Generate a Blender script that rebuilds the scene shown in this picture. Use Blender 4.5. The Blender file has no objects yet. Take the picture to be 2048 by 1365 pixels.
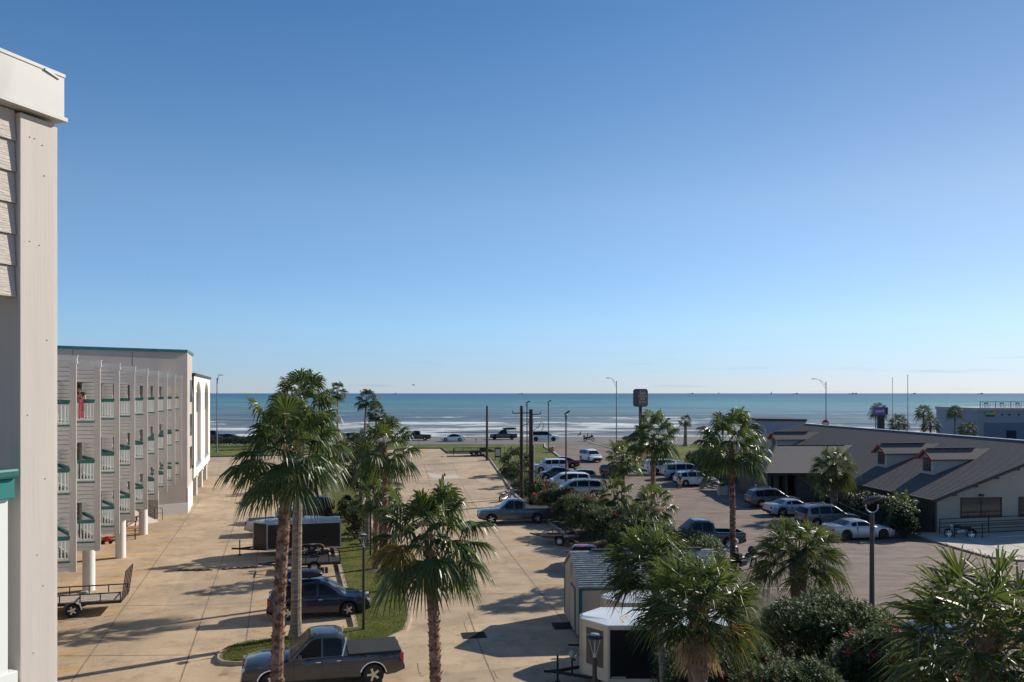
import bpy, bmesh, math, random
from math import sin, cos, pi, radians as R, sqrt, atan2
from mathutils import Vector as V, Matrix
C = bpy.context.scene.collection
random.seed(7)
F, CX, HY, CH = 1653.0, 1024.0, 787.0, 10.5      # focal length (px of the 2048 frame), horizon row, eye height

def zt(Y):                                        # terrain height: flat lots, gentle ramp up to the seawall road
    return 0.0 if Y <= 90 else (1.1 if Y >= 150 else 1.1*(Y-90)/60)
def G(px, py):                                    # a ground point
    Y = F*CH/(py-HY)
    for _ in range(30): Y = F*(CH-zt(Y))/(py-HY)
    return ((px-CX)*Y/F, Y)

# ---------- materials ----------
def nt(name):
    m = bpy.data.materials.new(name); m.use_nodes = True
    t = m.node_tree; t.nodes.clear()
    return m, t, t.nodes, t.links
def mat(name, col, rough=0.7, metal=0.0, var=0.0, vscale=3.0, bump=0.0, bscale=30.0, spec=0.5, col2=None, stretch=(1,1,1), coat=0.0, emit=None, alpha=None, trans=0.0, detail=6, ramp=(0.35,0.65)):
    m, t, N, L = nt(name)
    o = N.new('ShaderNodeOutputMaterial'); p = N.new('ShaderNodeBsdfPrincipled')
    p.inputs['Base Color'].default_value = (*col, 1); p.inputs['Roughness'].default_value = rough
    p.inputs['Metallic'].default_value = metal; p.inputs['Specular IOR Level'].default_value = spec
    p.inputs['Coat Weight'].default_value = coat; p.inputs['Coat Roughness'].default_value = 0.05
    p.inputs['Transmission Weight'].default_value = trans
    L.new(p.outputs[0], o.inputs[0])
    tc = N.new('ShaderNodeTexCoord'); mp = N.new('ShaderNodeMapping'); mp.inputs['Scale'].default_value = stretch
    L.new(tc.outputs['Object'], mp.inputs[0])
    if var or col2:
        n = N.new('ShaderNodeTexNoise'); n.inputs['Scale'].default_value = vscale; n.inputs['Detail'].default_value = detail
        L.new(mp.outputs[0], n.inputs['Vector'])
        cr = N.new('ShaderNodeValToRGB'); cr.color_ramp.elements[0].position = ramp[0]; cr.color_ramp.elements[1].position = ramp[1]
        c2 = col2 or tuple(min(1, c*(1+var)) for c in col); c1 = col if col2 else tuple(c*(1-var) for c in col)
        cr.color_ramp.elements[0].color = (*c1, 1); cr.color_ramp.elements[1].color = (*c2, 1)
        L.new(n.outputs['Fac'], cr.inputs[0]); L.new(cr.outputs[0], p.inputs['Base Color'])
    if bump:
        n = N.new('ShaderNodeTexNoise'); n.inputs['Scale'].default_value = bscale; n.inputs['Detail'].default_value = 5
        L.new(mp.outputs[0], n.inputs['Vector'])
        b = N.new('ShaderNodeBump'); b.inputs['Strength'].default_value = bump; b.inputs['Distance'].default_value = 0.02
        L.new(n.outputs['Fac'], b.inputs['Height']); L.new(b.outputs[0], p.inputs['Normal'])
    if emit:
        p.inputs['Emission Color'].default_value = (*emit, 1); p.inputs['Emission Strength'].default_value = 1
    return m
def leafmat(name, c1, c2, vscale=1.5, rough=0.38, tr=0.3, trc=None, spec=0.6):
    m, t, N, L = nt(name)
    o = N.new('ShaderNodeOutputMaterial'); p = N.new('ShaderNodeBsdfPrincipled'); tl = N.new('ShaderNodeBsdfTranslucent'); mx = N.new('ShaderNodeMixShader')
    tc = N.new('ShaderNodeTexCoord'); n = N.new('ShaderNodeTexNoise'); n.inputs['Scale'].default_value = vscale; n.inputs['Detail'].default_value = 5
    L.new(tc.outputs['Object'], n.inputs['Vector'])
    cr = N.new('ShaderNodeValToRGB'); cr.color_ramp.elements[0].position = .36; cr.color_ramp.elements[1].position = .64
    cr.color_ramp.elements[0].color = (*c1, 1); cr.color_ramp.elements[1].color = (*c2, 1)
    L.new(n.outputs['Fac'], cr.inputs[0]); L.new(cr.outputs[0], p.inputs['Base Color'])
    p.inputs['Roughness'].default_value = rough; p.inputs['Specular IOR Level'].default_value = spec
    tl.inputs['Color'].default_value = (*(trc or tuple(min(1, c*2.2) for c in c2)), 1)
    mx.inputs[0].default_value = tr
    L.new(p.outputs[0], mx.inputs[1]); L.new(tl.outputs[0], mx.inputs[2]); L.new(mx.outputs[0], o.inputs[0])
    return m
M = {}

# ---------- mesh builder ----------
class MB:
    def __init__(s): s.v = []; s.f = []; s.m = []
    def add(s, vs, fs, mi=0):
        b = len(s.v); s.v += [tuple(x) for x in vs]; s.f += [tuple(i+b for i in f) for f in fs]; s.m += [mi]*len(fs)
    def box(s, c, d, rz=0.0, mi=0, M4=None):
        x, y, z = d[0]/2, d[1]/2, d[2]/2
        vs = [V((a*x, b*y, e*z)) for e in (-1, 1) for a, b in ((-1,-1),(1,-1),(1,1),(-1,1))]
        if M4 is not None: vs = [M4 @ q for q in vs]
        elif rz: vs = [Matrix.Rotation(rz, 3, 'Z') @ q for q in vs]
        vs = [q + V(c) for q in vs]
        s.add(vs, [(3,2,1,0),(4,5,6,7),(0,1,5,4),(1,2,6,5),(2,3,7,6),(3,0,4,7)], mi)
    def bb(s, x0, x1, y0, y1, z0, z1, mi=0): s.box(((x0+x1)/2,(y0+y1)/2,(z0+z1)/2), (x1-x0, y1-y0, z1-z0), 0, mi)
    def bar(s, a, b, w, h=None, mi=0):
        a, b = V(a), V(b); h = h or w; t = (b-a)
        if t.length < 1e-6: return
        L = t.length; t.normalize()
        up = V((0,0,1)) if abs(t.z) < .95 else V((0,1,0))
        l = t.cross(up).normalized(); n = l.cross(t)
        vs = [q + l*i*w/2 + n*j*h/2 for q in (a, b) for i, j in ((-1,-1),(1,-1),(1,1),(-1,1))]
        s.add(vs, [(3,2,1,0),(4,5,6,7),(0,1,5,4),(1,2,6,5),(2,3,7,6),(3,0,4,7)], mi)
    def tube(s, pts, rad, n=8, mi=0, cap=True):
        pts = [V(p) for p in pts]; k = len(pts)
        if not hasattr(rad, '__len__'): rad = [rad]*k
        b = len(s.v); ref = None
        for i, p in enumerate(pts):
            t = (pts[min(i+1,k-1)] - pts[max(i-1,0)]).normalized()
            if ref is None: ref = V((1,0,0)) if abs(t.x) < .9 else V((0,1,0))
            l = (ref - t*ref.dot(t)).normalized(); ref = l; m_ = t.cross(l)
            for j in range(n):
                a = 2*pi*j/n; s.v.append(tuple(p + (l*cos(a)+m_*sin(a))*rad[i]))
        for i in range(k-1):
            for j in range(n):
                s.f.append((b+i*n+j, b+i*n+(j+1)%n, b+(i+1)*n+(j+1)%n, b+(i+1)*n+j)); s.m.append(mi)
        if cap:
            s.f.append(tuple(b+j for j in range(n))[::-1]); s.m.append(mi)
            s.f.append(tuple(b+(k-1)*n+j for j in range(n))); s.m.append(mi)
    def lathe(s, prof, n=16, c=(0,0,0), axis='Z', mi=0):
        b = len(s.v); k = len(prof)
        for r, h in prof:
            for j in range(n):
                a = 2*pi*j/n
                p = (r*cos(a), r*sin(a), h) if axis == 'Z' else (r*cos(a), h, r*sin(a))
                s.v.append((p[0]+c[0], p[1]+c[1], p[2]+c[2]))
        for i in range(k-1):
            for j in range(n):
                s.f.append((b+i*n+j, b+i*n+(j+1)%n, b+(i+1)*n+(j+1)%n, b+(i+1)*n+j)); s.m.append(mi)
    def prism(s, poly, z0, z1, mi=0):
        n = len(poly)
        s.add([(x,y,z0) for x,y in poly]+[(x,y,z1) for x,y in poly], [tuple(range(n))[::-1], tuple(range(n,2*n))]+[(i,(i+1)%n,n+(i+1)%n,n+i) for i in range(n)], mi)
    def xprism(s, poly, y0, y1, mi=0):              # polygon in (x,z) extruded along y
        n = len(poly)
        s.add([(x,y0,z) for x,z in poly]+[(x,y1,z) for x,z in poly], [tuple(range(n)), tuple(range(n,2*n))[::-1]]+[(i,n+i,n+(i+1)%n,(i+1)%n) for i in range(n)], mi)
    def quad(s, a, b, c, d, mi=0): s.add([a,b,c,d], [(0,1,2,3)], mi)
    def grid(s, rows, mi=0, close=False):
        b = len(s.v); w = len(rows[0])
        for r in rows: s.v += [tuple(p) for p in r]
        for i in range(len(rows)-1):
            for j in range(w if close else w-1):
                s.f.append((b+i*w+j, b+i*w+(j+1)%w, b+(i+1)*w+(j+1)%w, b+(i+1)*w+j)); s.m.append(mi)
    def mesh(s, name, mats, smooth=None, fix=True, bevel=0):
        me = bpy.data.meshes.new(name); me.from_pydata(s.v, [], s.f)
        for m in (mats if isinstance(mats, (list, tuple)) else [mats]): me.materials.append(m)
        if len(set(s.m)) > 1: me.polygons.foreach_set('material_index', s.m)
        if fix or bevel:
            bm = bmesh.new(); bm.from_mesh(me)
            if bevel:
                bmesh.ops.bevel(bm, geom=[e for e in bm.edges if len(e.link_faces)==2 and e.calc_face_angle(0) > .5], offset=bevel, segments=2, affect='EDGES', profile=.6)
            bmesh.ops.recalc_face_normals(bm, faces=bm.faces)
            if smooth:
                for f in bm.faces: f.smooth = True
                for e in bm.edges:
                    if len(e.link_faces)==2 and e.calc_face_angle(0) > smooth: e.smooth = False
            bm.to_mesh(me); bm.free()
        me.validate(); me.update()
        return me
    def build(s, name, mats, parent=None, **k):
        return link(name, s.mesh(name, mats, **k), parent)
def link(name, me, parent=None, loc=None, rz=None):
    o = bpy.data.objects.new(name, me); C.objects.link(o)
    if parent: o.parent = parent
    if loc is not None: o.location = loc
    if rz is not None: o.rotation_euler = (0,0,rz)
    return o
def tag(o, label=None, cat=None, group=None, kind=None):
    if label: o['label'] = label
    if cat: o['category'] = cat
    if group: o['group'] = group
    if kind: o['kind'] = kind
    return o
def empty(name, loc, rz=0, label=None, cat=None, group=None):
    o = bpy.data.objects.new(name, None); C.objects.link(o); o.location = loc; o.rotation_euler = (0,0,rz); o.empty_display_size = .3
    return tag(o, label, cat, group)
def kids(o): return [c for c in C.objects if c.parent == o]
def copy_tree(o, parent=None, _k=None):
    c = o.copy(); C.objects.link(c); c.parent = parent
    for ch in [k for k in list(C.objects) if k.parent == o and k != c]: copy_tree(ch, c)
    return c

# a flat sheet that follows the terrain ramp
def sheet(name, poly, m, dz=0.0, kind='structure', thick=0):
    bm = bmesh.new()
    f = bm.faces.new([bm.verts.new((x, y, 0)) for x, y in poly])
    if thick:
        pass
    for Y in (90, 150):
        bmesh.ops.bisect_plane(bm, geom=bm.verts[:]+bm.edges[:]+bm.faces[:], plane_co=(0,Y,0), plane_no=(0,1,0))
    bmesh.ops.triangulate(bm, faces=bm.faces)
    for v in bm.verts: v.co.z = zt(v.co.y) + dz
    if thick:
        r = bmesh.ops.extrude_face_region(bm, geom=bm.faces[:])
        for g in r['geom']:
            if isinstance(g, bmesh.types.BMVert): g.co.z -= thick
    bmesh.ops.recalc_face_normals(bm, faces=bm.faces)
    me = bpy.data.meshes.new(name); bm.to_mesh(me); bm.free()
    if not thick:
        if me.polygons and me.polygons[0].normal.z < 0: me.flip_normals()
    me.materials.append(m)
    o = link(name, me); tag(o, kind=kind); return o
def strips(lines, w, dz):                           # painted / jointed lines on the ground, lines = list of point lists in world xy
    b = MB()
    for pts in lines:
        for (x0,y0),(x1,y1) in zip(pts[:-1], pts[1:]):
            segs = [0,1]
            for Yk in (90,150):
                if (y0-Yk)*(y1-Yk) < 0: segs.append((Yk-y0)/(y1-y0))
            segs.sort()
            d = V((x1-x0,y1-y0)); n = V((-d.y,d.x)).normalized()*w/2
            for a, c in zip(segs[:-1], segs[1:]):
                p, q = (x0+d.x*a, y0+d.y*a), (x0+d.x*c, y0+d.y*c)
                b.quad((p[0]-n.x,p[1]-n.y,zt(p[1])+dz),(q[0]-n.x,q[1]-n.y,zt(q[1])+dz),(q[0]+n.x,q[1]+n.y,zt(q[1])+dz),(p[0]+n.x,p[1]+n.y,zt(p[1])+dz))
    return b
def kerb(name, pts, m, w=.16, h=.13):               # a raised kerb along a polyline
    b = MB(); n = len(pts)
    L_, R_ = [], []
    for i in range(n):
        t = (V(pts[min(i+1,n-1)]) - V(pts[max(i-1,0)])).normalized(); nn = V((-t.y,t.x))*w/2
        L_.append((pts[i][0]+nn.x, pts[i][1]+nn.y)); R_.append((pts[i][0]-nn.x, pts[i][1]-nn.y))
    rows = []
    for i in range(n):
        z = zt(pts[i][1]); a, c = L_[i], R_[i]
        rows.append([(a[0],a[1],z-.05),(a[0],a[1],z+h),(c[0],c[1],z+h),(c[0],c[1],z-.05)])
    b.grid(rows, close=True)
    b.add(rows[0], [(0,1,2,3)]); b.add(rows[-1], [(3,2,1,0)])
    return tag(b.build(name, m), kind='structure')
M['concrete'] = mat('concrete', (.47,.335,.20), .85, var=.13, vscale=.3, bump=.25, bscale=14, detail=9)
M['concrete_light'] = mat('concrete_light', (.47,.42,.35), .85, var=.1, vscale=.8, bump=.2, bscale=14)
M['patch'] = mat('patch', (.50,.47,.42), .85, var=.06, vscale=2)
M['asphalt'] = mat('asphalt', (.205,.152,.118), .8, var=.2, vscale=.35, bump=.4, bscale=30, detail=9)
M['road'] = mat('road', (.155,.142,.132), .8, var=.12, vscale=.08, bump=.2, bscale=8)
M['joint'] = mat('joint', (.17,.12,.08), .9, col2=(.27,.20,.13), vscale=1.2)
M['yellow'] = mat('yellow', (.62,.33,.03), .7, col2=(.45,.30,.13), vscale=1.2, detail=9, ramp=(.5,.72))
M['whiteline'] = mat('whiteline', (.6,.58,.54), .7, var=.2, vscale=3)
M['grass'] = mat('grass', (.075,.105,.022), .9, col2=(.17,.165,.05), vscale=.35, bump=1.0, bscale=9, detail=10, spec=.1, ramp=(.3,.7))
M['lawn'] = mat('lawn', (.062,.082,.018), .9, col2=(.17,.155,.055), vscale=.9, bump=1.0, bscale=25, detail=10, spec=.1, ramp=(.3,.72))
M['soil'] = mat('soil', (.045,.035,.024), .95, col2=(.09,.075,.05), vscale=2, bump=.5)
M['kerb'] = mat('kerb', (.40,.31,.235), .85, var=.15, vscale=1.2, bump=.2)
M['kerb_dark'] = mat('kerb_dark', (.16,.13,.11), .9, var=.2, vscale=1.2)
M['siding'] = mat('siding', (.52,.455,.395), .75, var=.05, vscale=1.2, bump=.12, bscale=30, stretch=(1,1,6))
M['trim'] = mat('trim', (.52,.47,.425), .7, var=.05, vscale=1.5, bump=.1, bscale=25, stretch=(6,6,.6))
M['cap'] = mat('cap', (.50,.48,.45), .5, col2=(.62,.60,.56), vscale=1.4, detail=8)
M['cap_stain'] = mat('cap_stain', (.30,.29,.265), .5, col2=(.50,.485,.45), vscale=2.4, detail=9, ramp=(.28,.5), stretch=(1,1,.45))
M['teal'] = mat('teal', (.012,.12,.115), .45, var=.25, vscale=3, coat=.2)
M['teal_dark'] = mat('teal_dark', (.02,.13,.13), .5, var=.15)
M['white'] = mat('white', (.80,.79,.75), .5, var=.03, vscale=2)
M['rail_white'] = mat('rail_white', (.72,.74,.70), .5)
M['stucco'] = mat('stucco', (.43,.375,.33), .85, var=.07, vscale=.5, bump=.15, bscale=25)
M['stucco_white'] = mat('stucco_white', (.72,.69,.63), .8, var=.03, vscale=.6, bump=.1)
M['infill'] = mat('infill', (.50,.44,.40), .8, var=.04)
M['glass'] = mat('glass', (.012,.015,.018), .10, spec=.22)
M['glass_house'] = mat('glass_house', (.03,.035,.035), .12, spec=.7, var=.2)
M['black'] = mat('black', (.012,.012,.013), .4)
M['black_panel'] = mat('black_panel', (.010,.010,.012), .28, spec=.5, var=.1, vscale=.7)
M['black_matt'] = mat('black_matt', (.018,.017,.018), .8, var=.2)
M['rust_metal'] = mat('rust_metal', (.035,.022,.018), .7, var=.3, vscale=6)
M['rubber'] = mat('rubber', (.018,.018,.018), .75)
M['rim'] = mat('rim', (.55,.55,.56), .25, metal=.9)
M['rim_dark'] = mat('rim_dark', (.05,.05,.055), .3, metal=.6)
M['rim_white'] = mat('rim_white', (.65,.65,.63), .4)
M['chrome'] = mat('chrome', (.75,.75,.76), .12, metal=1)
M['galv'] = mat('galv', (.42,.43,.44), .5, metal=.5, var=.1)
M['pole_grey'] = mat('pole_grey', (.20,.20,.20), .55, metal=.3, var=.15)
M['pole_dark'] = mat('pole_dark', (.03,.03,.032), .5, metal=.2)
M['wood_pole'] = mat('wood_pole', (.055,.038,.028), .9, var=.35, vscale=3, bump=.5, stretch=(1,1,.1))
M['conduit'] = mat('conduit', (.38,.38,.37), .6)
M['redlamp'] = mat('redlamp', (.45,.01,.012), .2, coat=.6)
M['amber'] = mat('amber', (.7,.22,.03), .25, coat=.5)
M['headlamp'] = mat('headlamp', (.62,.64,.66), .12, coat=.8, spec=.8)
M['plate'] = mat('plate', (.65,.66,.66), .5)
M['trunk_red'] = mat('trunk_red', (.11,.048,.03), .9, col2=(.29,.18,.125), vscale=4, detail=9, ramp=(.4,.6), bump=1.0, bscale=14, stretch=(1,1,1.6))
M['trunk_grey'] = mat('trunk_grey', (.16,.115,.085), .9, col2=(.30,.235,.18), vscale=4, bump=1.0, bscale=14, stretch=(.6,.6,5))
M['trunk_boot'] = mat('trunk_boot', (.11,.065,.045), .95, col2=(.27,.18,.13), vscale=8, bump=.8)
M['dead'] = leafmat('dead', (.30,.19,.10), (.50,.36,.22), 3, .7, .25, (.5,.33,.16), .2)
M['palm'] = leafmat('palm', (.024,.044,.012), (.062,.092,.024), 1.2, .40, .24, (.17,.24,.035), .5)
M['palm_young'] = leafmat('palm_young', (.040,.065,.014), (.080,.108,.026), 1.2, .42, .28, (.20,.25,.04), .42)
M['palm_far'] = leafmat('palm_far', (.026,.038,.017), (.052,.065,.028), .8, .55, .2, (.11,.145,.045), .3)
M['sabal'] = leafmat('sabal', (.022,.038,.012), (.060,.080,.024), 1.0, .40, .24, (.16,.20,.035), .5)
M['yellowing'] = leafmat('yellowing', (.10,.085,.02), (.26,.15,.04), 1.6, .45, .3, (.38,.24,.05), .3)
M['petiole'] = mat('petiole', (.22,.20,.05), .5, col2=(.30,.17,.07), vscale=3)
M['oleander'] = leafmat('oleander', (.032,.048,.019), (.085,.105,.046), 2.0, .55, .26, (.16,.21,.06), .25)
M['hedge'] = leafmat('hedge', (.022,.045,.012), (.05,.085,.022), 2.0, .5, .2, (.10,.18,.03), .4)
M['hedge_dark'] = leafmat('hedge_dark', (.018,.030,.012), (.035,.05,.02), 2.0, .5, .15, (.06,.1,.02), .4)
M['stem'] = mat('stem', (.10,.075,.05), .9, var=.3)
M['flower'] = leafmat('flower', (.55,.02,.07), (.78,.08,.13), 4, .6, .3, (.85,.08,.14), .3)
M['pinkgrass'] = leafmat('pinkgrass', (.40,.12,.10), (.55,.22,.18), 3, .7, .4, (.6,.25,.2), .2)
M['shingle'] = mat('shingle', (.105,.088,.082), .9, col2=(.155,.128,.118), vscale=9, bump=.6, bscale=18, stretch=(1,1,1))
M['shingle_grey'] = mat('shingle_grey', (.22,.24,.235), .9, col2=(.34,.36,.35), vscale=4, bump=.4, bscale=18)
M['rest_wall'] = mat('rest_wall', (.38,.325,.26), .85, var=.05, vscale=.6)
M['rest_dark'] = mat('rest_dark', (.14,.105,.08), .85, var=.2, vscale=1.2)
M['red_trim'] = mat('red_trim', (.30,.05,.035), .7)
M['fascia_dark'] = mat('fascia_dark', (.05,.042,.038), .7)
M['dormer_wall'] = mat('dormer_wall', (.45,.40,.34), .8, var=.04)
M['rest_flash'] = mat('rest_flash', (.70,.68,.64), .5)
M['bluegrey'] = mat('bluegrey', (.27,.275,.32), .7, var=.05)
M['bluegrey_dark'] = mat('bluegrey_dark', (.13,.16,.22), .7, var=.05)
M['purple'] = mat('purple', (.16,.07,.28), .5)
M['sign_face'] = mat('sign_face', (.22,.13,.17), .5, var=.15, vscale=2)
M['sign_frame'] = mat('sign_frame', (.06,.045,.05), .6)
M['gold'] = mat('gold', (.85,.62,.18), .5)
M['green_sign'] = mat('green_sign', (.07,.35,.08), .5)
M['orange'] = mat('orange', (.75,.25,.04), .5)
M['red_paint'] = mat('red_paint', (.5,.02,.02), .4)
M['shed_wall'] = mat('shed_wall', (.47,.385,.30), .8, var=.05, vscale=1)
M['shed_side'] = mat('shed_side', (.40,.34,.30), .8, var=.05, vscale=1)
M['shed_teal'] = mat('shed_teal', (.015,.13,.12), .6)
M['trailer_roof'] = mat('trailer_roof', (.66,.68,.69), .32, col2=(.78,.80,.80), vscale=.8, metal=.15, detail=8)
M['trailer_white_bounce'] = mat('trailer_white_bounce', (.68,.54,.38), .45, var=.05)  # white paint, with tan light bounced off the ground put into the colour
M['trailer_rust'] = mat('trailer_rust', (.45,.28,.13), .7, col2=(.7,.66,.6), vscale=5, ramp=(.4,.55))
M['plank'] = mat('plank', (.42,.36,.30), .8, var=.15, vscale=3, stretch=(.4,6,1))
M['wood_orange'] = mat('wood_orange', (.45,.20,.07), .7, var=.15)
M['skin'] = mat('skin', (.45,.27,.19), .55, spec=.4)
M['hair'] = mat('hair', (.04,.025,.02), .6)
M['cloth_red'] = mat('cloth_red', (.55,.03,.05), .8, col2=(.7,.2,.2), vscale=9)
M['cloth_black'] = mat('cloth_black', (.015,.015,.018), .8)
M['cloth_navy'] = mat('cloth_navy', (.03,.04,.08), .8)
M['cloth_khaki'] = mat('cloth_khaki', (.42,.34,.24), .8)
M['cloth_white'] = mat('cloth_white', (.75,.74,.72), .8)
M['rock'] = mat('rock', (.12,.11,.10), .9, var=.4, vscale=1)
M['sand'] = mat('sand', (.32,.26,.18), .9, var=.1, vscale=.3)
M['ship'] = mat('ship', (.10,.13,.18), .8)
def paint(name, c, rough=.28, metal=.35, coat=.8):
    M[name] = mat(name, c, rough, metal=metal, coat=coat, spec=.5)
paint('p_grey', (.050,.052,.057)); paint('p_navy', (.008,.010,.036)); paint('p_white', (.74,.75,.76), .3, 0)
paint('p_silver', (.40,.41,.42), .3, .5); paint('p_silverblue', (.42,.46,.52), .3, .5); paint('p_black', (.012,.013,.016)); paint('p_slate', (.07,.085,.11))
paint('p_beige', (.42,.38,.33), .3, .45); paint('p_maroon', (.14,.012,.018)); paint('p_green', (.045,.052,.045)); paint('p_red', (.45,.012,.018), .3, 0)
paint('p_darkblue', (.018,.028,.05)); paint('p_steel', (.13,.15,.17)); paint('p_teal', (.05,.10,.12)); paint('p_blue', (.006,.014,.07))

M['siding_wing'] = mat('siding_wing', (.62,.58,.535), .75, var=.05, vscale=1.2, bump=.1, bscale=30, stretch=(1,1,6))
M['pole_brown'] = mat('pole_brown', (.07,.062,.058), .6, var=.2)
def ground_mat(name, c1, c2, slab=None, rot=0.0, stain=(.5,.5,.5), speck=.12, spot=.5, streak=0.0):
    """weathered pavement: slab-to-slab tone, broad stains, fine speckle, oil spots"""
    m, t, N, L = nt(name); o = N.new('ShaderNodeOutputMaterial'); p = N.new('ShaderNodeBsdfPrincipled'); L.new(p.outputs[0], o.inputs[0])
    p.inputs['Roughness'].default_value = .85; p.inputs['Specular IOR Level'].default_value = .3
    tc = N.new('ShaderNodeTexCoord')
    def noise(s, d=6, r=.6, st=(1,1,1)):
        mp = N.new('ShaderNodeMapping'); mp.inputs['Scale'].default_value = st; mp.inputs['Rotation'].default_value = (0,0,rot); L.new(tc.outputs['Object'], mp.inputs[0])
        n = N.new('ShaderNodeTexNoise'); n.inputs['Scale'].default_value = s; n.inputs['Detail'].default_value = d; n.inputs['Roughness'].default_value = r; L.new(mp.outputs[0], n.inputs['Vector']); return n.outputs['Fac']
    def ramp(x, a, b, ca, cb):
        c = N.new('ShaderNodeValToRGB'); c.color_ramp.elements[0].position = a; c.color_ramp.elements[1].position = b; c.color_ramp.elements[0].color = (*ca,1); c.color_ramp.elements[1].color = (*cb,1); L.new(x, c.inputs[0]); return c.outputs[0]
    def mul(a, b, f=1.0):
        m_ = N.new('ShaderNodeMixRGB'); m_.blend_type = 'MULTIPLY'; m_.inputs[0].default_value = f; L.new(a, m_.inputs[1]); L.new(b, m_.inputs[2]); return m_.outputs[0]
    col = ramp(noise(.35, 9, .65), .32, .68, c1, c2)
    if slab:
        mp = N.new('ShaderNodeMapping'); mp.inputs['Rotation'].default_value = (0,0,rot); L.new(tc.outputs['Object'], mp.inputs[0])
        bk = N.new('ShaderNodeTexBrick'); bk.inputs['Scale'].default_value = 1; bk.inputs['Brick Width'].default_value = slab[0]; bk.inputs['Row Height'].default_value = slab[1]; bk.inputs['Mortar Size'].default_value = 0.0; bk.offset = 0
        bk.inputs['Color1'].default_value = (.86,.87,.88,1); bk.inputs['Color2'].default_value = (1.08,1.06,1.04,1); L.new(mp.outputs[0], bk.inputs['Vector']); col = mul(col, bk.outputs['Color'])
    col = mul(col, ramp(noise(.9, 8, .7), .36, .50, stain, (1,1,1)), .55)
    col = mul(col, ramp(noise(14, 6, .8), .35, .65, (1-speck,)*3, (1+speck,)*3))
    col = mul(col, ramp(noise(1.7, 3, .5), .28, .335, (spot,)*3, (1,1,1)))
    if streak: col = mul(col, ramp(noise(.8, 7, .7, (.22,1.6,1)), .4, .62, (1-streak,)*3, (1+streak,)*3))
    L.new(col, p.inputs['Base Color'])
    b = N.new('ShaderNodeBump'); b.inputs['Strength'].default_value = .35; b.inputs['Distance'].default_value = .01; L.new(noise(40, 4), b.inputs['Height']); L.new(b.outputs[0], p.inputs['Normal'])
    return m
M['concrete'] = ground_mat('concrete_slabs', (.39,.288,.186), (.55,.415,.277), (5.6,6.1), R(-15.5), (.62,.58,.54), .10, .62)
M['asphalt'] = ground_mat('asphalt_worn', (.165,.122,.096), (.245,.185,.145), None, R(20), (.70,.70,.70), .16, .6, .16)
# ---------- sky, sun, camera ----------
SUN_AZ, SUN_EL = R(57), R(29.5)                   # azimuth clockwise from +Y
w = bpy.data.worlds.new('World'); bpy.context.scene.world = w; w.use_nodes = True
t = w.node_tree; t.nodes.clear()
wo = t.nodes.new('ShaderNodeOutputWorld'); bg = t.nodes.new('ShaderNodeBackground'); sk = t.nodes.new('ShaderNodeTexSky')
sk.sky_type = 'NISHITA'; sk.sun_disc = False; sk.sun_elevation = SUN_EL; sk.sun_rotation = SUN_AZ
sk.altitude = 0; sk.air_density = 1.0; sk.dust_density = 0.0; sk.ozone_density = 1.0
hsv = t.nodes.new('ShaderNodeHueSaturation'); hsv.inputs['Saturation'].default_value = 1.06
# the maritime air greys and blues the low sky: a tint by elevation
tcz = t.nodes.new('ShaderNodeTexCoord'); sz = t.nodes.new('ShaderNodeSeparateXYZ'); t.links.new(tcz.outputs['Generated'], sz.inputs[0])
tr_ = t.nodes.new('ShaderNodeValToRGB'); te = tr_.color_ramp.elements
te[0].position = 0.0; te[0].color = (.50,.70,1.30,1); te[1].position = 1.0; te[1].color = (.62,.85,1.05,1)
for q_, c_ in ((.03,(.53,.74,1.26)),(.08,(.66,.88,1.26)),(.22,(.83,1.0,1.18)),(.42,(.60,.87,1.12))):
    k_ = te.new(q_); k_.color = (*c_,1)
t.links.new(sz.outputs['Z'], tr_.inputs[0])
tm_ = t.nodes.new('ShaderNodeMixRGB'); tm_.blend_type = 'MULTIPLY'; tm_.inputs['Fac'].default_value = 1
t.links.new(sk.outputs[0], tm_.inputs['Color1']); t.links.new(tr_.outputs[0], tm_.inputs['Color2']); vm = t.nodes.new('ShaderNodeVectorMath'); vm.operation = 'DOT_PRODUCT'; nv_ = t.nodes.new('ShaderNodeVectorMath'); nv_.operation = 'NORMALIZE'
t.links.new(tcz.outputs['Generated'], nv_.inputs[0]); t.links.new(nv_.outputs[0], vm.inputs[0]); vm.inputs[1].default_value = (cos(SUN_EL)*sin(SUN_AZ), cos(SUN_EL)*cos(SUN_AZ), sin(SUN_EL))
sr_ = t.nodes.new('ShaderNodeValToRGB'); se = sr_.color_ramp.elements; se[0].position = .35; se[0].color = (1.06,1.03,1.03,1); se[1].position = .9; se[1].color = (1.27,.98,.86,1)
k_ = se.new(.6); k_.color = (1.08,1.0,.97,1); k_ = se.new(.75); k_.color = (1.15,1.0,.94,1)
t.links.new(vm.outputs['Value'], sr_.inputs[0]); tm2 = t.nodes.new('ShaderNodeMixRGB'); tm2.blend_type = 'MULTIPLY'; tm2.inputs['Fac'].default_value = 1
t.links.new(tm_.outputs[0], tm2.inputs['Color1']); t.links.new(sr_.outputs[0], tm2.inputs['Color2']); t.links.new(tm2.outputs[0], hsv.inputs['Color'])
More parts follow.
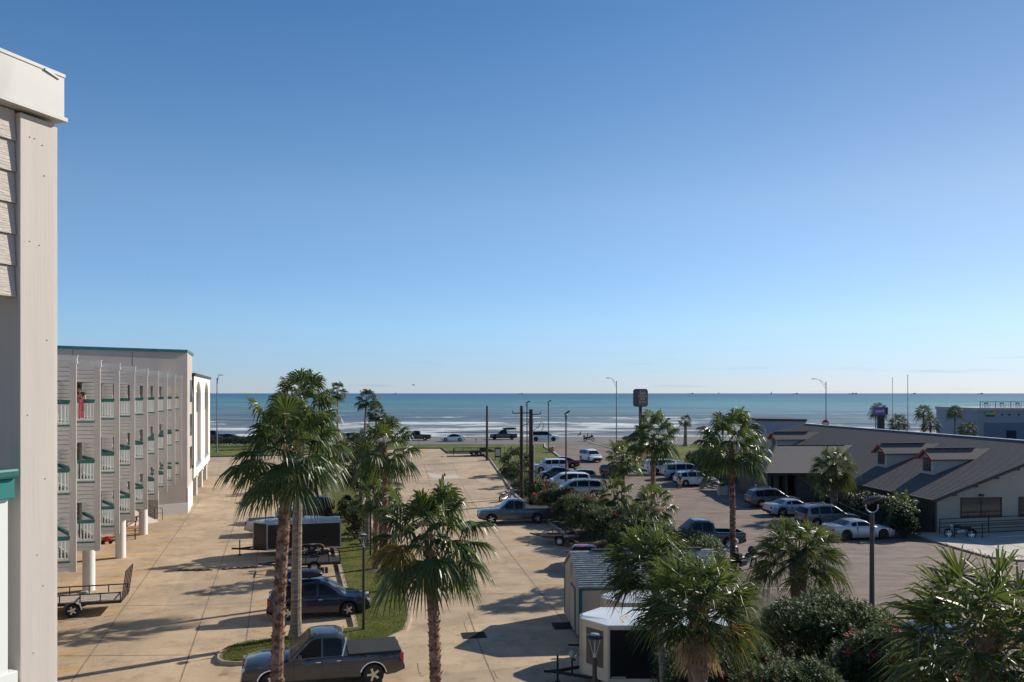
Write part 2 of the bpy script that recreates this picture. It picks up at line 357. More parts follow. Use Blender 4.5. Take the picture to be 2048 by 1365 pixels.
# faint streaks of far cloud low over the sea
tc = t.nodes.new('ShaderNodeTexCoord'); mp = t.nodes.new('ShaderNodeMapping'); mp.inputs['Scale'].default_value = (5, 5, 95)
no = t.nodes.new('ShaderNodeTexNoise'); no.inputs['Scale'].default_value = 1.6; no.inputs['Detail'].default_value = 6
t.links.new(tc.outputs['Generated'], mp.inputs[0]); t.links.new(mp.outputs[0], no.inputs['Vector'])
cr = t.nodes.new('ShaderNodeValToRGB'); cr.color_ramp.elements[0].position = .60; cr.color_ramp.elements[1].position = .76
t.links.new(no.outputs['Fac'], cr.inputs[0])
sx = t.nodes.new('ShaderNodeSeparateXYZ'); t.links.new(tc.outputs['Generated'], sx.inputs[0])
mr = t.nodes.new('ShaderNodeMapRange'); mr.inputs['From Min'].default_value = .02; mr.inputs['From Max'].default_value = .06; mr.inputs['To Min'].default_value = .42; mr.inputs['To Max'].default_value = 0
t.links.new(sx.outputs['Z'], mr.inputs['Value'])
mu = t.nodes.new('ShaderNodeMath'); mu.operation = 'MULTIPLY'; t.links.new(cr.outputs[0], mu.inputs[0]); t.links.new(mr.outputs[0], mu.inputs[1])
mx = t.nodes.new('ShaderNodeMixRGB'); mx.inputs['Color2'].default_value = (3.4, 4.2, 5.2, 1)
t.links.new(mu.outputs[0], mx.inputs['Fac']); t.links.new(hsv.outputs[0], mx.inputs['Color1'])
t.links.new(mx.outputs[0], bg.inputs['Color']); bg.inputs['Strength'].default_value = 0.091
t.links.new(bg.outputs[0], wo.inputs[0])
sl = bpy.data.lights.new('sun', 'SUN'); sl.energy = 5.0; sl.angle = R(.53); sl.color = (1.0, .93, .82)
so = bpy.data.objects.new('sun', sl); C.objects.link(so)
sd = V((cos(SUN_EL)*sin(SUN_AZ), cos(SUN_EL)*cos(SUN_AZ), sin(SUN_EL)))
so.rotation_euler = sd.to_track_quat('Z', 'Y').to_euler(); so.location = (60, 40, 60)
cam = bpy.data.cameras.new('camera'); co = bpy.data.objects.new('camera', cam); C.objects.link(co)
co.location = (0, 0, CH); co.rotation_euler = (R(90), 0, 0)
cam.sensor_width = 36; cam.lens = 36*F/2048; cam.shift_y = (HY-682.5)/2048; cam.clip_start = .1; cam.clip_end = 200000
bpy.context.scene.camera = co
vs = bpy.context.scene.view_settings; vs.view_transform = 'Standard'; vs.look = 'None'; vs.exposure = 0.2; vs.gamma = 1
try: bpy.context.scene.cycles.max_bounces = 6; bpy.context.scene.cycles.transparent_max_bounces = 6
except Exception: pass

# ---------- ground, road, sea ----------
SWY, SEAZ = 182.0, -4.0
sheet('ground', [(-500,-80),(500,-80),(500,SWY),(-500,SWY)], M['grass'], 0)
KR = [(9.2,30),(6.2,47),(4.0,61),(2.9,67.5),(.46,83.8),(-.83,97.7),G(979,918)]        # kerb line between the concrete lot and the hedge
farL, farR = G(414,915), G(520,913)
FK = [G(979,918), G(960,908), G(897,908), G(884,898), G(812,898), G(700,906), G(620,911), farL, (-60,farL[1]-8)]
sheet('parking_lot_ground', [(-80,-20),(12,-20),(11,15)] + KR[:-1] + FK + [(-80,60)], M['concrete'], .012)
sheet('hedge_soil', [(9.4,28),(6.4,47),(4.2,61),(3.1,67.5),(.66,83.8),(-.6,97.7),(1.5,103),(5.5,84),(7.8,75),(9.8,64),(12.8,56),(13.8,47),(13.4,40),(13.4,28)], M['soil'], .014)
sheet('front_planting_soil', [(2.5,12),(2.5,26),(7,27.5),(9.0,36.5),(13.5,36.5),(16,29),(16.5,12)], M['soil'], .019)
sheet('restaurant_lot_ground', [(13,-20),(13,15),(12.4,30),(12.2,45),(9.0,61),(7.2,75),(4.6,84),G(1064,955),G(1080,925),G(1128,921),G(1102,902),G(1090,896),(6,152.4),(29,152.4),G(1177,886),G(1227,899),G(1252,925),G(1261,938),G(1272,947),G(1300,951),(26,109),(34,104),(60,100),(80,60),(80,-20)], M['asphalt'], .012)
sheet('seawall_road', [(-400,152),(400,152),(400,SWY-3.2),(-400,SWY-3.2)], M['road'], .016)
sheet('seawall_pavement', [(-400,SWY-3.2),(400,SWY-3.2),(400,SWY),(-400,SWY)], M['concrete_light'], .02)
strips([[(-400,165.6),(400,165.6)],[(-400,165.3),(400,165.3)]], .14, .021).build('road_centre_line', M['yellow']).data.name
for o in C.objects:
    if o.name == 'road_centre_line': tag(o, kind='structure')
b = strips([[(x, 158.9),(x+3, 158.9)] for x in range(-150, 190, 12)]+[[(x, 172.3),(x+3, 172.3)] for x in range(-150, 190, 12)]+[[(-400,178),(400,178)]], .14, .021)
tag(b.build('road_lane_line', M['whiteline']), kind='structure')
b = MB(); b.quad((-400,SWY,1.1),(400,SWY,1.1),(400,SWY+4,SEAZ-2),(-400,SWY+4,SEAZ-2)); tag(b.build('seawall_face', M['concrete_light']), kind='structure')
b = MB(); b.quad((-500,SWY+2,SEAZ+.6),(500,SWY+2,SEAZ+.6),(500,262,SEAZ-.6),(-500,262,SEAZ-.6)); tag(b.build('beach_sand', M['sand'], fix=False), kind='structure')

def sea_mat():
    m, t, N, L = nt('sea'); o = N.new('ShaderNodeOutputMaterial'); p = N.new('ShaderNodeBsdfPrincipled'); L.new(p.outputs[0], o.inputs[0])
    tc = N.new('ShaderNodeTexCoord'); sp = N.new('ShaderNodeSeparateXYZ'); L.new(tc.outputs['Object'], sp.inputs[0])
    def math_(op, a, b_=None, clamp=False):
        n = N.new('ShaderNodeMath'); n.operation = op; n.use_clamp = clamp
        for i, x in enumerate((a, b_)):
            if x is None: continue
            if isinstance(x, (int, float)): n.inputs[i].default_value = x
            else: L.new(x, n.inputs[i])
        return n.outputs[0]
    def noise(scale, det=6, rough=.55, s=1.0):
        mp = N.new('ShaderNodeMapping'); mp.inputs['Scale'].default_value = scale; L.new(tc.outputs['Object'], mp.inputs[0])
        n = N.new('ShaderNodeTexNoise'); n.inputs['Scale'].default_value = s; n.inputs['Detail'].default_value = det; n.inputs['Roughness'].default_value = rough
        L.new(mp.outputs[0], n.inputs['Vector']); return n.outputs['Fac']
    def ramp(x, pts, mode='LINEAR'):
        c = N.new('ShaderNodeValToRGB'); e = c.color_ramp.elements; c.color_ramp.interpolation = mode
        e[0].position, e[0].color = pts[0][0], (*pts[0][1],1); e[1].position, e[1].color = pts[-1][0], (*pts[-1][1],1)
        for q, col in pts[1:-1]:
            k = e.new(q); k.color = (*col,1)
        L.new(x, c.inputs[0]); return c.outputs[0]
    wob = math_('MULTIPLY', math_('SUBTRACT', noise((.0022,.0012,1), 4), .5), 1.1)
    lg = math_('ADD', math_('LOGARITHM', sp.outputs['Y'], 10), math_('MULTIPLY', wob, .55))
    fac = math_('DIVIDE', math_('SUBTRACT', lg, 2.4), 2.0, True)
    # 250 m -> 0, 25 km -> 1 : sandy grey shallows, green shelf, blue offshore water
    base = ramp(fac, [(0,(.20,.19,.15)),(.14,(.13,.15,.125)),(.24,(.085,.150,.135)),(.33,(.055,.165,.142)),(.45,(.022,.125,.138)),(.60,(.006,.062,.115)),(1,(.004,.036,.085))])
    sw = math_('ADD', math_('MULTIPLY', noise((.0045,.011,1), 5, .6), .55), math_('MULTIPLY', noise((.0011,.0026,1), 4, .6), .45))
    dark = ramp(sw, [(.43,(.46,.52,.58)),(.5,(.93,.93,.93)),(.57,(1.55,1.5,1.4))])
    mx = N.new('ShaderNodeMixRGB'); mx.blend_type = 'MULTIPLY'; mx.inputs[0].default_value = 1; L.new(base, mx.inputs[1]); L.new(dark, mx.inputs[2])
    # brown silt streaks
    st = ramp(noise((.0035,.010,1), 5, .6), [(.50,(0,0,0)),(.60,(.85,.85,.85))]); stm = math_('MULTIPLY', st, ramp(fac, [(.05,(1,1,1)),(.42,(.25,.25,.25)),(.6,(0,0,0))]))
    m2 = N.new('ShaderNodeMixRGB'); m2.inputs[2].default_value = (.135,.12,.09,1); L.new(stm, m2.inputs[0]); L.new(mx.outputs[0], m2.inputs[1])
    # foam: rows of breakers close to the beach
    y = sp.outputs['Y']
    warp = math_('MULTIPLY', math_('SUBTRACT', noise((.010,.010,1), 5, .6), .5), 90)
    yy = math_('ADD', y, warp)
    row = math_('SINE', math_('MULTIPLY', math_('LOGARITHM', yy, 2.71828), 36.0))
    near = ramp(math_('DIVIDE', yy, 800), [(.30,(.80,.80,.80)),(.385,(.72,.72,.72)),(.44,(.64,.64,.64)),(.50,(.56,.56,.56)),(.58,(.40,.40,.40)),(.72,(.22,.22,.22)),(.9,(.0,.0,.0))])
    lace = noise((.020,.034,1), 9, .70)
    s_ = math_('ADD', math_('MULTIPLY', row, .12), math_('ADD', math_('SUBTRACT', math_('MULTIPLY', lace, 1.9), .45), math_('MULTIPLY', math_('SUBTRACT', near, .62), .62)))
    foam = ramp(s_, [(.53,(0,0,0)),(.585,(.55,.55,.55)),(.68,(1,1,1))])
    m3 = N.new('ShaderNodeMixRGB'); m3.inputs[2].default_value = (.64,.65,.64,1); L.new(foam, m3.inputs[0]); L.new(m2.outputs[0], m3.inputs[1])
    L.new(m3.outputs[0], p.inputs['Base Color'])
    L.new(ramp(foam, [(0,(.30,.30,.30)),(1,(.9,.9,.9))]), p.inputs['Roughness'])
    p.inputs['Specular IOR Level'].default_value = .16
    h = math_('ADD', math_('MULTIPLY', noise((.05,.22,1), 6, .65), 1.0), math_('MULTIPLY', noise((.012,.05,1), 3), 3.0))
    bu = N.new('ShaderNodeBump'); bu.inputs['Strength'].default_value = .8; bu.inputs['Distance'].default_value = 1.1; L.new(h, bu.inputs['Height']); L.new(bu.outputs[0], p.inputs['Normal'])
    return m
M['sea'] = sea_mat()
# near water is a displaced mesh (swell + breakers), far water a plain sheet out to the horizon
b = MB(); rows = []
from mathutils import noise as mn
ys = [255*(1.0105**i) for i in range(115)]
for y in ys:
    r = []
    for i in range(91):
        x = (i-45)/45*(.78*y+40)
        a = mn.noise(V((x*.012, y*.012, 3.1)))*1.1; ph = math.log(y+a*45)*36
        amp = max(0, min(1, (860-y)/420))*.75
        z = SEAZ + amp*(max(0, sin(ph))**2*1.0) + mn.noise(V((x*.03,y*.09,0)))*.22*min(1,(900-y)/300)
        r.append((x, y, z))
    rows.append(r)
ylast = ys[-1]; rows[-1] = [(x,y,SEAZ) for x,y,z in rows[-1]]
b.grid(rows); me = b.mesh('sea_near', M['sea'], fix=False); me.polygons.foreach_set('use_smooth', [True]*len(me.polygons))
tag(link('sea', me), kind='structure')
b = MB(); b.quad((-90000,ylast,SEAZ),(90000,ylast,SEAZ),(90000,120000,SEAZ),(-90000,120000,SEAZ)); tag(b.build('sea_offshore', M['sea'], fix=False), kind='structure')

# ---------- median lawn, kerbs, joints, stall lines ----------
LL = [(-6.9,36.6),(-10.2,49.1),(-11.7,54.8),(-17.5,76.5),(-23.6,99.5)]
LR = [(-4.7,36.2),(-4.75,38.5),(-5.75,45.2),(-10.3,62),(-15.5,83.5),(-20.0,102.5)]
tip = []
for k in range(9):
    a = pi*k/8; tip.append((-10.7-1.0*sin(a)*.9-.12*cos(a), 33.35+1.45*-cos(a)))
front = [(-10.6,31.9)] + [(-7.6,32.9),(-5.6,34.2)]
lawn_poly = LR[::-1][::-1]
poly = [(-5.6,34.2),(-4.7,36.2)] + LR[1:] + LL[::-1] + [(-10.6,34.75)] + [p for p in tip[::-1][1:-1]] + [(-10.6,31.9),(-7.6,32.9)]
sheet('median_lawn', poly, M['lawn'], .15, thick=.14)
kerb('kerb', [(-23.6,99.5)]+LL[::-1][1:]+[(-10.6,34.75)]+tip[::-1][1:-1]+[(-10.6,31.9),(-7.6,32.9),(-5.6,34.2),(-4.7,36.2)]+LR[1:]+[(-21.8,103.6),(-23.6,99.5)], M['kerb'], .2, .16)
kerb('kerb', KR, M['kerb'], .18, .15)
kerb('kerb', FK, M['kerb_dark'], .2, .2)
kerb('kerb', [G(1177,886),G(1227,899),G(1252,925),G(1261,938),G(1272,947),G(1300,951),(26,109),(33,104.5)], M['concrete_light'], .2, .16)
kerb('kerb', [(6,152),G(1090,896),G(1102,902),G(1128,921),G(1080,925)], M['concrete_light'], .2, .16)
isl = [G(1128,919),G(1140,922),G(1166,941),G(1158,945)]
sheet('kerb_island', isl, M['grass'], .16, thick=.15)
J = []
def gl(*pp): return [G(*q) for q in pp]
J += [gl((143,1365),(400,1000)), gl((360,1365),(479,1019),(496,960)), gl((482,1365),(511,1137),(524,1040)), gl((118,1313),(380,1311),(500,1310)), gl((225,1213),(430,1210),(505,1206)),
      gl((347,1092),(448,1092),(516,1090)), gl((386,1030),(475,1031),(525,1030)), gl((936,1225),(962,1300),(990,1364)), gl((985,1062),(1080,1185),(1151,1271)), gl((1151,1271),(1210,1365)),
      gl((848,928),(862,974)), gl((905,927),(932,985),(985,1062)), gl((800,934),(900,928),(975,923)), gl((790,963),(835,962),(935,960)), gl((500,1090),(600,1088)), gl((404,985),(470,1000),(520,1003)), gl((440,935),(425,985)), gl((870,1010),(950,1012),(1000,1010)), gl((815,1190),(1090,1188)), gl((820,1150),(1050,1146)), gl((790,985),(800,1010))]
tag(strips(J, .045, .018).build('pavement_joints', M['joint']), kind='structure')
# stall lines
S = []
vd = V((.963,.27)); ud = V((-.27,.963))
def P2(x, y): return V((x, y))
for k, (x, y) in enumerate([(115,1311,),(115,1349),(115,1240),(118,1203)]): pass
for (a, c_) in [((60,1322),(188,1297)),((60,1358),(158,1337)),((60,1250),(243,1222)),((90,1214),(262,1196)),((150,1172),(300,1145)),((170,1146),(320,1126)),((190,1118),(333,1108)),((210,1092),(345,1088)),((240,1074),(355,1066))]:
    S.append(gl(a, c_))
q0 = V((-11.6,36.0)); dl = V((-.262,.965))
for k in range(-1, 19):
    a = q0 + dl*(2.58*k); e = a + V((.965,.24))*4.7
    if k >= 0: S.append([tuple(a+V((.2,.05))), tuple(e)])
q1 = V((-1.7,49)); d2 = (V((-8.0,112))-V((-1.7,49))).normalized()
for (a, c_) in [((1006,1085),(1052,1083)),((1020,1119),(1080,1116)),((1020,1071),(1045,1070)),((1048,1135),(1085,1132)),((1060,1170),(1115,1168)),((930,957),(1008,951)),((925,937),(985,934)),((945,978),(1012,975)),((912,946),(998,942)),((968,1022),(1022,1020))]:
    S.append(gl(a, c_))
for i in range(3): S.append(gl((842+i*4,902),(848+i*4,907)))
tag(strips(S, .19, .016).build('parking_stall_lines', M['yellow']), kind='structure')
S = [gl((1500,1178),(1590,1176)),gl((1545,1205),(1610,1200)),gl((1700,1230),(1735,1228)),gl((1720,1262),(1790,1264)),gl((1290,1004),(1330,1001)),gl((1310,960),(1345,955))]
tag(strips(S, .10, .016).build('restaurant_stall_lines', M['whiteline']), kind='structure')
# crosswalk-like white patch
sheet('pale_paving_patch', gl((852,946),(866,957),(922,957),(918,951),(880,951)), M['patch'], .017)
# walkway by the restaurant
wk = [(29.4,61.6),(29.6,60.2),(29.9,56.7),(30.4,52.6),(31.6,51.6),(48,50.5),(48,62)]
sheet('restaurant_walkway', wk, M['concrete_light'], .12, thick=.11)
kerb('kerb', [(29.6,60.2),(29.9,56.7),(30.4,52.6),(31.6,51.6),(48,50.5)], mat('kerb_redpaint', (.33,.13,.08), .8, col2=(.42,.33,.26), vscale=2.5), .2, .125)
tag(strips([[(x,51),(x-.5,61.5)] for x in (32.5,34.5,36.6,38.7,40.8)], .05, .128).build('walkway_joints', M['joint']), kind='structure')
# manholes, grates, mats
def flat_disc(name, px, py, r, m, lab, cat, sq=False, th=.03, rz=.2):
    x, y = G(px, py); b = MB()
    if sq: b.box((0,0,th/2), (r*2, r*1.7, th))
    else: b.lathe([(.01,th),(r*.85,th),(r*.86,th+.008),(r,th+.008),(r,0)], 20)
    if sq:
        for i in range(7): b.box((0, -r*.7+i*r*.235, th+.006), (r*1.8, .05, .012))
    o = b.build(name, m); o.location = (x, y, zt(y)+.012); o.rotation_euler = (0,0,rz); return tag(o, lab, cat)
flat_disc('drain_grate', 948, 1272, .5, M['black_matt'], 'dark square drain grate set in the concrete between the palm trunk and the shed', 'drain grate', True)
flat_disc('door_mat', 1133, 1253, .62, M['black_matt'], 'dark rubber mat lying in front of the shed door', 'door mat', True, rz=.1)
flat_disc('manhole_cover', 820, 953, .42, M['kerb_dark'], 'small round manhole cover in the far concrete lot', 'manhole cover')
flat_disc('manhole_cover', 480, 1007, .45, M['rust_metal'], 'dark manhole cover on the drive beside the long grey wing', 'manhole cover')
# striped speed bumps
def bump(pa, pb, lab):
    a, c_ = V(G(*pa)), V(G(*pb)); L_ = (c_-a).length; o = empty('speed_bump', (a.x,a.y,.012), atan2(c_.y-a.y, c_.x-a.x), lab, 'speed bump', 'striped speed bumps across the drive')
    b = MB(); b.xprism([(0,0),(L_,0),(L_-.08,.055),(.08,.055)], -.15, .15); b.build('rubber_ramp', M['black_matt'], o, bevel=.02)
    b = MB(); n = 5
    for i in range(n):
        x = L_*(i+.62)/n; b.quad((x-.12,-.158,.012),(x+.02,-.158,.012),(x+.22,.1,.0655),(x+.05,.1,.0655)); b.quad((x-.05,-.10,.0655),(x+.10,-.10,.0655),(x+.22,.1,.0655),(x+.05,.1,.0655))
    b.build('yellow_stripes', mat('bump_yellow', (.6,.38,.13), .7), o, fix=False)
bump((355,1142),(426,1141), 'striped rubber speed bump, the left one of the pair on the drive')
bump((443,1140),(515,1135), 'striped rubber speed bump, the right one of the pair on the drive')
# ---------- hotel wing with sawtooth balconies ----------
def siding(b, A, B, z0, z1, step=.19, out=.06, n=None, mi=0, gap=.024):
    A, B = V(A), V(B); d = (B-A); L_ = d.length; d.normalize(); nn = V((d.y,-d.x)) if n is None else V(n)
    z = z0
    while z < z1-.01:
        zz = min(z+step, z1)
        p = lambda q, o, h: (q.x+nn.x*o, q.y+nn.y*o, h)
        zg = zz-gap
        vs = [p(A,-.06,z),p(B,-.06,z),p(B,out,z),p(A,out,z),p(A,-.06,zg),p(B,-.06,zg),p(B,.003,zg),p(A,.003,zg)]
        b.add(vs, [(3,2,1,0),(4,5,6,7),(3,2,6,7),(0,1,5,4),(2,1,5,6),(0,3,7,4)], mi)
        b.add([p(A,-.062,z),p(B,-.062,z),p(B,-.062,zz),p(A,-.062,zz)], [(0,1,2,3)], mi); z = zz
def wall_seg(b, A, B, z0, z1, th=.1, side=0, mi=0):
    A, B = V(A), V(B); d = (B-A).normalized(); n = V((d.y,-d.x))*th/2; off = n*side
    b.prism([tuple(A-n+off),tuple(B-n+off),tuple(B+n+off),tuple(A+n+off)], z0, z1, mi)
def railing(parent, A, B, zf, name='railing', step=.13, inset=0):
    A, B = V(A), V(B); d = (B-A).normalized(); L_ = (B-A).length
    b = MB(); n = max(2, int(L_/step))
    for i in range(n):
        q = A + d*(L_*(i+.5)/n); b.box((q.x,q.y,zf+.58), (.04,.04,.86), atan2(d.y,d.x))
    wall_seg(b, A, B, zf+.12, zf+.20, .07)
    r = b.build(name, M['rail_white'], parent, fix=False)
    b = MB(); wall_seg(b, A, B, zf+1.0, zf+1.10, .12); wall_seg(b, A, B, zf+.93, zf+1.0, .05)
    b.build('handrail', M['teal'], r, fix=False)
    b = MB(); wall_seg(b, A, B, zf+.01, zf+.07, .13); b.build('rail_base', M['teal_dark'], r, fix=False)
    return r
T1 = V((-18.2,34.5)); FL = [3.44, 6.27, 9.11]; UB, UT = 3.1, 11.8
def TI(i): return T1 + ud*4.8*(i-1)
hot = empty('hotel_wing', (*TI(1), 0)); tag(hot, 'grey clapboard hotel wing on round white stilts with sawtooth balconies and teal rails', 'hotel')
H0 = V((T1.x, T1.y)); 
def loc2(p): p = V(p); return (p.x-H0.x, p.y-H0.y)
for i in range(-1, 10):
    T, I = TI(i), TI(i)-vd*2.15
    Tn, In = TI(i+1), TI(i+1)-vd*2.15
    T, I, Tn, In = [V(loc2(q)) for q in (T, I, Tn, In)]
    b = MB(); mid = T - vd*1.16
    for lo, hi in [(UB, FL[0]+.12)]+[(FL[k]+1.92, FL[k+1]+.12) for k in (0,1)]+[(FL[2]+1.92, UT)]:
        siding(b, mid, T-vd*.2, lo, hi)
    siding(b, I-vd*.0, mid, UB, UT)
    if i < 9:
        dd = (In-T).normalized(); s1 = T + dd*3.3
        for lo, hi in [(UB, FL[0]+.12)]+[(FL[k]+1.92, FL[k+1]+.12) for k in (0,1)]+[(FL[2]+1.92, UT)]:
            siding(b, T, s1, lo, hi, n=(dd.y,-dd.x))
        siding(b, s1, In, UB, UT, n=(dd.y,-dd.x))
        siding(b, I, In, UB, UT, n=vd)
    b.build('siding_wall', M['siding_wing'], hot, fix=False)
    b = MB()                                          # floors and soffits
    for z in FL+[11.86]:
        b = MB(); tri = [tuple(T-vd*.1), tuple(In if i < 9 else I+ud*.3), tuple(I)]
        b.prism(tri, z-.16, z-.02)
        if z == FL[0]: b.prism([tuple(T-vd*.1+ud*.02), tuple((In if i < 9 else I+ud*.3)), tuple(I)], UB+.03, z-.159)
        b.build('balcony_floor', M['stucco'], hot)
    b = MB(); pc = T-vd*.115+ud*.0; b.box((pc.x, pc.y, (UB-.05+UT)/2), (.27,.09,UT-UB+.05), atan2(vd.y,vd.x)); b.build('pier', M['trim'], hot, bevel=.012)
    b = MB(); a0, a1 = I-ud*.06, T-ud*.06+vd*.06
    wall_seg(b, a0, a1, UT-.02, UT+.24, .09); wall_seg(b, a0, a1+vd*.02, UT-.05, UT+.01, .15)
    if i < 9: wall_seg(b, T+vd*.02, In+vd*.02, UT-.02, UT+.24, .09)
    wall_seg(b, I-ud*.1, T-ud*.1+vd*.1, UT+.24, UT+.27, .2)
    b.build('fascia', M['cap'], hot)
    for z in FL:
        railing(hot, mid, T-vd*.22, z)
        if i < 9: railing(hot, T+(In-T).normalized()*.2, s1, z)
# sliding doors on the inner wall of each balcony
for i in range(-1, 9):
    I = V(loc2(TI(i)-vd*2.15)); a = I+ud*.4+vd*.05; c_ = I+ud*2.1+vd*.05
    for z in FL: b = MB(); wall_seg(b, a, c_, z+.03, z+1.88, .06); b.build('sliding_door', M['glass_house'], hot)
b = MB()                                              # building mass behind the balconies
a, c_ = V(loc2(TI(-1)-vd*2.24)), V(loc2(TI(9)-vd*2.24))
b.prism([tuple(a),tuple(c_),tuple(c_-vd*14),tuple(a-vd*14)], UB+.02, 12.0); b.build('main_block', M['stucco'], hot)
for (u_, v_) in [(.9,-1.6),(10.3,-1.6),(19.4,-1.6),(28.4,-1.6),(5.4,-9),(14.8,-9),(24,-9),(-8,-1.6)]:
    p = ud*u_+vd*v_; b = MB(); b.lathe([(.31,0),(.31,UB+.04)], 20, (p.x,p.y,0)); b.build('column', M['stucco_white'], hot, smooth=.6)
b = MB()
for (u_, v_) in []: pass
# ---------- sea-side wing: tall grey gable wall with teal coping ----------
K = V((-28.4,72.3)); wd = V((-.77,-.64)); wing = empty('hotel_end_block', (K.x,K.y,0)); tag(wing, 'tall plain taupe hotel block with teal coping and white base behind the balconies', 'hotel')
A = K; B_ = K+wd*22; sx_ = V((-.30,.954)); D_ = A+sx_*6.2
def kl(p): p = V(p); return (p.x-K.x, p.y-K.y)
b = MB(); b.prism([kl(A),kl(D_),kl(B_+sx_*14),kl(B_)], 0, 14.05); b.build('block_wall', M['stucco'], wing)
b = MB(); e = V((.77,-.64)); b2 = MB()
b.prism([kl(A+V((.05,-.12))),kl(D_+V((.12,.05))),kl(B_+sx_*14),kl(B_+V((-.05,-.12)))], 14.05, 14.3); b.build('coping', M['teal'], wing)
b = MB(); n = V((.64,-.77))*.06
b.prism([kl(A+n+V((.04,0))),kl(A+wd*3.1+n),kl(A+wd*3.1-n),kl(A-n+V((.04,0)))], 0, .92)
nn = V((.954,.30))*.05
b.prism([kl(A+nn),kl(D_+nn),kl(D_-nn),kl(A-nn)], 0, 2.2); b.build('white_base', M['stucco_white'], wing)
for z0 in (3.6, 6.6, 9.7):
    b = MB(); c0 = A+sx_*3.1; nn = V((.954,.30))
    b.prism([kl(c0+nn*.05),kl(c0+sx_*1.9+nn*.05),kl(c0+sx_*1.9-nn*.3),kl(c0-nn*.3)], z0, z0+2.0); b.build('window', M['glass_house'], wing)
b = MB()
for s in (4.5, 9, 13.5): b.prism([kl(A+wd*s+V((.64,-.77))*.006),kl(A+wd*(s+.05)+V((.64,-.77))*.006),kl(A+wd*(s+.05)-V((.64,-.77))*.02),kl(A+wd*s-V((.64,-.77))*.02)], .95, 14.0)
b.build('wall_joint', M['kerb_dark'], wing)
# ---------- white arcade block ----------
W0 = V((-30.35,77.9)); wu = V((-.285,.9585)); wv = V((.9585,.285)); ar = empty('arched_block', (W0.x,W0.y,0)); tag(ar, 'white stuccoed block with two tall arched recesses raised on white piers beside the drive', 'building')
def al(s, o): p = wu*s+wv*o; return (p.x, p.y)
LB = 23.0
def arch_panel(s0, s1, z0, zs, zt_, s_a, s_b):      # wall face with an arched recess hole
    b = MB(); o = .35; cx = (s_a+s_b)/2; r = (s_b-s_a)/2; N_ = 14
    arch = [(cx-r*cos(pi*k/N_), zs+r*.5*sin(pi*k/N_)) for k in range(N_+1)]
    def P(s, z, oo=o): x, y = al(s, oo); return (x, y, z)
    b.quad(P(s0,z0),P(s_a,z0),P(s_a,zt_),P(s0,zt_)); b.quad(P(s_b,z0),P(s1,z0),P(s1,zt_),P(s_b,zt_))
    for k in range(N_): 
        (xa,za),(xb,zb) = arch[k],arch[k+1]
        b.quad(P(xa,za),P(xb,zb),P(xb,zt_),P(xa,zt_)); b.quad(P(xa,za),P(xb,zb),P(xb,zb,0.02),P(xa,za,0.02))
    b.quad(P(s_a,z0),P(s_a,zs),P(s_a,zs,.02),P(s_a,z0,.02)); b.quad(P(s_b,z0),P(s_b,zs),P(s_b,zs,.02),P(s_b,z0,.02))
    b.build('arched_wall', M['stucco_white'], ar)
b = MB(); b.prism([al(0,0),al(LB,0),al(LB,-12),al(0,-12)], 2.45, 12.2); b.build('upper_wall', M['stucco_white'], ar)
b = MB(); b.prism([al(-.05,-.01),al(-.05,-12),al(-.01,-12),al(-.01,-.01)], 2.45, 12.2); b.build('end_wall', M['stucco'], ar)
arch_panel(0, LB/2, 3.4, 10.2, 12.2, 2.6, 8.6); arch_panel(LB/2, LB, 3.4, 10.2, 12.2, LB/2+2.6, LB/2+8.6)
b = MB(); b.prism([al(0,.35),al(LB,.35),al(LB,.0),al(0,.0)], 2.45, 3.4); b.build('lower_band', M['stucco_white'], ar)
for s in (2.6, LB/2+2.6):
    b = MB(); b.prism([al(s+.1,.03),al(s+5.9,.03),al(s+5.9,.0),al(s+.1,.0)], 3.4, 10.2); b.build('recess_infill', M['infill'], ar)
    b = MB(); b.prism([al(s+.3,.06),al(s+5.7,.06),al(s+5.7,.0),al(s+.3,.0)], 8.6, 10.6); r_ = b.build('arched_window', M['glass_house'], ar)
    b = MB(); b.prism([al(s-.05,.40),al(s+6.05,.40),al(s+6.05,.0),al(s-.05,.0)], 3.28, 3.5); b.build('sill', M['bluegrey'], ar)
b = MB(); b.prism([al(-.3,.5),al(LB+.2,.5),al(LB+.2,-12),al(-.3,-12)], 12.2, 12.42); b.build('roof_edge', M['fascia_dark'], ar)
for s in (.35, 7.8, 15.2, 22.6):
    b = MB(); x, y = al(s,-.35); b.box((x,y,1.25), (1.1,.75,2.5), atan2(wu.y,wu.x)); b.box((x,y,2.2), (1.3,.95,.5), atan2(wu.y,wu.x)); b.build('pier', M['stucco_white'], ar)
b = MB(); b.prism([al(0,-3.5),al(LB,-3.5),al(LB,-12),al(0,-12)], 0, 2.45); b.build('ground_wall', M['stucco_white'], ar)
# flower pot / bush at the far corner of the block
# ---------- stairs beside the end block ----------
st = empty('entry_stairs', (-29.0,67.3,0), R(57)); tag(st, 'white sided entry stairs with a dark metal handrail at the foot of the taupe block', 'stairs')
b = MB(); L_ = 2.5
for k in range(8): b.bb(-L_+k*L_/8+.0, -L_+(k+1)*L_/8, -.0, 1.15, 0, 1.28-(k)*.16)
b.build('steps', M['concrete_light'], st)
b = MB(); b.xprism([(-L_-.05,0),(.15,0),(.15,.08),(-L_+.1,1.5),(-L_-.05,1.5)], -.12, -.004); b.build('side_wall', M['stucco_white'], st)
b = MB()
for z in (.32,.55,.78,1.0): b.tube([(-L_,-.06,1.4+z),(-.15,-.06,.1+z+.1)], .022, 6)
b.tube([(-L_,-.06,1.4),(-L_,-.06,2.42)], .03, 6); b.tube([(-.15,-.06,.1),(-.15,-.06,1.2),(.5,-.06,1.1),(.55,-.06,1.0),(.55,-.06,.1)], .028, 6); b.tube([(-.15,-.06,.75),(.5,-.06,.7)], .022, 6)
b.build('handrail', M['black_matt'], st)
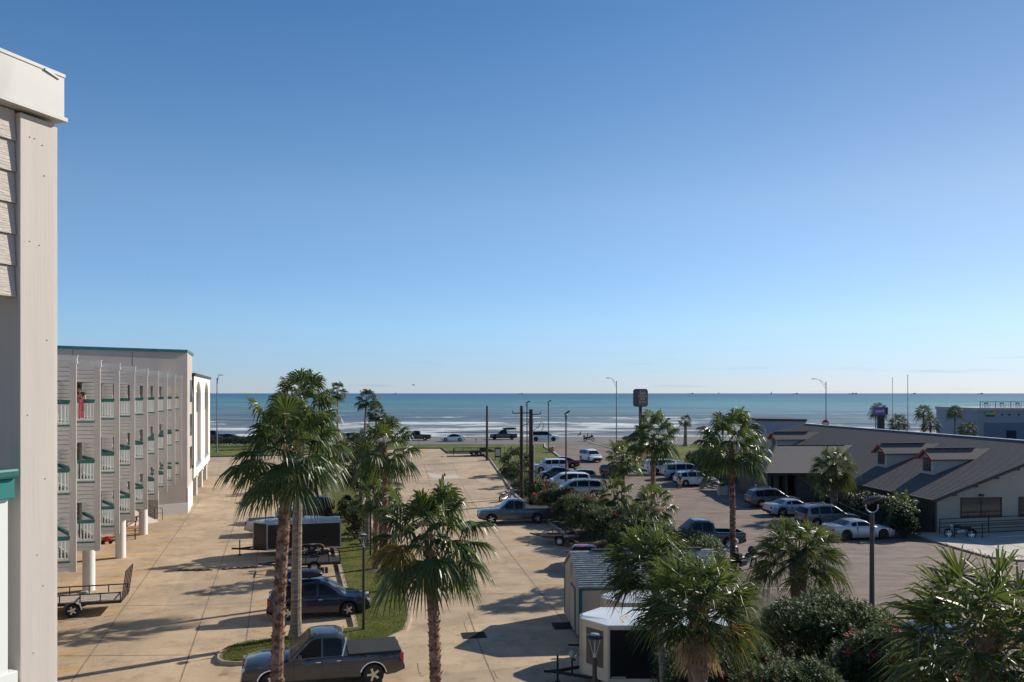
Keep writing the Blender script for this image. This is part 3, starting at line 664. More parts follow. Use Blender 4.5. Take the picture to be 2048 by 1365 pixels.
nb = empty('stair_landing_wall', (-30.0,66.9,0), R(13)); tag(nb, 'pale landing wall with small posted notices behind the stair rail', 'wall')
b = MB(); b.bb(-1.6,.9,2.2,2.35,0,3.1); b.build('wall_panel', M['infill'], nb)
b = MB()
for i, z in enumerate((2.3,2.0,1.65)): b.bb(.1,.75,2.19,2.196,z,z+.16)
b.build('notice', mat('notice', (.35,.42,.55), .6), nb)

# ---------- own building in the left foreground ----------
Q0 = V((-2.26,3.65)); wd2 = V((.36,.933)); no2 = V((.933,-.36))     # wall faces right
ho = empty('near_building', (Q0.x,Q0.y,0)); tag(ho, 'sunlit beige clapboard building corner with flashing and teal rail filling the left edge', 'building')
def nl(s, o): p = wd2*s+no2*o; return (p.x, p.y)
b = MB(); siding(b, V(nl(-3,-.055)), V(nl(.108,-.055)), 10.94, 11.8, step=.142, out=.014, n=no2, gap=.003); b.build('siding_wall', mat('siding_near', (.52,.455,.40), .7, var=.03, vscale=2, bump=.6, bscale=14, stretch=(1,1,9)), ho, fix=False)
b = MB(); b.prism([nl(.112,-1.1),nl(.112,-.02),nl(.292,-.02),nl(.292,-1.1)], 2.0, 11.78); b.build('corner_board', mat('board', (.52,.46,.41), .7, var=.03, vscale=3, bump=.05, bscale=12, stretch=(8,8,.5)), ho, bevel=.004)
b = MB(); b.prism([nl(.2955,-.2),nl(.2955,-.028),nl(.313,-.028),nl(.313,-.2)], 2.0, 11.77)
b.build('edge_board', M['trim'], ho, bevel=.003)
b = MB(); b.prism([nl(-3,-.3),nl(-3,.010),nl(.318,.010),nl(.318,-.3)], 11.815, 12.005)
b.prism([nl(-3,-.3),nl(-3,.014),nl(.322,.014),nl(.322,-.3)], 12.005, 12.02); b.prism([nl(-3,-.3),nl(-3,.022),nl(.328,.022),nl(.328,-.3)], 11.795, 11.813)
b.build('parapet_flashing', M['cap_stain'], ho)
b = MB(); b.bar((*nl(.21,.016),12.008),(*nl(.29,.014),11.99),.004,.010); b.build('bent_flashing', M['cap_stain'], ho)
b = MB()
for k,(s,z) in enumerate([(.16,11.68),(.185,11.68),(.225,11.66),(.235,11.52),(.16,11.2),(.21,11.19),(.25,10.75),(.15,10.4),(.24,10.1),(.20,9.75),(.23,9.6),(.18,9.3)]): x, y = nl(s,-.019); b.box((x,y,z), (.005,.004,.004), .3)
b.build('nail_heads', M['trim'], ho)
b = MB(); b.prism([nl(-3,-1.2),nl(-3,-1.15),nl(.2,-1.15),nl(.2,-1.2)], 8.9, 11.8)
b.build('inner_wall', M['stucco'], ho)
b = MB(); b.prism([nl(-3,-1.2),nl(-3,-.02),nl(.08,-.02),nl(.08,-1.2)], 8.95, 9.11); b.build('balcony_floor', M['concrete_light'], ho)
b = MB(); siding(b, V(nl(-3,-.03)), V(nl(.085,-.03)), 6.2, 8.98, step=.142, n=no2); b.build('lower_siding', M['siding'], ho, fix=False)
b = MB()
for s in (-.55,-.43,-.31,-.19,-.075,.032): b.box((*nl(s-.01,-.03),9.64), (.045,.04,.86), atan2(.933,.36))
b.prism([nl(-3,-.065),nl(-3,-.0),nl(.085,-.0),nl(.085,-.065)], 9.19, 9.25)
r_ = b.build('railing', M['rail_white'], ho, bevel=.004)
b = MB(); b.prism([nl(-3,-.07),nl(-3,.035),nl(.068,.035),nl(.068,-.07)], 10.12, 10.165); b.build('handrail', M['teal'], r_, bevel=.012)
b = MB(); b.prism([nl(-3,-.05),nl(-3,.012),nl(.06,.012),nl(.06,-.05)], 10.03, 10.118); b.build('rail_board', mat('teal_worn', (.012,.17,.16), .5, col2=(.012,.19,.175), vscale=2), r_, bevel=.004)
b = MB(); b.prism([nl(.30,-.2),nl(.32,-.2),nl(-1.2,-3.4),nl(-1.4,-3.3)], 6.2, 11.8); b.build('return_wall', M['siding'], ho)
# ---------- vehicles (x forward, z up, wheels on z = 0) ----------
def lerp_poly(pts, x):
    if x <= pts[0][0]: return pts[0][1]
    for (a, b), (c, d) in zip(pts[:-1], pts[1:]):
        if x <= c: return b + (d-b)*(x-a)/(c-a+1e-9)
    return pts[-1][1]
KIND = {
 # L, W, H, top profile of the lower body (x from tail to nose), belt z, cabin roof profile (x,z), wheel x, wheel r, clearance, side window split xs
 'pickup': dict(L=5.85,W=1.98,top=[(-2.92,1.02),(-2.85,1.10),(-.75,1.16),(-.7,1.18),(1.0,1.15),(1.25,1.15),(2.3,1.10),(2.78,1.03),(2.92,.86)],belt=1.16,
    roof=[(-.86,1.14),(-.70,1.80),(-.45,1.90),(.1,1.93),(.45,1.90),(1.30,1.13)],wx=(-1.78,1.92),wr=.40,cl=.36,split=[-.62,.06,.13,1.02],bed=(-2.78,-.92),hoodw=.86),
 'suv': dict(L=4.65,W=1.86,top=[(-2.32,.72),(-2.28,1.02),(-2.1,1.08),(-.7,1.04),(.8,1.02),(1.15,1.00),(1.9,.92),(2.2,.82),(2.32,.62)],belt=1.03,
    roof=[(-2.22,1.04),(-1.98,1.50),(-1.65,1.62),(-.6,1.70),(.05,1.69),(.35,1.62),(1.22,1.0)],wx=(-1.38,1.32),wr=.35,cl=.24,split=[-1.85,-1.15,-1.08,-.12,-.04,.92],hoodw=.84),
 'bigsuv': dict(L=5.6,W=2.02,top=[(-2.80,.75),(-2.78,1.10),(-2.6,1.18),(1.0,1.14),(1.35,1.13),(2.2,1.08),(2.65,.98),(2.80,.72)],belt=1.15,
    roof=[(-2.74,1.16),(-2.60,1.72),(-2.30,1.86),(-.6,1.92),(.35,1.90),(.70,1.82),(1.45,1.12)],wx=(-1.72,1.72),wr=.40,cl=.30,split=[-2.45,-1.45,-1.37,-.25,-.17,1.12],hoodw=.86),
 'boxsuv': dict(L=4.75,W=1.88,top=[(-2.37,.72),(-2.35,1.08),(-2.2,1.13),(.9,1.10),(1.2,1.10),(2.05,1.04),(2.3,.92),(2.37,.68)],belt=1.10,
    roof=[(-2.33,1.12),(-2.22,1.66),(-2.02,1.77),(-.6,1.81),(.45,1.79),(.66,1.72),(1.15,1.08)],wx=(-1.42,1.40),wr=.37,cl=.27,split=[-2.05,-1.15,-1.07,-.12,-.04,.90],hoodw=.86),
 'van': dict(L=5.1,W=1.98,top=[(-2.55,.70),(-2.53,1.0),(-2.4,1.06),(.9,1.0),(1.5,.97),(2.1,.86),(2.42,.72),(2.55,.56)],belt=1.03,
    roof=[(-2.48,1.04),(-2.28,1.55),(-2.0,1.68),(-.6,1.75),(.35,1.72),(.75,1.60),(1.85,.90)],wx=(-1.50,1.55),wr=.34,cl=.22,split=[-2.15,-1.05,-.97,.15,.23,1.25],hoodw=.84),
 'sedan': dict(L=4.75,W=1.83,top=[(-2.37,.58),(-2.34,.90),(-2.15,.98),(-1.55,1.01),(-.6,.95),(.8,.92),(1.1,.92),(1.85,.80),(2.2,.70),(2.37,.52)],belt=.95,
    roof=[(-1.75,.98),(-1.05,1.34),(-.6,1.43),(0,1.46),(.3,1.42),(1.15,.90)],wx=(-1.38,1.40),wr=.33,cl=.19,split=[-1.12,-.70,-.63,.0,.07,.88],hoodw=.84),
 'coupe': dict(L=4.85,W=1.90,top=[(-2.42,.58),(-2.40,.94),(-2.2,1.02),(-1.6,1.03),(-1.3,1.05),(-.7,.97),(.5,.92),(.85,.93),(1.8,.86),(2.25,.76),(2.42,.50)],belt=.97,
    roof=[(-1.65,1.02),(-.95,1.33),(-.55,1.40),(-.1,1.40),(.15,1.36),(.95,.92)],wx=(-1.42,1.45),wr=.36,cl=.18,split=[-1.0,-.62,-.52,.62],hoodw=.88),
}
MESHC = {}
def xsamples(k, extra=()):
    xs = set()
    for x, _ in k['top']: xs.add(round(x,3))
    ar = k['wr']+.06
    for wx in k['wx']:
        for a in range(0, 181, 15): xs.add(round(wx - (ar)*cos(R(a)), 3))
        xs.add(round(wx-ar-.01,3)); xs.add(round(wx+ar+.01,3))
    for e in extra: xs.add(round(e,3))
    x = -k['L']/2
    while x < k['L']/2: xs.add(round(x,3)); x += .3
    return sorted(xs)
def halfw(k, x):
    L = k['L']/2; w = k['W']/2; t = abs(x)/L
    return w*(1-.10*max(0,(t-.72)/.28)**2-.05*(t**4))
def zbot(k, x):
    z = k['cl']; ar = k['wr']+.06; L = k['L']/2
    if abs(x) > L-.35: z += .10*((abs(x)-(L-.35))/.35)
    for wx in k['wx']:
        if abs(x-wx) <= ar+1e-6: z = max(z, k['wr'] + sqrt(max(0, ar*ar-(x-wx)**2)))
    return z
def body_mesh(kn, bed):
    key = ('body', kn, bed)
    if key in MESHC: return MESHC[key]
    k = KIND[kn]; ex = []
    if bed: ex = [k['bed'][0]-.005, k['bed'][0], k['bed'][1], k['bed'][1]+.005]
    b = MB(); rows = []
    for x in xsamples(k, ex):
        w = halfw(k, x); zb = zbot(k, x); z1 = lerp_poly(k['top'], x); h = max(.05, z1-zb)
        inb = bed and k['bed'][0]-1e-6 <= x <= k['bed'][1]+1e-6
        hw = w*(k['hoodw'] if x > .9 else .93)
        fl = .62
        half = [(w*.80,zb),(w*.975,zb),(w,zb+.12*h),(w*1.0,zb+.5*h),(w*.985,zb+.72*h),(w*.965,z1-.05*h-.005),(hw+.01,z1),(hw-.06,z1+ (0 if inb else .012)),(hw-.065, fl if inb else z1+.014),(0, fl if inb else z1+.035)]
        ring = [(x,y,z) for y,z in half] + [(x,-y,z) for y,z in half[:-1][::-1]]
        rows.append(ring)
    b.grid(rows, close=True)
    n = len(rows[0]); b.add(rows[0], [tuple(range(n))]); b.add(rows[-1], [tuple(range(n))[::-1]])
    me = b.mesh('car_body', M['p_grey'], smooth=.55); MESHC[key] = me; return me
def cab(k):
    zb = k['belt']; H = max(z for _, z in k['roof']); wb = k['W']/2*.955; wt = k['W']/2*.74
    return zb, H, wb, wt
def cy(k, z):
    zb, H, wb, wt = cab(k); t = max(0, (z-zb)/(H-zb)); return wb - (wb-wt)*t**1.15
def cabin_mesh(kn):
    key = ('cab', kn)
    if key in MESHC: return MESHC[key]
    k = KIND[kn]; zb, H, wb, wt = cab(k); b = MB(); xs = sorted(set([x for x,_ in k['roof']]+[k['roof'][0][0]+(k['roof'][-1][0]-k['roof'][0][0])*i/14 for i in range(15)]))
    rows = []
    for x in xs:
        zr = max(lerp_poly(k['roof'], x), zb-.02); z0 = zb-.12; e = min(.07, (zr-z0)*.4)
        y0, y1, y2 = cy(k, z0)+.0, cy(k, zr-e), cy(k, zr)-.06
        ym = cy(k, (z0+zr-e)/2)
        half = [(y0,z0),(ym,(z0+zr-e)/2),(y1,zr-e),(y2,zr-.008),(y2*.6,zr+.012),(0,zr+.02)]
        rows.append([(x,y,z) for y,z in half]+[(x,-y,z) for y,z in half[:-1][::-1]])
    b.grid(rows); n = len(rows[0]); b.add(rows[0], [tuple(range(n))]); b.add(rows[-1], [tuple(range(n))[::-1]])
    me = b.mesh('cabin', M['p_grey'], smooth=.6); MESHC[key] = me; return me
def side_win(kn, xa, xb, s):
    k = KIND[kn]; zb = k['belt']; b = MB(); rows = []
    N_ = 7
    pts = []
    lo = max(xa, k['roof'][0][0]+.1); 
    for i in range(N_+1):
        x = xa+(xb-xa)*i/N_; zr = lerp_poly(k['roof'], x)-.10; z0 = zb+.045
        if zr < z0+.02: zr = z0+.02
        if zr > zb: rows.append([(x, s*(cy(k,z)+.012), z) for z in (z0, (z0+zr)/2, zr)])
    b.grid(rows); return b
def top_win(kn, front):
    k = KIND[kn]; r = k['roof']; zb = k['belt']
    if front: (x0,z0),(x1,z1) = r[-1], r[-2]
    else: (x0,z0),(x1,z1) = r[0], r[1] if kn != 'coupe' and kn != 'sedan' else r[1]
    b = MB(); rows = []; sg = 1 if front else -1
    z0c = max(z0, zb-.02); t0 = (z0c-z0)/(z1-z0+1e-9)
    for i in range(5):
        t = t0 + (1-t0)*(.06+.88*i/4); x = x0+(x1-x0)*t; z = z0+(z1-z0)*t; y = cy(k, z)-.085
        row = []
        for j in range(7):
            q = -1+2*j/6; row.append((x+sg*.018, y*q, z+.014+.016*(1-abs(q))))
        rows.append(row)
    b.grid(rows); return b
def wheel_mesh(r, style):
    key = ('wh', round(r,3), style)
    if key in MESHC: return MESHC[key]
    b = MB(); w = .22 if r < .38 else .26
    b.lathe([(r*.66,-w/2),(r*.93,-w/2),(r,-w/2+.035),(r,w/2-.035),(r*.93,w/2),(r*.66,w/2),(r*.62,w/2-.05),(r*.62,-w/2+.05),(r*.66,-w/2)], 22, axis='Y')
    tyre = b.mesh('tyre', M['rubber'], smooth=.7)
    b = MB(); R_ = r*.64
    b.lathe([(R_,w/2-.03),(R_*.93,w/2-.015),(R_*.88,w/2-.05),(R_*.86,0)], 22, axis='Y')
    b.lathe([(.001,w/2-.075),(R_*.87,w/2-.11)], 22, axis='Y', mi=1)
    ns = 5 if style != 'w8' else 8
    for i in range(ns):
        a = 2*pi*i/ns
        for da in (0,):
            p0 = (R_*.12*cos(a), w/2-.05, R_*.12*sin(a)); p1 = (R_*.92*cos(a+da), w/2-.035, R_*.92*sin(a+da)); b.bar(p0, p1, .03, .085 if style != 'w8' else .06)
    b.lathe([(.001,w/2-.03),(R_*.2,w/2-.035),(R_*.22,w/2-.07)], 12, axis='Y')
    rim = b.mesh('rim', [M['rim_dark'] if style == 'wd' else (M['rim_white'] if style=='w8' else M['rim']), M['black']], smooth=.6)
    MESHC[key] = (tyre, rim); return MESHC[key]
def put(name, me, parent, m=None):
    if m is not None:
        key = ('mc', me.name, m.name)
        if key not in MESHC:
            c = me.copy(); c.materials.clear(); c.materials.append(m); MESHC[key] = c
        me = MESHC[key]
    return link(name, me, parent)
def add_wheels(root, xs, W, r, style='w5', inset=.13):
    ty, ri = wheel_mesh(r, style)
    for x in xs:
        for s in (1,-1):
            o = link('wheel', ty, root); o.location = (x, s*(W/2-inset), r); o.rotation_euler = (0,0,0 if s > 0 else pi)
            q = link('rim', ri, o)
def car(name, kn, col, pos, hd, label, cat, group=None, style='w5', roofcol=None, cover=None, rails=False, trimcol=None, windows=None, flare=None, far=False, plate=True, glass='glass', scale=None):
    k = KIND[kn]; x, y = pos; root = empty(name, (x, y, zt(y)+.016), R(hd), label, cat, group)
    if scale: root.scale = scale
    pm = M[col]; bed = 'bed' in k and cover is None
    body = put('body', body_mesh(kn, bed), root, pm)
    put('cabin', cabin_mesh(kn), root, M[roofcol] if roofcol else pm)
    g = M[glass]; sp = k['split']
    for s in (1,-1):
        for i in range(0, len(sp), 2):
            if windows and (s, i//2) in windows: 
                continue
            key = ('sw', kn, i, s, glass)
            if key not in MESHC: MESHC[key] = side_win(kn, sp[i], sp[i+1], s).mesh('side_window', g)
            link('side_window', MESHC[key], root)
    for f in (True, False):
        key = ('tw', kn, f, glass)
        if key not in MESHC: MESHC[key] = top_win(kn, f).mesh('windshield' if f else 'rear_window', g, smooth=1)
        link('windshield' if f else 'rear_window', MESHC[key], root)
    add_wheels(root, k['wx'], k['W'], k['wr'], style)
    L, W = k['L']/2, k['W']/2; nose = lerp_poly(k['top'], L-.12); tail = lerp_poly(k['top'], -L+.06)
    def part(key, fn, nm, m):
        kk = (key, kn)
        if kk not in MESHC:
            b = MB(); fn(b); MESHC[kk] = b.mesh(nm, m, bevel=.012)
        return put(nm, MESHC[kk], root, m)
    part('chas', lambda b: b.bb(-L+.3, L-.35, -W*.66, W*.66, k['cl']-.06, .62), 'underbody', M['black_matt'])
    for s in (1,-1):
        wn, wt_ = halfw(k, L-.12), halfw(k, -L+.06)
        part(('hl',s), lambda b: b.box((L-.14, s*(wn-.20), nose-.12), (.26,.34,.15), s*-.25), 'headlight', M['headlamp'])
        part(('tl',s), lambda b: (b.box((-L+.07, s*(wt_-.10), tail-(.20 if kn in ('sedan','coupe') else .16)), (.16,.20,.16 if kn in ('sedan','coupe') else .34), 0)), 'taillight', M['redlamp'])
        def mir(b): b.box((sp[-1]-.12, s*(W+.06), k['belt']+.12), (.14,.20,.15)); b.box((sp[-1]-.10, s*(W-.03), k['belt']+.07), (.06,.14,.05))
        part(('mi',s), mir, 'mirror', pm)
    part('gr', lambda b: b.box((L-.035, 0, nose-.17), (.10, W*1.05, .20)), 'grille', M['black'])
    part('fb', lambda b: b.box((L-.06, 0, k['cl']+.17), (.16, W*1.62, .16)), 'front_bumper', M['black_matt'] if trimcol is None else M[trimcol])
    part('rb', lambda b: b.box((-L+.05, 0, k['cl']+.20), (.20, W*1.70, .18)), 'rear_bumper', M['black_matt'] if trimcol is None else M[trimcol])
    if not far:
        def dh(b):
            for s in (1,-1):
                for i in range(0, min(4,len(sp)) if kn not in ('coupe',) else 0, 2):
                    xx = sp[-1-i-1]+.10; b.box((xx, s*(W*.988), k['belt']-.13), (.18,.03,.035))
        if kn != 'coupe': part('dh', dh, 'door_handles', M['chrome'])
        def seams(b):
            for s in (1,-1):
                for xx in sorted(set([sp[-1]+.10]+[ (sp[i]+sp[i-1])/2 for i in range(2,len(sp),2)]+[sp[0]+.02 if kn=='pickup' else sp[2]-.08])):
                    if kn=='coupe' and xx < -.8: continue
                    b.box((xx, s*(W*.993), (k['cl']+k['belt'])/2+.08), (.014, .022, (k['belt']-k['cl'])*.78))
        part('se', seams, 'door_seams', M['black'])
        if plate: part('pl', lambda b: b.box((-L-.01, 0, tail-.36), (.03,.32,.15)), 'number_plate', M['plate'])
    if cover:
        part('cv', lambda b: b.bb(k['bed'][0]-.06, k['bed'][1]+.05, -W*.90, W*.90, 1.10, 1.215), 'bed_cover', M[cover])
    if rails:
        def rr(b):
            for s in (1,-1): b.tube([(k['roof'][1][0]+.15,s*(cy(k,9)*0+W*.66),k['roof'][2][1]+.02),(k['roof'][2][0]+.1,s*W*.67,k['roof'][2][1]+.09),(k['roof'][-2][0]-.35,s*W*.67,k['roof'][-3][1]+.07),(k['roof'][-2][0]-.1,s*W*.66,k['roof'][-2][1]+.0)], .022, 6)
        part('ra', rr, 'roof_rails', M['galv'])
    if flare:
        def fl(b):
            for s in (1,-1):
                for wx in k['wx']:
                    r = k['wr']+.085; b.tube([(wx-r*cos(R(a)), s*(W-.005), k['wr']+r*sin(R(a))) for a in range(8,173,12)], .035, 6)
        part('fl'+flare, fl, 'wheel_arch_trim', M[flare])
    return root
def gpos(px, py): return G(px, py)

# foreground pickup with its driver
tr = car('pickup_truck', 'pickup', 'p_grey', (-6.86,30.1), 195.5, 'dark grey crew cab pickup with black bed cover driving past the round lawn tip', 'pickup truck', cover='black_matt', flare='chrome', windows={(1,1)}, scale=(.955,.97,.97))
k = KIND['pickup']
zb = k['belt']
for s in (1,-1): b = MB(); b.bar((-.63, s*(cy(k,1.18)+.016), 1.18), (-.80, s*(cy(k,1.80)+.0), 1.80), .09, .02); b.build('chrome_pillar', M['chrome'], tr, bevel=.006)
b = MB()
for xx in (.12,.86): b.bb(xx, xx+.34, .22, .62, .95, 1.2); b.bb(xx-.12, xx+.04, .22, .62, 1.2, 1.55)
b.bb(-.2,.95,-.9,.9,.75,.96); b.build('seats', M['black_matt'], tr, bevel=.02)
b = MB(); b.lathe([(.17,0),(.19,.012),(.21,0),(.19,-.012),(.17,0)], 18, axis='Z'); sw = b.build('steering_wheel', M['black'], tr, smooth=1); sw.location = (.80,.42,1.18); sw.rotation_euler = (0,R(62),0)
# window opening of the driver's door filled by a near-black sheet, the cab's shade put into its colour
bb_ = side_win('pickup', .13, 1.02, 1); me = bb_.mesh('window_cab_shade', mat('cab_shade', (.012,.011,.010), .9)); link('window_cab_shade', me, tr)
car('suv', 'suv', 'p_navy', (-9.15,39.25), 13, 'navy blue crossover with a black roof box parked nose to the lawn kerb', 'suv', style='w5')
tag(C.objects[-1]) if False else None
nv = [o for o in C.objects if o.name == 'suv'][0]
rb = empty('roof_box', (nv.location.x-.95*cos(R(13)), nv.location.y-.95*sin(R(13)), 1.78), R(13), 'glossy black roof cargo box strapped on the navy crossover', 'roof box')
b = MB(); rows = []
for x, s_ in [(-.95,.55),(-.92,.8),(-.7,.97),(0,1),(.6,.95),(.95,.7),(1.08,.35),(1.10,.1)]:
    ring = []
    for a in range(0,360,20):
        c_, s__ = cos(R(a)), sin(R(a)); q = lambda v: math.copysign(abs(v)**.5, v)
        ring.append((x, .42*q(c_)*(.6+.4*s_), .17+.0+ (.21*q(s__)*s_ if s__ > 0 else .15*q(s__)*min(1,s_*1.2))))
    rows.append(ring)
b.grid(rows, close=True); n = len(rows[0]); b.add(rows[0],[tuple(range(n))]); b.add(rows[-1],[tuple(range(n))]); b.build('box_shell', M['black'], rb, smooth=.7)
b = MB(); b.bar((-.5,-.6,.0),(-.5,.6,.0),.06,.04); b.bar((.5,-.6,.0),(.5,.6,.0),.06,.04); b.build('crossbars', M['black_matt'], rb)
car('pickup_truck', 'pickup', 'p_silver', (-16.9,62.0), 14, 'silver white pickup with dark glass parked just beyond the black enclosed trailer', 'pickup truck', glass='glass')
jp = car('jeep', 'boxsuv', 'p_black', (-17.3,69.3), 195, 'black boxy off roader with rear spare wheel parked beyond the silver pickup', 'off-roader', style='wd', flare='black_matt', scale=(.9,1,1.02))
ty, ri = wheel_mesh(.38,'wd'); o = link('spare_wheel', ty, jp); o.location = (-2.52,0,1.05); o.rotation_euler = (0,0,R(90)); link('rim', ri, o)
car('pickup_truck', 'pickup', 'p_slate', (.15,67.2), 187, 'slate grey crew cab pickup with flat bed cover reversed against the oleander hedge', 'pickup truck', cover='black_matt')
car('pickup_truck', 'pickup', 'p_darkblue', (12.75,56.2), 186, 'dark blue pickup with open bed and red tail lamp behind the fan palms', 'pickup truck')
# restaurant frontage row
GR = 'cars parked nose-in along the restaurant'
car('sports_coupe', 'coupe', 'p_silver', (25.05,59.9), 10, 'silver grey muscle coupe parked nearest to the restaurant walkway', 'car', GR, style='wd')
car('suv', 'suv', 'p_steel', (25.0,65.6), 10, 'grey blue crossover parked between the two silver coupes', 'suv', GR, rails=True)
car('sports_coupe', 'coupe', 'p_silverblue', (24.3,71.4), 8, 'pale silver coupe parked between the dark crossover and grey crossover', 'car', GR)
car('suv', 'suv', 'p_slate', (24.1,76.6), 6, 'dark crossover parked at the far end of the restaurant row', 'suv', GR, rails=True)
# left-hand row by the hedge, noses pointing left
GL = 'cars parked in the left bay by the hedge'
car('van', 'van', 'p_beige', (6.7,84.2), 185, 'champagne minivan with roof rails parked closest in the hedge bay', 'minivan', GL, rails=True)
car('van', 'van', 'p_white', (6.1,91.2), 187, 'pale silver minivan parked second from the near end of the hedge bay', 'minivan', GL)
car('sedan', 'sedan', 'p_darkblue', (5.2,99.4), 190, 'dark navy sedan parked beside the pale silver minivan', 'car', GL, style='w5')
car('suv', 'suv', 'p_teal', (7.9,96.5), 188, 'teal grey hatchback squeezed between navy sedan and silver minivan', 'car', GL, scale=(.8,.95,.88))
car('boxsuv', 'boxsuv', 'p_white', (4.9,107.2), 189, 'white boxy estate parked behind the navy sedan', 'suv', GL, scale=(.95,1,.93))
car('sedan', 'sedan', 'p_maroon', (6.7,112.4), 188, 'dark maroon sedan parked at the far end of the hedge bay', 'car', GL)
# moving cars on the entry drive
car('van', 'van', 'p_white', G(1181,923), -71, 'white minivan driving in from the seawall road toward the lot', 'minivan', style='w5', scale=(.93,.97,1))
car('sedan', 'suv', 'p_maroon', G(1226,954), -66, 'dark maroon hatchback turning in the entry drive behind the small palm', 'car', scale=(.88,.95,.88))
# right-hand row by the lawn
GRW = 'cars parked beside the right lawn'
car('bigsuv', 'bigsuv', 'p_slate', (20.2,110.0), 6, 'dark grey large suv parked first beside the right lawn', 'suv', GRW)
car('bigsuv', 'bigsuv', 'p_white', (19.6,104.6), 6, 'white large suv parked between the dark grey and grey blue ones', 'suv', GRW)
car('bigsuv', 'bigsuv', 'p_silverblue', (20.9,99.6), 5, 'long grey blue suv parked third beside the right lawn', 'suv', GRW, rails=True)
car('suv', 'suv', 'p_white', (20.7,93.5), 7, 'white crossover parked nearest beside the right lawn by the motorcycle', 'suv', GRW, rails=True)
# the seawall road
GS = 'vehicles on the seawall road'
def onroad(px, Y): return ((px-CX)*Y/F, Y)
car('pickup_truck', 'pickup', 'p_black', onroad(427,166), 180, 'black pickup on the seawall road at far left behind the hedge', 'pickup truck', GS, far=True)
car('sedan', 'sedan', 'p_navy', onroad(455,161), 180, 'dark blue sedan on the seawall road just right of the black pickup', 'car', GS, far=True, scale=(1,1,1.05))
car('sedan', 'van', 'p_slate', onroad(714,161), 0, 'dark minivan on the seawall road behind the left palm cluster', 'minivan', GS, far=True)
car('pickup_truck', 'pickup', 'p_black', onroad(833,165), 180, 'black crew cab pickup on the seawall road left of the white sedan', 'pickup truck', GS, far=True, style='w5')
car('sedan', 'sedan', 'p_white', onroad(906,161.5), 180, 'white sedan with dark roof on the seawall road heading left', 'car', GS, far=True, roofcol='p_black')
jt = car('jeep_truck', 'pickup', 'p_green', onroad(1007,168), 180, 'olive grey off road pickup with loaded rack on the seawall road', 'pickup truck', GS, far=True, style='wd', flare='black_matt', scale=(.95,.95,1.03))
b = MB()
for x in (-2.6,-1.0):
    for y in (-.7,.7): b.bar((x,y,1.1),(x,y,1.95),.05)
b.bb(-2.75,.1,-.72,.72,1.95,2.0); b.build('rack', M['black_matt'], jt)
b = MB(); b.tube([(-2.8,.1,2.2),(-2.0,.1,2.12),(-.6,.1,2.1),(.3,.1,2.2)], [.05,.22,.22,.05], 8); b.build('rack_load', M['black_matt'], jt, smooth=1)
car('suv', 'bigsuv', 'p_white', onroad(1089,163), 0, 'white suv with black roof on the seawall road by the junction', 'suv', GS, far=True, roofcol='p_black', style='wd')
car('suv', 'suv', 'p_maroon', onroad(1268,163), 180, 'dark red crossover on the seawall road partly behind the tall palm', 'suv', GS, far=True)
car('van', 'van', 'p_slate', onroad(1797,150), 180, 'dark minivan beyond the restaurant roof below the purple sign', 'minivan', GS, far=True)
car('pickup_truck', 'pickup', 'p_white', onroad(1852,146), 180, 'white pickup beyond the restaurant roof between small palms', 'pickup truck', GS, far=True)
car('suv', 'suv', 'p_white', onroad(1893,160), 180, 'white crossover on the seawall road near the blue grey building', 'suv', GS, far=True)
car('suv', 'suv', 'p_blue', (15.8,31.5), 170, 'dark blue crossover half hidden under the large palm at lower right', 'suv')
car('sports_coupe', 'coupe', 'p_red', (4.35,49.6), 262, 'red sports car in shade behind the garden shed', 'car', scale=(.9,.97,.95))
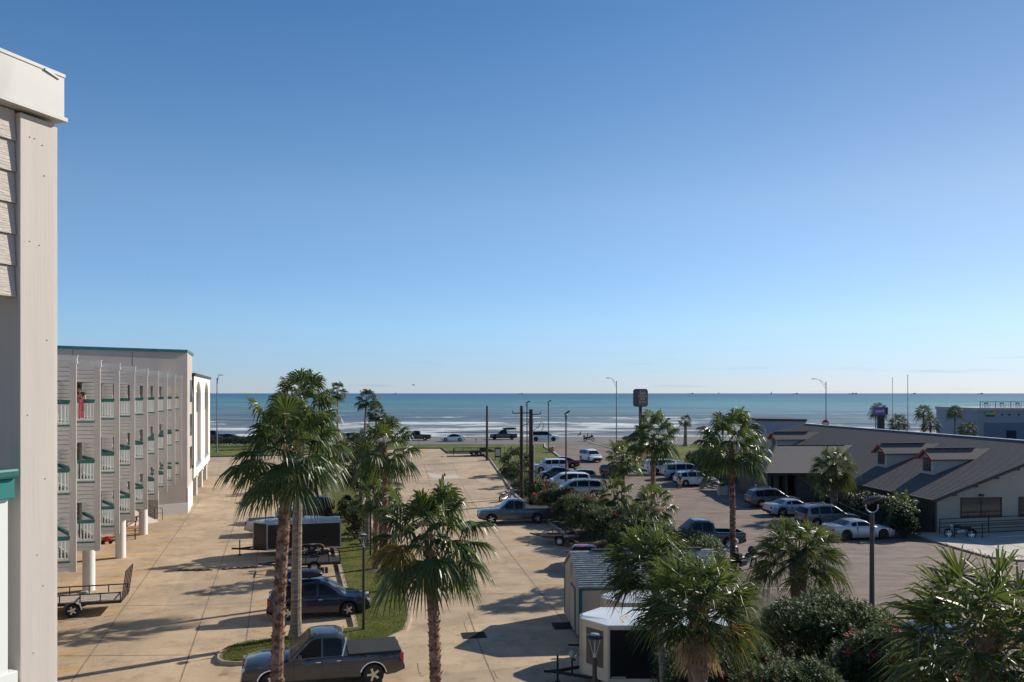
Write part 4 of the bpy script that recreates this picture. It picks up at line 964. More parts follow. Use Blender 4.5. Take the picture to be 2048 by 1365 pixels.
# ---------- trailers ----------
def open_trailer(pos, hd, L, W, label, gate=False, col='rust_metal', rims='w5', deckz=.55, axles=1, wr=.32, group=None, ramps=False, railh=.38):
    r = empty('utility_trailer', (*pos, zt(pos[1])+.014), R(hd), label, 'trailer', group); h = L/2; m = M[col]
    b = MB()
    for s in (1,-1): b.bar((-h,s*W/2,deckz-.06),(h,s*W/2,deckz-.06),.06,.12)
    for i in range(5): x = -h+L*i/4; b.bar((x,-W/2,deckz-.07),(x,W/2,deckz-.07),.05,.08)
    b.bar((h,W/2*.8,deckz-.08),(h+1.2,0,deckz-.08),.07,.1); b.bar((h,-W/2*.8,deckz-.08),(h+1.2,0,deckz-.08),.07,.1); b.bar((h+.9,0,deckz-.08),(h+1.4,0,deckz-.06),.09)
    b.build('frame', m, r)
    b = MB()
    for s in (1,-1):
        b.bar((-h,s*W/2,deckz+railh),(h,s*W/2,deckz+railh),.05)
        for i in range(6): x = -h+.02+(L-.04)*i/5; b.bar((x,s*W/2,deckz),(x,s*W/2,deckz+railh),.045)
    b.bar((h,-W/2,deckz+railh),(h,W/2,deckz+railh),.05); b.build('side_rails', m, r)
    b = MB()
    for i in range(7): y = -W/2+.08+(W-.16)*(i+.5)/7; b.box((0,y,deckz+.01),(L-.06,(W-.16)/7-.012,.04))
    b.build('deck', M['plank'] if col != 'black' else M['black_matt'], r)
    xs = [-.15] if axles == 1 else [-.55,.25]
    ty, ri = wheel_mesh(wr, rims)
    for s in (1,-1):
        for x in xs:
            o = link('wheel', ty, r); o.location = (x, s*(W/2+.16), wr); o.rotation_euler = (0,0,0 if s > 0 else pi); link('rim', ri, o)
        b = MB(); x0, x1 = xs[0], xs[-1]; q = wr+.07
        prof = [(x0-q*1.05,wr+.02),(x0-q*.8,wr+q*.72),(x0-q*.3,wr+q)]+[(x1+q*.3,wr+q),(x1+q*.8,wr+q*.72),(x1+q*1.05,wr+.02)]
        rows = [[(x,s*(W/2+.03),z),(x,s*(W/2+.30),z)] for x,z in prof]; b.grid(rows); b.add([(x,s*(W/2+.035),z) for x,z in prof],[tuple(range(6))]); b.build('fender', M['galv'] if gate else m, r)
    if gate:
        b = MB(); t = R(8); X = lambda z: -h-.03-(z-deckz)*sin(t)*1.0
        for i in range(5):
            y = -W/2+.03+(W-.06)*i/4; b.bar((X(deckz),y,deckz),(X(deckz+1.35),y,deckz+1.35),.045)
        b.bar((X(deckz+1.35),-W/2,deckz+1.35),(X(deckz+1.35),W/2,deckz+1.35),.05); b.bar((X(deckz),-W/2,deckz),(X(deckz),W/2,deckz),.05); b.bar((X(deckz+.25),-W/2,deckz+.25),(X(deckz+.25),W/2,deckz+.25),.035)
        b.build('ramp_gate', m, r)
    if ramps:
        b = MB(); b.bar((h+.2,0,.1),(h+.2,0,1.15),.09); b.box((h+.2,0,1.05),(.16,.16,.35)); b.build('jack', m, r)
        b = MB(); b.xprism([(-h-.35,deckz-.1),(-.9,deckz-.05),(-.9,deckz+.42),(-h*.55,deckz+.42)], W/2-.02, W/2+.02); b.xprism([(-h-.35,deckz-.1),(-.9,deckz-.05),(-.9,deckz+.42),(-h*.55,deckz+.42)], -W/2-.02, -W/2+.02); b.build('ramp_plate', m, r)
    return r
GT = 'open utility trailers standing in the lots'
open_trailer((-21.0,39.7), 195, 4.4, 1.85, 'rust brown open utility trailer with its mesh ramp gate standing up', gate=True, rims='w5', group=GT, deckz=.62)
open_trailer((-11.9,49.1), 193, 3.3, 1.7, 'small black open trailer with white wheels beside the black cargo trailer', col='black', rims='w8', group=GT)
t_ = open_trailer(G(949,912), 188, 6.2, 2.1, 'long black tandem flatbed trailer at the far kerb by the bare pole', col='black', axles=2, ramps=True, group=GT, wr=.38, deckz=.75, railh=.5)
def cargo_trailer(pos, hd, L, W, H, label, wall, roof, vlen=.9, wheels=2, zb=.42, group=None, name='cargo_trailer', black_side=False):
    r = empty(name, (*pos, zt(pos[1])+.014), R(hd), label, 'trailer', group); h = L/2
    pl = [(-h,-W/2),(h,-W/2),(h+vlen,-W*.10),(h+vlen,W*.10),(h,W/2),(-h,W/2)]
    b = MB(); b.prism(pl, zb, H); b.build('box_body', M[wall], r, bevel=.02)
    b = MB(); g = 1.012; pr = [(x*g+.0,y*1.02) for x,y in pl]; n = len(pr)
    b.add([(x,y,H+.004) for x,y in pr]+[(x,y,H+.05) for x,y in pr]+[(x*.97,y*.5,H+.11) for x,y in pr], [tuple(range(n))[::-1]]+[(i,(i+1)%n,n+(i+1)%n,n+i) for i in range(n)]+[(n+i,n+(i+1)%n,2*n+(i+1)%n,2*n+i) for i in range(n)]+[tuple(range(2*n,3*n))])
    b.build('roof', M[roof], r)
    b = MB()
    for x, y in pl[1:5]+[pl[0],pl[5]]: b.box((x*1.001,y*1.003,(zb+H)/2),(.07,.07,H-zb-.02))
    for s in (1,-1): b.bar((-h,s*W/2*1.004,zb+.03),(h,s*W/2*1.004,zb+.03),.05,.10); b.bar((-h,s*W/2*1.004,H-.03),(h,s*W/2*1.004,H-.03),.045,.07)
    b.build('corner_trim', M['galv'] if wall == 'black_panel' else M['trailer_white_bounce'], r)
    b = MB(); b.bar((h,W*.4,zb),(h+vlen+1.0,0,zb),.07,.1); b.bar((h,-W*.4,zb),(h+vlen+1.0,0,zb),.07,.1); b.bar((h+vlen+.7,0,zb),(h+vlen+1.35,0,zb+.03),.1); b.bar((h+vlen+.85,0,.02),(h+vlen+.85,0,1.0),.07); b.box((h+vlen+.85,0,.03),(.2,.2,.04)); b.build('tongue', M['black_matt'], r)
    ty, ri = wheel_mesh(.34, 'w5'); xs = [-.9,-.05] if wheels == 2 else [-.3]
    for s in (1,-1):
        for x in xs:
            o = link('wheel', ty, r); o.location = (x, s*(W/2+.13), .34); o.rotation_euler = (0,0,0 if s > 0 else pi); link('rim', ri, o)
        b = MB(); q = .43
        for sg in (0,):
            x0, x1 = xs[0], xs[-1]; prof = [(x0-q,.36),(x0-q*.75,.36+q*.72),(x0-q*.2,.36+q)]+[(x1+q*.2,.36+q),(x1+q*.75,.36+q*.72),(x1+q,.36)]
            b.grid([[(x,s*(W/2),z),(x,s*(W/2+.27),z)] for x,z in prof]); b.grid([[(x,s*(W/2+.265),z),(x,s*(W/2+.265),z-.07)] for x,z in prof])
        b.build('fender', M['chrome'] if wall=='black_panel' else M['galv'], r)
    b = MB()
    for s in (1,-1): b.box((-h-.015, s*(W/2-.12), zb+.35),(.03,.12,.2))
    b.build('taillights', M['redlamp'], r)
    b = MB(); b.box((-h-.012,0,(zb+H)/2+.05),(.02,W*.86,(H-zb)*.88)); b.build('rear_door', M[wall], r)
    if black_side:
        for s in (1,-1): b = MB(); b.box((0,s*(W/2+.008),(zb+H)/2+.02),(L-.12,.012,(H-zb)*.86)); b.build('side_panel', M['black_panel'], r)
        d = V((vlen,W*.4)); d.normalize(); 
        for s in (1,-1):
            c_ = V((h+vlen*.5, -s*W*.30)); ang = atan2(s*W*.4, vlen); nrm = V((sin(ang), -cos(ang))) if s > 0 else V((-sin(ang), cos(ang)))
            b = MB(); b.box((c_.x+nrm.x*.012, c_.y+nrm.y*.012, (zb+H)/2+.12),(V((vlen,W*.4)).length*.62,.012,(H-zb)*.66), ang); b.build('nose_panel', M['rest_dark'], r)
        b = MB()
        for x_, w_ in ((h-.55,.035),(h-1.75,.03)):
            P_ = [(-W*.5,H+.056),(-W*.25,H+.116),(W*.25,H+.116),(W*.5,H+.056)]
            for (ya,za),(yb,zb_) in zip(P_[:-1],P_[1:]): b.quad((x_-w_,ya,za),(x_+w_,ya,za),(x_+w_,yb,zb_),(x_-w_,yb,zb_))
        b.quad((h-.9,W*.05,H+.117),(h-.62,W*.05,H+.117),(h-.60,W*.25,H+.117),(h-.75,W*.25,H+.117)); b.build('rust_stain', M['trailer_rust'], r)
        b = MB(); b.box((h-.35, W/2+.016, zb+.2),(.5,.01,.06)); b.box((h-.35, -W/2-.016, zb+.2),(.5,.01,.06)); b.build('marker_strip', M['galv'], r)
    b = MB(); b.box((h-.6, W/2+.01, (zb+H)/2-.1),(.02,.02,.2)); 
    return r
cargo_trailer((-13.7,54.5), 194, 4.6, 2.05, 2.1, 'black enclosed v-nose cargo trailer with polished wheels parked by the lawn', 'black_panel', 'galv')
bt = cargo_trailer((5.5,29.9), 180, 4.3, 2.4, 2.38, 'white roofed cargo trailer with black side panels, the nearer of two by the shed', 'trailer_white_bounce', 'trailer_roof', vlen=.85, group='white roofed cargo trailers', black_side=True)
cargo_trailer((6.0,33.05), 180, 3.4, 2.0, 2.32, 'white roofed cargo trailer squeezed between the shed and the nearer trailer', 'trailer_white_bounce', 'trailer_roof', vlen=.7, group='white roofed cargo trailers')
cap_ = empty('jack_cover', (2.15,29.55,0), 0, 'pale weathered cap on the tongue jack of the nearer white trailer', 'jack cover')
b = MB(); b.lathe([(.001,1.32),(.09,1.28),(.13,1.18),(.10,1.10),(.05,1.06)], 12); b.build('plastic_cap', M['conduit'], cap_, smooth=1)
b = MB(); b.tube([(0,0,.5),(0,0,1.1)], .035, 8); b.tube([(0,0,1.0),(.12,-.05,.98)], .03, 6); b.build('jack_post', M['black'], cap_)
# ---------- shed ----------
sh = empty('garden_shed', (2.88,35.2,0), R(5), 'beige wooden garden shed with grey shingle roof and teal corner trim', 'shed')
SL, SW_, SE, SP = 6.2, 4.2, 2.3, 3.32      # local x to the right (ridge), y away
b = MB(); b.bb(0,SL,0,.0+SW_,0.05,SE); b.add([(0,0,SE),(0,SW_,SE),(0,SW_/2,SP-.03),(SL,0,SE),(SL,SW_,SE),(SL,SW_/2,SP-.03)],[(0,1,2),(3,5,4),(0,2,5,3),(1,4,5,2)]); b.build('wall', M['shed_wall'], sh)
b = MB()
for i in range(20): y = .1+i*.205; b.bb(-.008,0.002,y,y+.012,.1,SE+.0)
b.build('wall_grooves', M['shed_side'], sh)
b = MB(); e = .16; zs = SE-.08
for s in (0,1):
    y0 = -e if s == 0 else SW_+e; sl = (SP-SE)/(SW_/2)
    a = (-e*.6, y0, SE-e*sl); c_ = (SL+e, y0, SE-e*sl); d = (SL+e, SW_/2, SP); f = (-e*.6, SW_/2, SP); t4 = .07
    up = lambda p: (p[0],p[1],p[2]+t4)
    b.add([a,c_,d,f,up(a),up(c_),up(d),up(f)], [(0,1,2,3),(4,5,6,7),(0,1,5,4),(3,2,6,7),(0,3,7,4),(1,2,6,5)])
rf = b.build('roof', M['shingle_grey'], sh)
b = MB(); n = 17; sl = (SP-SE)/(SW_/2); rr_ = random.Random(3)
for s in (0,1):
    for i in range(n):
        f0 = i/n; y = (-e + (SW_/2+e)*f0); z = SE-e*sl + (SP-SE+e*sl)*f0 + .078
        x = -e*.6; 
        while x < SL+e-.05:
            wq = .22+rr_.random()*.2; yy = y if s == 0 else SW_-y; 
            b.box((x+wq/2, yy+(.05 if s==0 else -.05), z+.010), (wq-.015,.15,.008+rr_.random()*.005), mi=rr_.choice((0,0,1))); x += wq
b.build('shingle', [M['shingle_grey'], mat('shingle_grey_b', (.21,.225,.22), .9, var=.2, vscale=6)], rf, fix=False)
b = MB(); b.bb(.9,SL-.2,SW_/2-.12,SW_/2+.12,SP+.075,SP+.13); b.build('ridge_vent', M['black_matt'], rf)
b = MB(); b.bb(-.03,.10,-.03,.0,.05,SE-.05); b.bb(-.03,.0,-.03,.10,.05,SE-.05); b.bb(-.03,SL,-.05,-.0,SE-.20,SE-.06); b.build('corner_trim', M['shed_teal'], sh); b = MB(); b.bb(-.03,-.0,SW_-.1,SW_+.03,.05,SE-.05); b.build('corner_trim', M['shed_teal'], sh); b = MB()
b.bb(-.04,0,1.02,1.14,.05,1.95); b.bb(-.04,0,1.14,2.1,1.87,1.95); b.bb(-.04,0,2.1,2.2,.05,1.95); b.build('door_frame', M['shed_teal'], sh)
b = MB(); b.bb(-.06,-.01,1.14,2.1,.08,1.87); b.build('door', M['shed_wall'], sh)
b = MB(); b.bb(-.03,0,SW_/2-.14,SW_/2+.14,2.35,2.85); 
for i in range(6): b.box((-.045,SW_/2,2.4+i*.08),(.03,.26,.02))
b.build('gable_vent', M['shed_side'], sh)

# ---------- poles and lamps ----------
def street_lamp(px, base, top, Y=None, arm=-1, label='', h=None, armlen=2.6, col='pole_grey', r=(.11,.07), group=None, slim=False, loc=None):
    if loc is None:
        if Y is None: x, Y = G(px, base)
        else: x = (px-CX)*Y/F
    else: x, Y = loc
    z0 = zt(Y); H = CH-(top-HY)*Y/F - z0
    r_ = empty('street_lamp', (x,Y,z0), 0, label, 'street lamp', group)
    b = MB(); b.tube([(0,0,0),(0,0,H)], list(r), 10); b.build('pole', M[col], r_, smooth=1)
    b = MB(); b.lathe([(.22,0),(.22,.12),(.14,.2),(.12,.4)], 12); b.build('base', M[col], r_)
    b = MB()
    if arm:
        b.tube([(0,0,H-.6),(arm*armlen*.35,0,H+.05),(arm*armlen*.7,0,H+.45),(arm*armlen,0,H+.52)], .04, 6); b.tube([(0,0,H-1.3),(arm*armlen*.35,0,H-.35),(arm*armlen*.6,0,H+.3)], .03, 6); b.build('arm', M[col], r_)
        b = MB(); b.box((arm*(armlen+.25),0,H+.52),(.75,.26,.12)); b.build('lamp_head', M['galv'], r_, bevel=.04)
    return r_, H
GSL = 'tall street lamps along the seawall road'
street_lamp(434, 905, 757, arm=1, armlen=.4, label='tall grey street lamp at the left lawn beside the white arched block', group=GSL)
street_lamp(1233, 0, 762, Y=154, arm=-1, armlen=1.3, label='tall street lamp with curved arm by the entry drive left of the motel sign', group=GSL)
street_lamp(1652, 0, 764, Y=150, arm=-1, armlen=2.0, label='tall street lamp with curved arm standing behind the restaurant roof', group=GSL)
def flood_pole(px, base, top, label, Y=None, group='slim lot poles with flood lamps'):
    x, Y_ = G(px, base) if Y is None else ((px-CX)*Y/F, Y)
    z0 = zt(Y_); H = CH-(top-HY)*Y_/F - z0; r_ = empty('lot_lamp', (x,Y_,z0), 0, label, 'lamp post', group)
    b = MB(); b.tube([(0,0,0),(0,0,H)], [.09,.07], 8); b.build('pole', M['pole_dark'], r_, smooth=1)
    b = MB(); b.tube([(0,0,H-.5),(-.14,0,H-.3),(-.12,0,H),(0,0,H+.1)], .03, 6); b.tube([(0,0,H-.5),(.14,0,H-.3),(.12,0,H),(0,0,H+.1)], .03, 6); b.build('bracket', M['galv'], r_)
    b = MB(); 
    b.box((.1,0,0),(.62,.34,.13)); o = b.build('flood_lamp', M['black'], r_, bevel=.03); o.location = (.05,0,H+.18); o.rotation_euler = (0,R(-32),.3)
    return r_
flood_pole(1132, 985, 830, 'dark lot lamp post with tilted flood lamp beside the hedge bay cars')
flood_pole(1054, 930, 808, 'slim dark lot lamp post right behind the two wooden utility poles')
flood_pole(1097, 903, 806, 'slim lot lamp post beside the orange topped pillar')
# median lawn post lamps
def post_lamp(x, Y, H, label, group='short post lamps with pan heads'):
    r_ = empty('post_lamp', (x,Y,zt(Y)+.01), 0, label, 'lamp post', group)
    b = MB(); b.tube([(0,0,0),(0,0,H-.55)], [.065,.055], 10); b.build('pole', M['pole_dark'], r_, smooth=1)
    b = MB(); b.lathe([(.001,.04),(.24,.04),(.25,0)], 12); b.tube([(0,0,H-.58),(0,0,H-.45)], .045, 8); b.build('base_plate', M['conduit'], r_)
    b = MB()
    for a in (0,90,180,270): b.bar((.03*cos(R(a)),.03*sin(R(a)),H-.5),(.14*cos(R(a)),.14*sin(R(a)),H-.1),.012)
    b.build('lamp_cage', M['galv'], r_)
    b = MB(); b.lathe([(.10,H-.09),(.205,H-.07),(.21,H-.03),(.14,H-.005),(.13,H+.0),(.001,H+.01)], 20); b.build('lamp_head', M['black'], r_, smooth=.6)
    b = MB(); b.lathe([(.001,H+.022),(.11,H+.018),(.12,H+.0)], 18); b.build('lamp_lid', M['conduit'], r_, smooth=.6)
    return r_
x, Y = G(727,1266); post_lamp(x, Y, 4.3, 'black post lamp on the lawn behind the dark grey pickup bed')
x, Y = G(741,1116); post_lamp(x, Y, 4.3, 'black post lamp on the lawn between grey palm trunks')
post_lamp(2.0, 20.0, 4.65, 'black post lamp standing in front of the nearer white trailer')
x, Y = G(1757,1290); rl = empty('lot_lamp', (15.2,34.9,0), 0, 'dark tapering lamp post with a ring shaped head before the restaurant', 'lamp post')
b = MB(); b.tube([(0,0,0),(.0,0,5.45)], [.115,.085], 12); b.build('pole', M['pole_brown'], rl, smooth=1)
b = MB(); b.tube([(.26*cos(R(a)),0,5.72+.26*sin(R(a))) for a in range(-90,25,12)], .028, 8); b.tube([(.26*cos(R(a)),0,5.72+.26*sin(R(a))) for a in range(155,271,12)], .028, 8); b.build('ring_bracket', M['galv'], rl, smooth=1)
b = MB(); b.lathe([(.001,.12),(.30,.10),(.42,.03),(.42,-.03),(.3,-.09),(.001,-.12)], 20); o = b.build('lamp_head', M['pole_dark'], rl, smooth=.6); o.location = (.02,0,6.02); o.rotation_euler = (R(-14),R(-16),0)
# utility poles
def util_pole(px, base, top, r, label, arms=(), cond=False):
    x, Y = G(px, base); z0 = zt(Y); H = CH-(top-HY)*Y/F - z0; r_ = empty('utility_pole', (x,Y,z0), 0, label, 'utility pole', 'wooden utility poles')
    b = MB(); b.tube([(0,0,0),(0,0,H*.5),(0,0,H)], [r*1.2,r*1.05,r*.85], 12); b.build('pole', M['wood_pole'], r_, smooth=1)
    if cond:
        b = MB(); b.tube([(r*1.25,-.05,0),(r*1.2,-.05,H*.62)], .06, 8); b.build('conduit', M['conduit'], r_)
    for (h_, l, rr2) in arms:
        b = MB(); b.bar((l,0,H-h_),(rr2,0,H-h_+.05),.07,.09); 
        for q in (l,rr2):
            if abs(q) > .3: b.lathe([(.02,H-h_+.05),(.05,H-h_+.1),(.03,H-h_+.18),(.05,H-h_+.22),(.01,H-h_+.27)], 8, (q*.97,0,0))
        b.build('crossarm', M['wood_pole'], r_)
    if arms:
        b = MB(); b.tube([(r,0,H-2.0),(.7,0,H-1.7),(.95,0,H-1.2),(1.15,0,H-1.3),(1.15,0,H-1.8),(1.0,0,H-2.0)], .03, 6)
        b.tube([(r,0,H-5.6),(.9,0,H-5.2),(1.5,0,H-5.5),(1.5,0,H-6.0),(.6,0,H-6.1),(r,0,H-6.0)], .018, 5); b.build('cable_loop', M['black'], r_)
    return r_
util_pole(974, 922, 812, .16, 'bare wooden utility pole beside the black flatbed trailer')
util_pole(1043, 997, 812, .17, 'wooden utility pole with left crossarm, left one of the close pair', arms=((.75,-.9,.9),(5.5,-.1,1.0)))
util_pole(1062, 1008, 819, .21, 'thick wooden utility pole with grey conduit, right one of the pair', arms=((.5,.0,.95),(5.9,-1.3,.5)), cond=True)
# wires
def wire(a, b_, sag, label, r=.005):
    a, b_ = V(a), V(b_); o = MB(); pts = [a.lerp(b_, i/10)-V((0,0,sag*4*(i/10)*(1-i/10))) for i in range(11)]; o.tube([tuple(p) for p in pts], r, 4); return tag(o.build('overhead_wire', M['black']), label, 'wire')

# ---------- signs ----------
def text(body, size, parent, m, loc, rot=(R(90),0,0), ext=.01, name='lettering', sx=1.0, align='CENTER'):
    cu = bpy.data.curves.new(name, 'FONT'); cu.body = body; cu.size = size; cu.extrude = ext; cu.align_x = align; cu.align_y = 'CENTER'; cu.resolution_u = 2
    ob = bpy.data.objects.new('tmp', cu); C.objects.link(ob); dg = bpy.context.evaluated_depsgraph_get(); dg.update()
    me = bpy.data.meshes.new_from_object(ob.evaluated_get(dg)); bpy.data.objects.remove(ob, do_unlink=True)
    me.materials.clear(); me.materials.append(m); o = link(name, me, parent); o.location = loc; o.rotation_euler = rot; o.scale = (sx,1,1); return o
Y = 128; x = (1281-CX)*Y/F; ms = empty('motel_sign', (x,Y,zt(Y)), R(24), 'tall rounded motel sign with faded gold lettering on a dark mast', 'sign')
zc = CH-(796-HY)*Y/F - zt(Y)
def rrect(w_, h_, r, n=5):
    P = []
    for cx_, cz_, a0 in ((w_/2-r,h_/2-r,0),(-w_/2+r,h_/2-r,90),(-w_/2+r,-h_/2+r,180),(w_/2-r,-h_/2+r,270)):
        for i in range(n+1): a = R(a0+90*i/n); P.append((cx_+r*cos(a), cz_+r*sin(a)))
    return P
b = MB(); b.xprism([(px_,pz_+zc) for px_,pz_ in rrect(1.9,2.75,.42)], -.62,.62); b.build('cabinet', M['sign_frame'], ms, smooth=.5)
for s in (-1,1):
    b = MB(); b.xprism([(px_,pz_+zc) for px_,pz_ in rrect(1.66,2.5,.36)], s*.62, s*.64); b.build('sign_face', M['sign_face'], ms)
for i, (tx, sz) in enumerate((('Best',.66),('Western',.46),('PLUS',.40),('SEAWALL',.33))):
    text(tx, sz, ms, M['gold'], (0,-.655,zc+(.72,.22,-.22,-.66)[i]), sx=.95)
b = MB(); b.tube([(0,0,0),(0,0,zc-1.3)], .26, 10); b.build('mast', M['sign_frame'], ms)
Y = 128; x = (1759-CX)*Y/F; sg = empty('purple_sign', (x,Y,zt(Y)), 0, 'purple sign board with white lettering on twin dark posts behind the restaurant roof', 'sign')
zc = CH-(823-HY)*Y/F - zt(Y)
b = MB(); b.bb(-.92,.92,-.12,.12,zc-.62,zc+.66); b.build('board', M['purple'], sg, bevel=.03)
text('spark', .72, sg, M['white'], (-.02,-.135,zc+.06), sx=.92)
b = MB(); b.bb(.92,1.3,-.02,.35,zc-.5,zc+.6); b.build('side_panel', M['black'], sg)
b = MB(); b.bb(-.35,.75,-.1,.1,0,zc-.62); b.bar((-.7,0,0),(-.55,0,zc-.6),.12); b.build('posts', M['pole_dark'], sg)
b = MB(); b.bb(-.7,.95,-.3,.3,0,2.6); b.build('plinth', M['bluegrey'], sg)
for i, (px, top, rr2) in enumerate(((1785,757,.06),(1815.5,752,.075))):
    Y = 132; x = (px-CX)*Y/F; H = CH-(top-HY)*Y/F - zt(Y); f_ = empty('flagpole', (x,Y,zt(Y)), 0, ('shorter bare flagpole just right of the purple sign','taller bare flagpole between the purple sign and small palms')[i], 'flagpole', 'bare flagpoles behind the restaurant')
    b = MB(); b.tube([(0,0,0),(0,0,H)], [rr2,rr2*.6], 8); b.build('pole', M['conduit'], f_); b = MB(); b.lathe([(.001,H+.16),(.09,H+.1),(.09,H+.05),(.001,H)], 8); b.build('finial', M['conduit'], f_)
def post_sign(px, base, top, label, w_=.35, h_=.5, m='galv', cat='sign', Y=None, gap=0, back=None):
    x, Y_ = G(px, base) if Y is None else ((px-CX)*Y/F, Y); H = CH-(top-HY)*Y_/F - zt(Y_); r_ = empty('post_sign', (x,Y_,zt(Y_)), 0, label, cat)
    b = MB(); b.tube([(0,0,0),(0,0,H)], .035, 6); b.build('post', M['pole_dark'], r_); b = MB(); b.bb(-w_/2,w_/2,-.05,-.03,H-h_,H); b.build('panel', M[m], r_); return r_
post_sign(838, 893, 868, 'small dark roadside post sign left of the far kerb corner', .12, .5, 'pole_dark')
post_sign(952, 886, 878, 'short dark marker post on the strip below the white sedan', .2, .3, 'black_matt')
post_sign(1009, 918, 892, 'small white topped post beside the dark notice cabinet', .6, .12, 'white')
post_sign(1373, 905, 843, 'slim roadside sign post left of the small stout palm', .7, .9, 'galv', Y=151)
st_ = post_sign(1651, 0, 842, 'red and white round road sign showing above the restaurant ridge', .01, .01, 'white', Y=146)
b = MB(); H = CH-(847-HY)*146/F - zt(146); b.lathe([(.001,-.06),(.62,-.05),(.62,0),(.001,0)], 20, (0,0,H), axis='Y'); b.build('disc', M['red_paint'], st_)
b = MB(); b.box((0,-.065,H+.0),(.95,.01,.2)); b.build('white_bar', M['white'], st_)
x, Y = G(996,920); cb = empty('notice_cabinet', (x,Y,zt(Y)), R(-10), 'dark grey notice cabinet on legs on the grass beyond the lot kerb', 'cabinet')
b = MB(); b.bb(-.48,.48,-.18,.18,.35,1.85); b.build('cabinet_box', M['pole_dark'], cb, bevel=.02); b = MB(); b.bb(-.36,.36,-.20,-.182,.6,1.6); b.build('cabinet_door', M['galv'], cb)
b = MB(); 
for s in (-.42,.42): b.bb(s-.04,s+.04,-.1,.1,0,.4)
b.build('legs', M['pole_dark'], cb)
x, Y = G(1103,905); pl_ = empty('entry_pillar', (x,Y,zt(Y)), 0, 'short cream and orange pillar at the left corner of the entry drive', 'pillar')
b = MB(); b.bb(-.45,.3,-.35,.35,0,.85); b.build('pillar_body', M['wood_orange'], pl_, bevel=.02); b = MB(); b.bb(.3,.55,-.37,.37,0,1.0); b.build('pillar_edge', M['white'], pl_)

# ---------- restaurant ----------
E0 = V((31.2,61.9)); ru = V((-.12,.993)); rv = V((.993,.12)); MS = .36; EZ = 2.6
rs = empty('restaurant', (E0.x,E0.y,0), 0, 'low cream restaurant with broad dark shingle roof and three gabled dormers', 'building')
def rl2(s, u_): p = rv*s+ru*u_; return (p.x, p.y)
def P3(s, u_, z): x, y = rl2(s, u_); return (x, y, z)
RS = 11.2; RZ = EZ+MS*RS; UL = 48.0
b = MB()                                             # main roof: left slope, right slope, hip at the far end
t4 = .14
def slab(b, pts, th=t4):
    n = len(pts); b.add([p for p in pts]+[(p[0],p[1],p[2]-th) for p in pts], [tuple(range(n)), tuple(range(n,2*n))[::-1]]+[(i,(i+1)%n,n+(i+1)%n,n+i) for i in range(n)])
slab(b, [P3(0,-.6,EZ),P3(RS,-.6,RZ),P3(RS,UL-6,RZ),P3(0,UL+4,EZ)]); slab(b, [P3(RS,-.6,RZ),P3(2*RS,-.6,EZ),P3(2*RS,UL+4,EZ),P3(RS,UL-6,RZ)]); slab(b, [P3(0,UL+4,EZ),P3(RS,UL-6,RZ),P3(2*RS,UL+4,EZ)])
rf = b.build('roof', M['shingle'], rs)
b = MB()                                             # shingle courses
n = 60
for i in range(1, n):
    s = RS*i/n
    b.bar(P3(s,-.58,EZ+MS*s+.004), P3(s, UL-6+10*(1-s/RS)-.1, EZ+MS*s+.004), .02, .02)
b.build('shingle_courses', mat('course', (.088,.076,.070), .9), rf, fix=False)
b = MB(); b.bar(P3(RS,-.6,RZ+.02), P3(RS,UL-6,RZ+.02), .3, .06); b.build('ridge_flashing', M['rest_flash'], rf)
b = MB(); b.bar(P3(-.02,-.66,EZ-.1), P3(RS,-.66,RZ-.1), .05, .24); b.bar(P3(-.06,-.6,EZ-.1), P3(-.06,17,EZ-.1), .05, .2); b.build('fascia', M['fascia_dark'], rf)
b = MB()
for s in (1.6,3.3,5.0,6.7,8.4): x0,y0,z0 = P3(s,-.4,EZ+MS*s-.26); b.box((x0,y0,z0),(.5,.5,.12), atan2(rv.y,rv.x))
b.build('rafter_end', M['fascia_dark'], rf)
b = MB(); gz = lambda s: EZ+MS*s-.16
b.add([P3(.7,0,0),P3(2*RS-.7,0,0),P3(2*RS-.7,0,gz(.7)),P3(RS,0,gz(RS)),P3(.7,0,gz(.7))]+[P3(.7,.2,0),P3(2*RS-.7,.2,0),P3(2*RS-.7,.2,gz(.7)),P3(RS,.2,gz(RS)),P3(.7,.2,gz(.7))], [(0,1,2,3,4),(9,8,7,6,5),(0,5,6,1),(1,6,7,2),(2,7,8,3),(3,8,9,4),(4,9,5,0)])
b.build('gable_wall', M['rest_wall'], rs)
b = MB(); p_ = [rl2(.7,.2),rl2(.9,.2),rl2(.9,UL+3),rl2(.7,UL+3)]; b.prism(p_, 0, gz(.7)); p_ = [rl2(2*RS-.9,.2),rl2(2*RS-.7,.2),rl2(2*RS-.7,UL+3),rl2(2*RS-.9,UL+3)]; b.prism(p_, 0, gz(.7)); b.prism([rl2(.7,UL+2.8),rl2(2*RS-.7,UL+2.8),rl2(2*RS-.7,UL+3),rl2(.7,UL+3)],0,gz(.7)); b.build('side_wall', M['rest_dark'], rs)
def rwin(s0, s1, z0, z1, mull=1):
    b = MB()
    for a, c_, e0, e1 in ((s0-.08,s1+.08,z1,z1+.09),(s0-.08,s1+.08,z0-.09,z0),(s0-.08,s0,z0,z1),(s1,s1+.08,z0,z1)): b.prism([rl2(a,-.05),rl2(c_,-.05),rl2(c_,.02),rl2(a,.02)], e0, e1)
    for i in range(1,mull+1): q = s0+(s1-s0)*i/(mull+1); b.prism([rl2(q-.04,-.045),rl2(q+.04,-.045),rl2(q+.04,.02),rl2(q-.04,.02)], z0, z1)
    fr = b.build('window', M['fascia_dark'], rs)
    b = MB(); b.prism([rl2(s0,-.02),rl2(s1,-.02),rl2(s1,.01),rl2(s0,.01)], z0, z1); b.build('pane', M['glass_house'], fr)
    return fr
rwin(2.65, 5.85, 1.2, 2.55); rwin(7.4, 10.4, 1.2, 2.55)
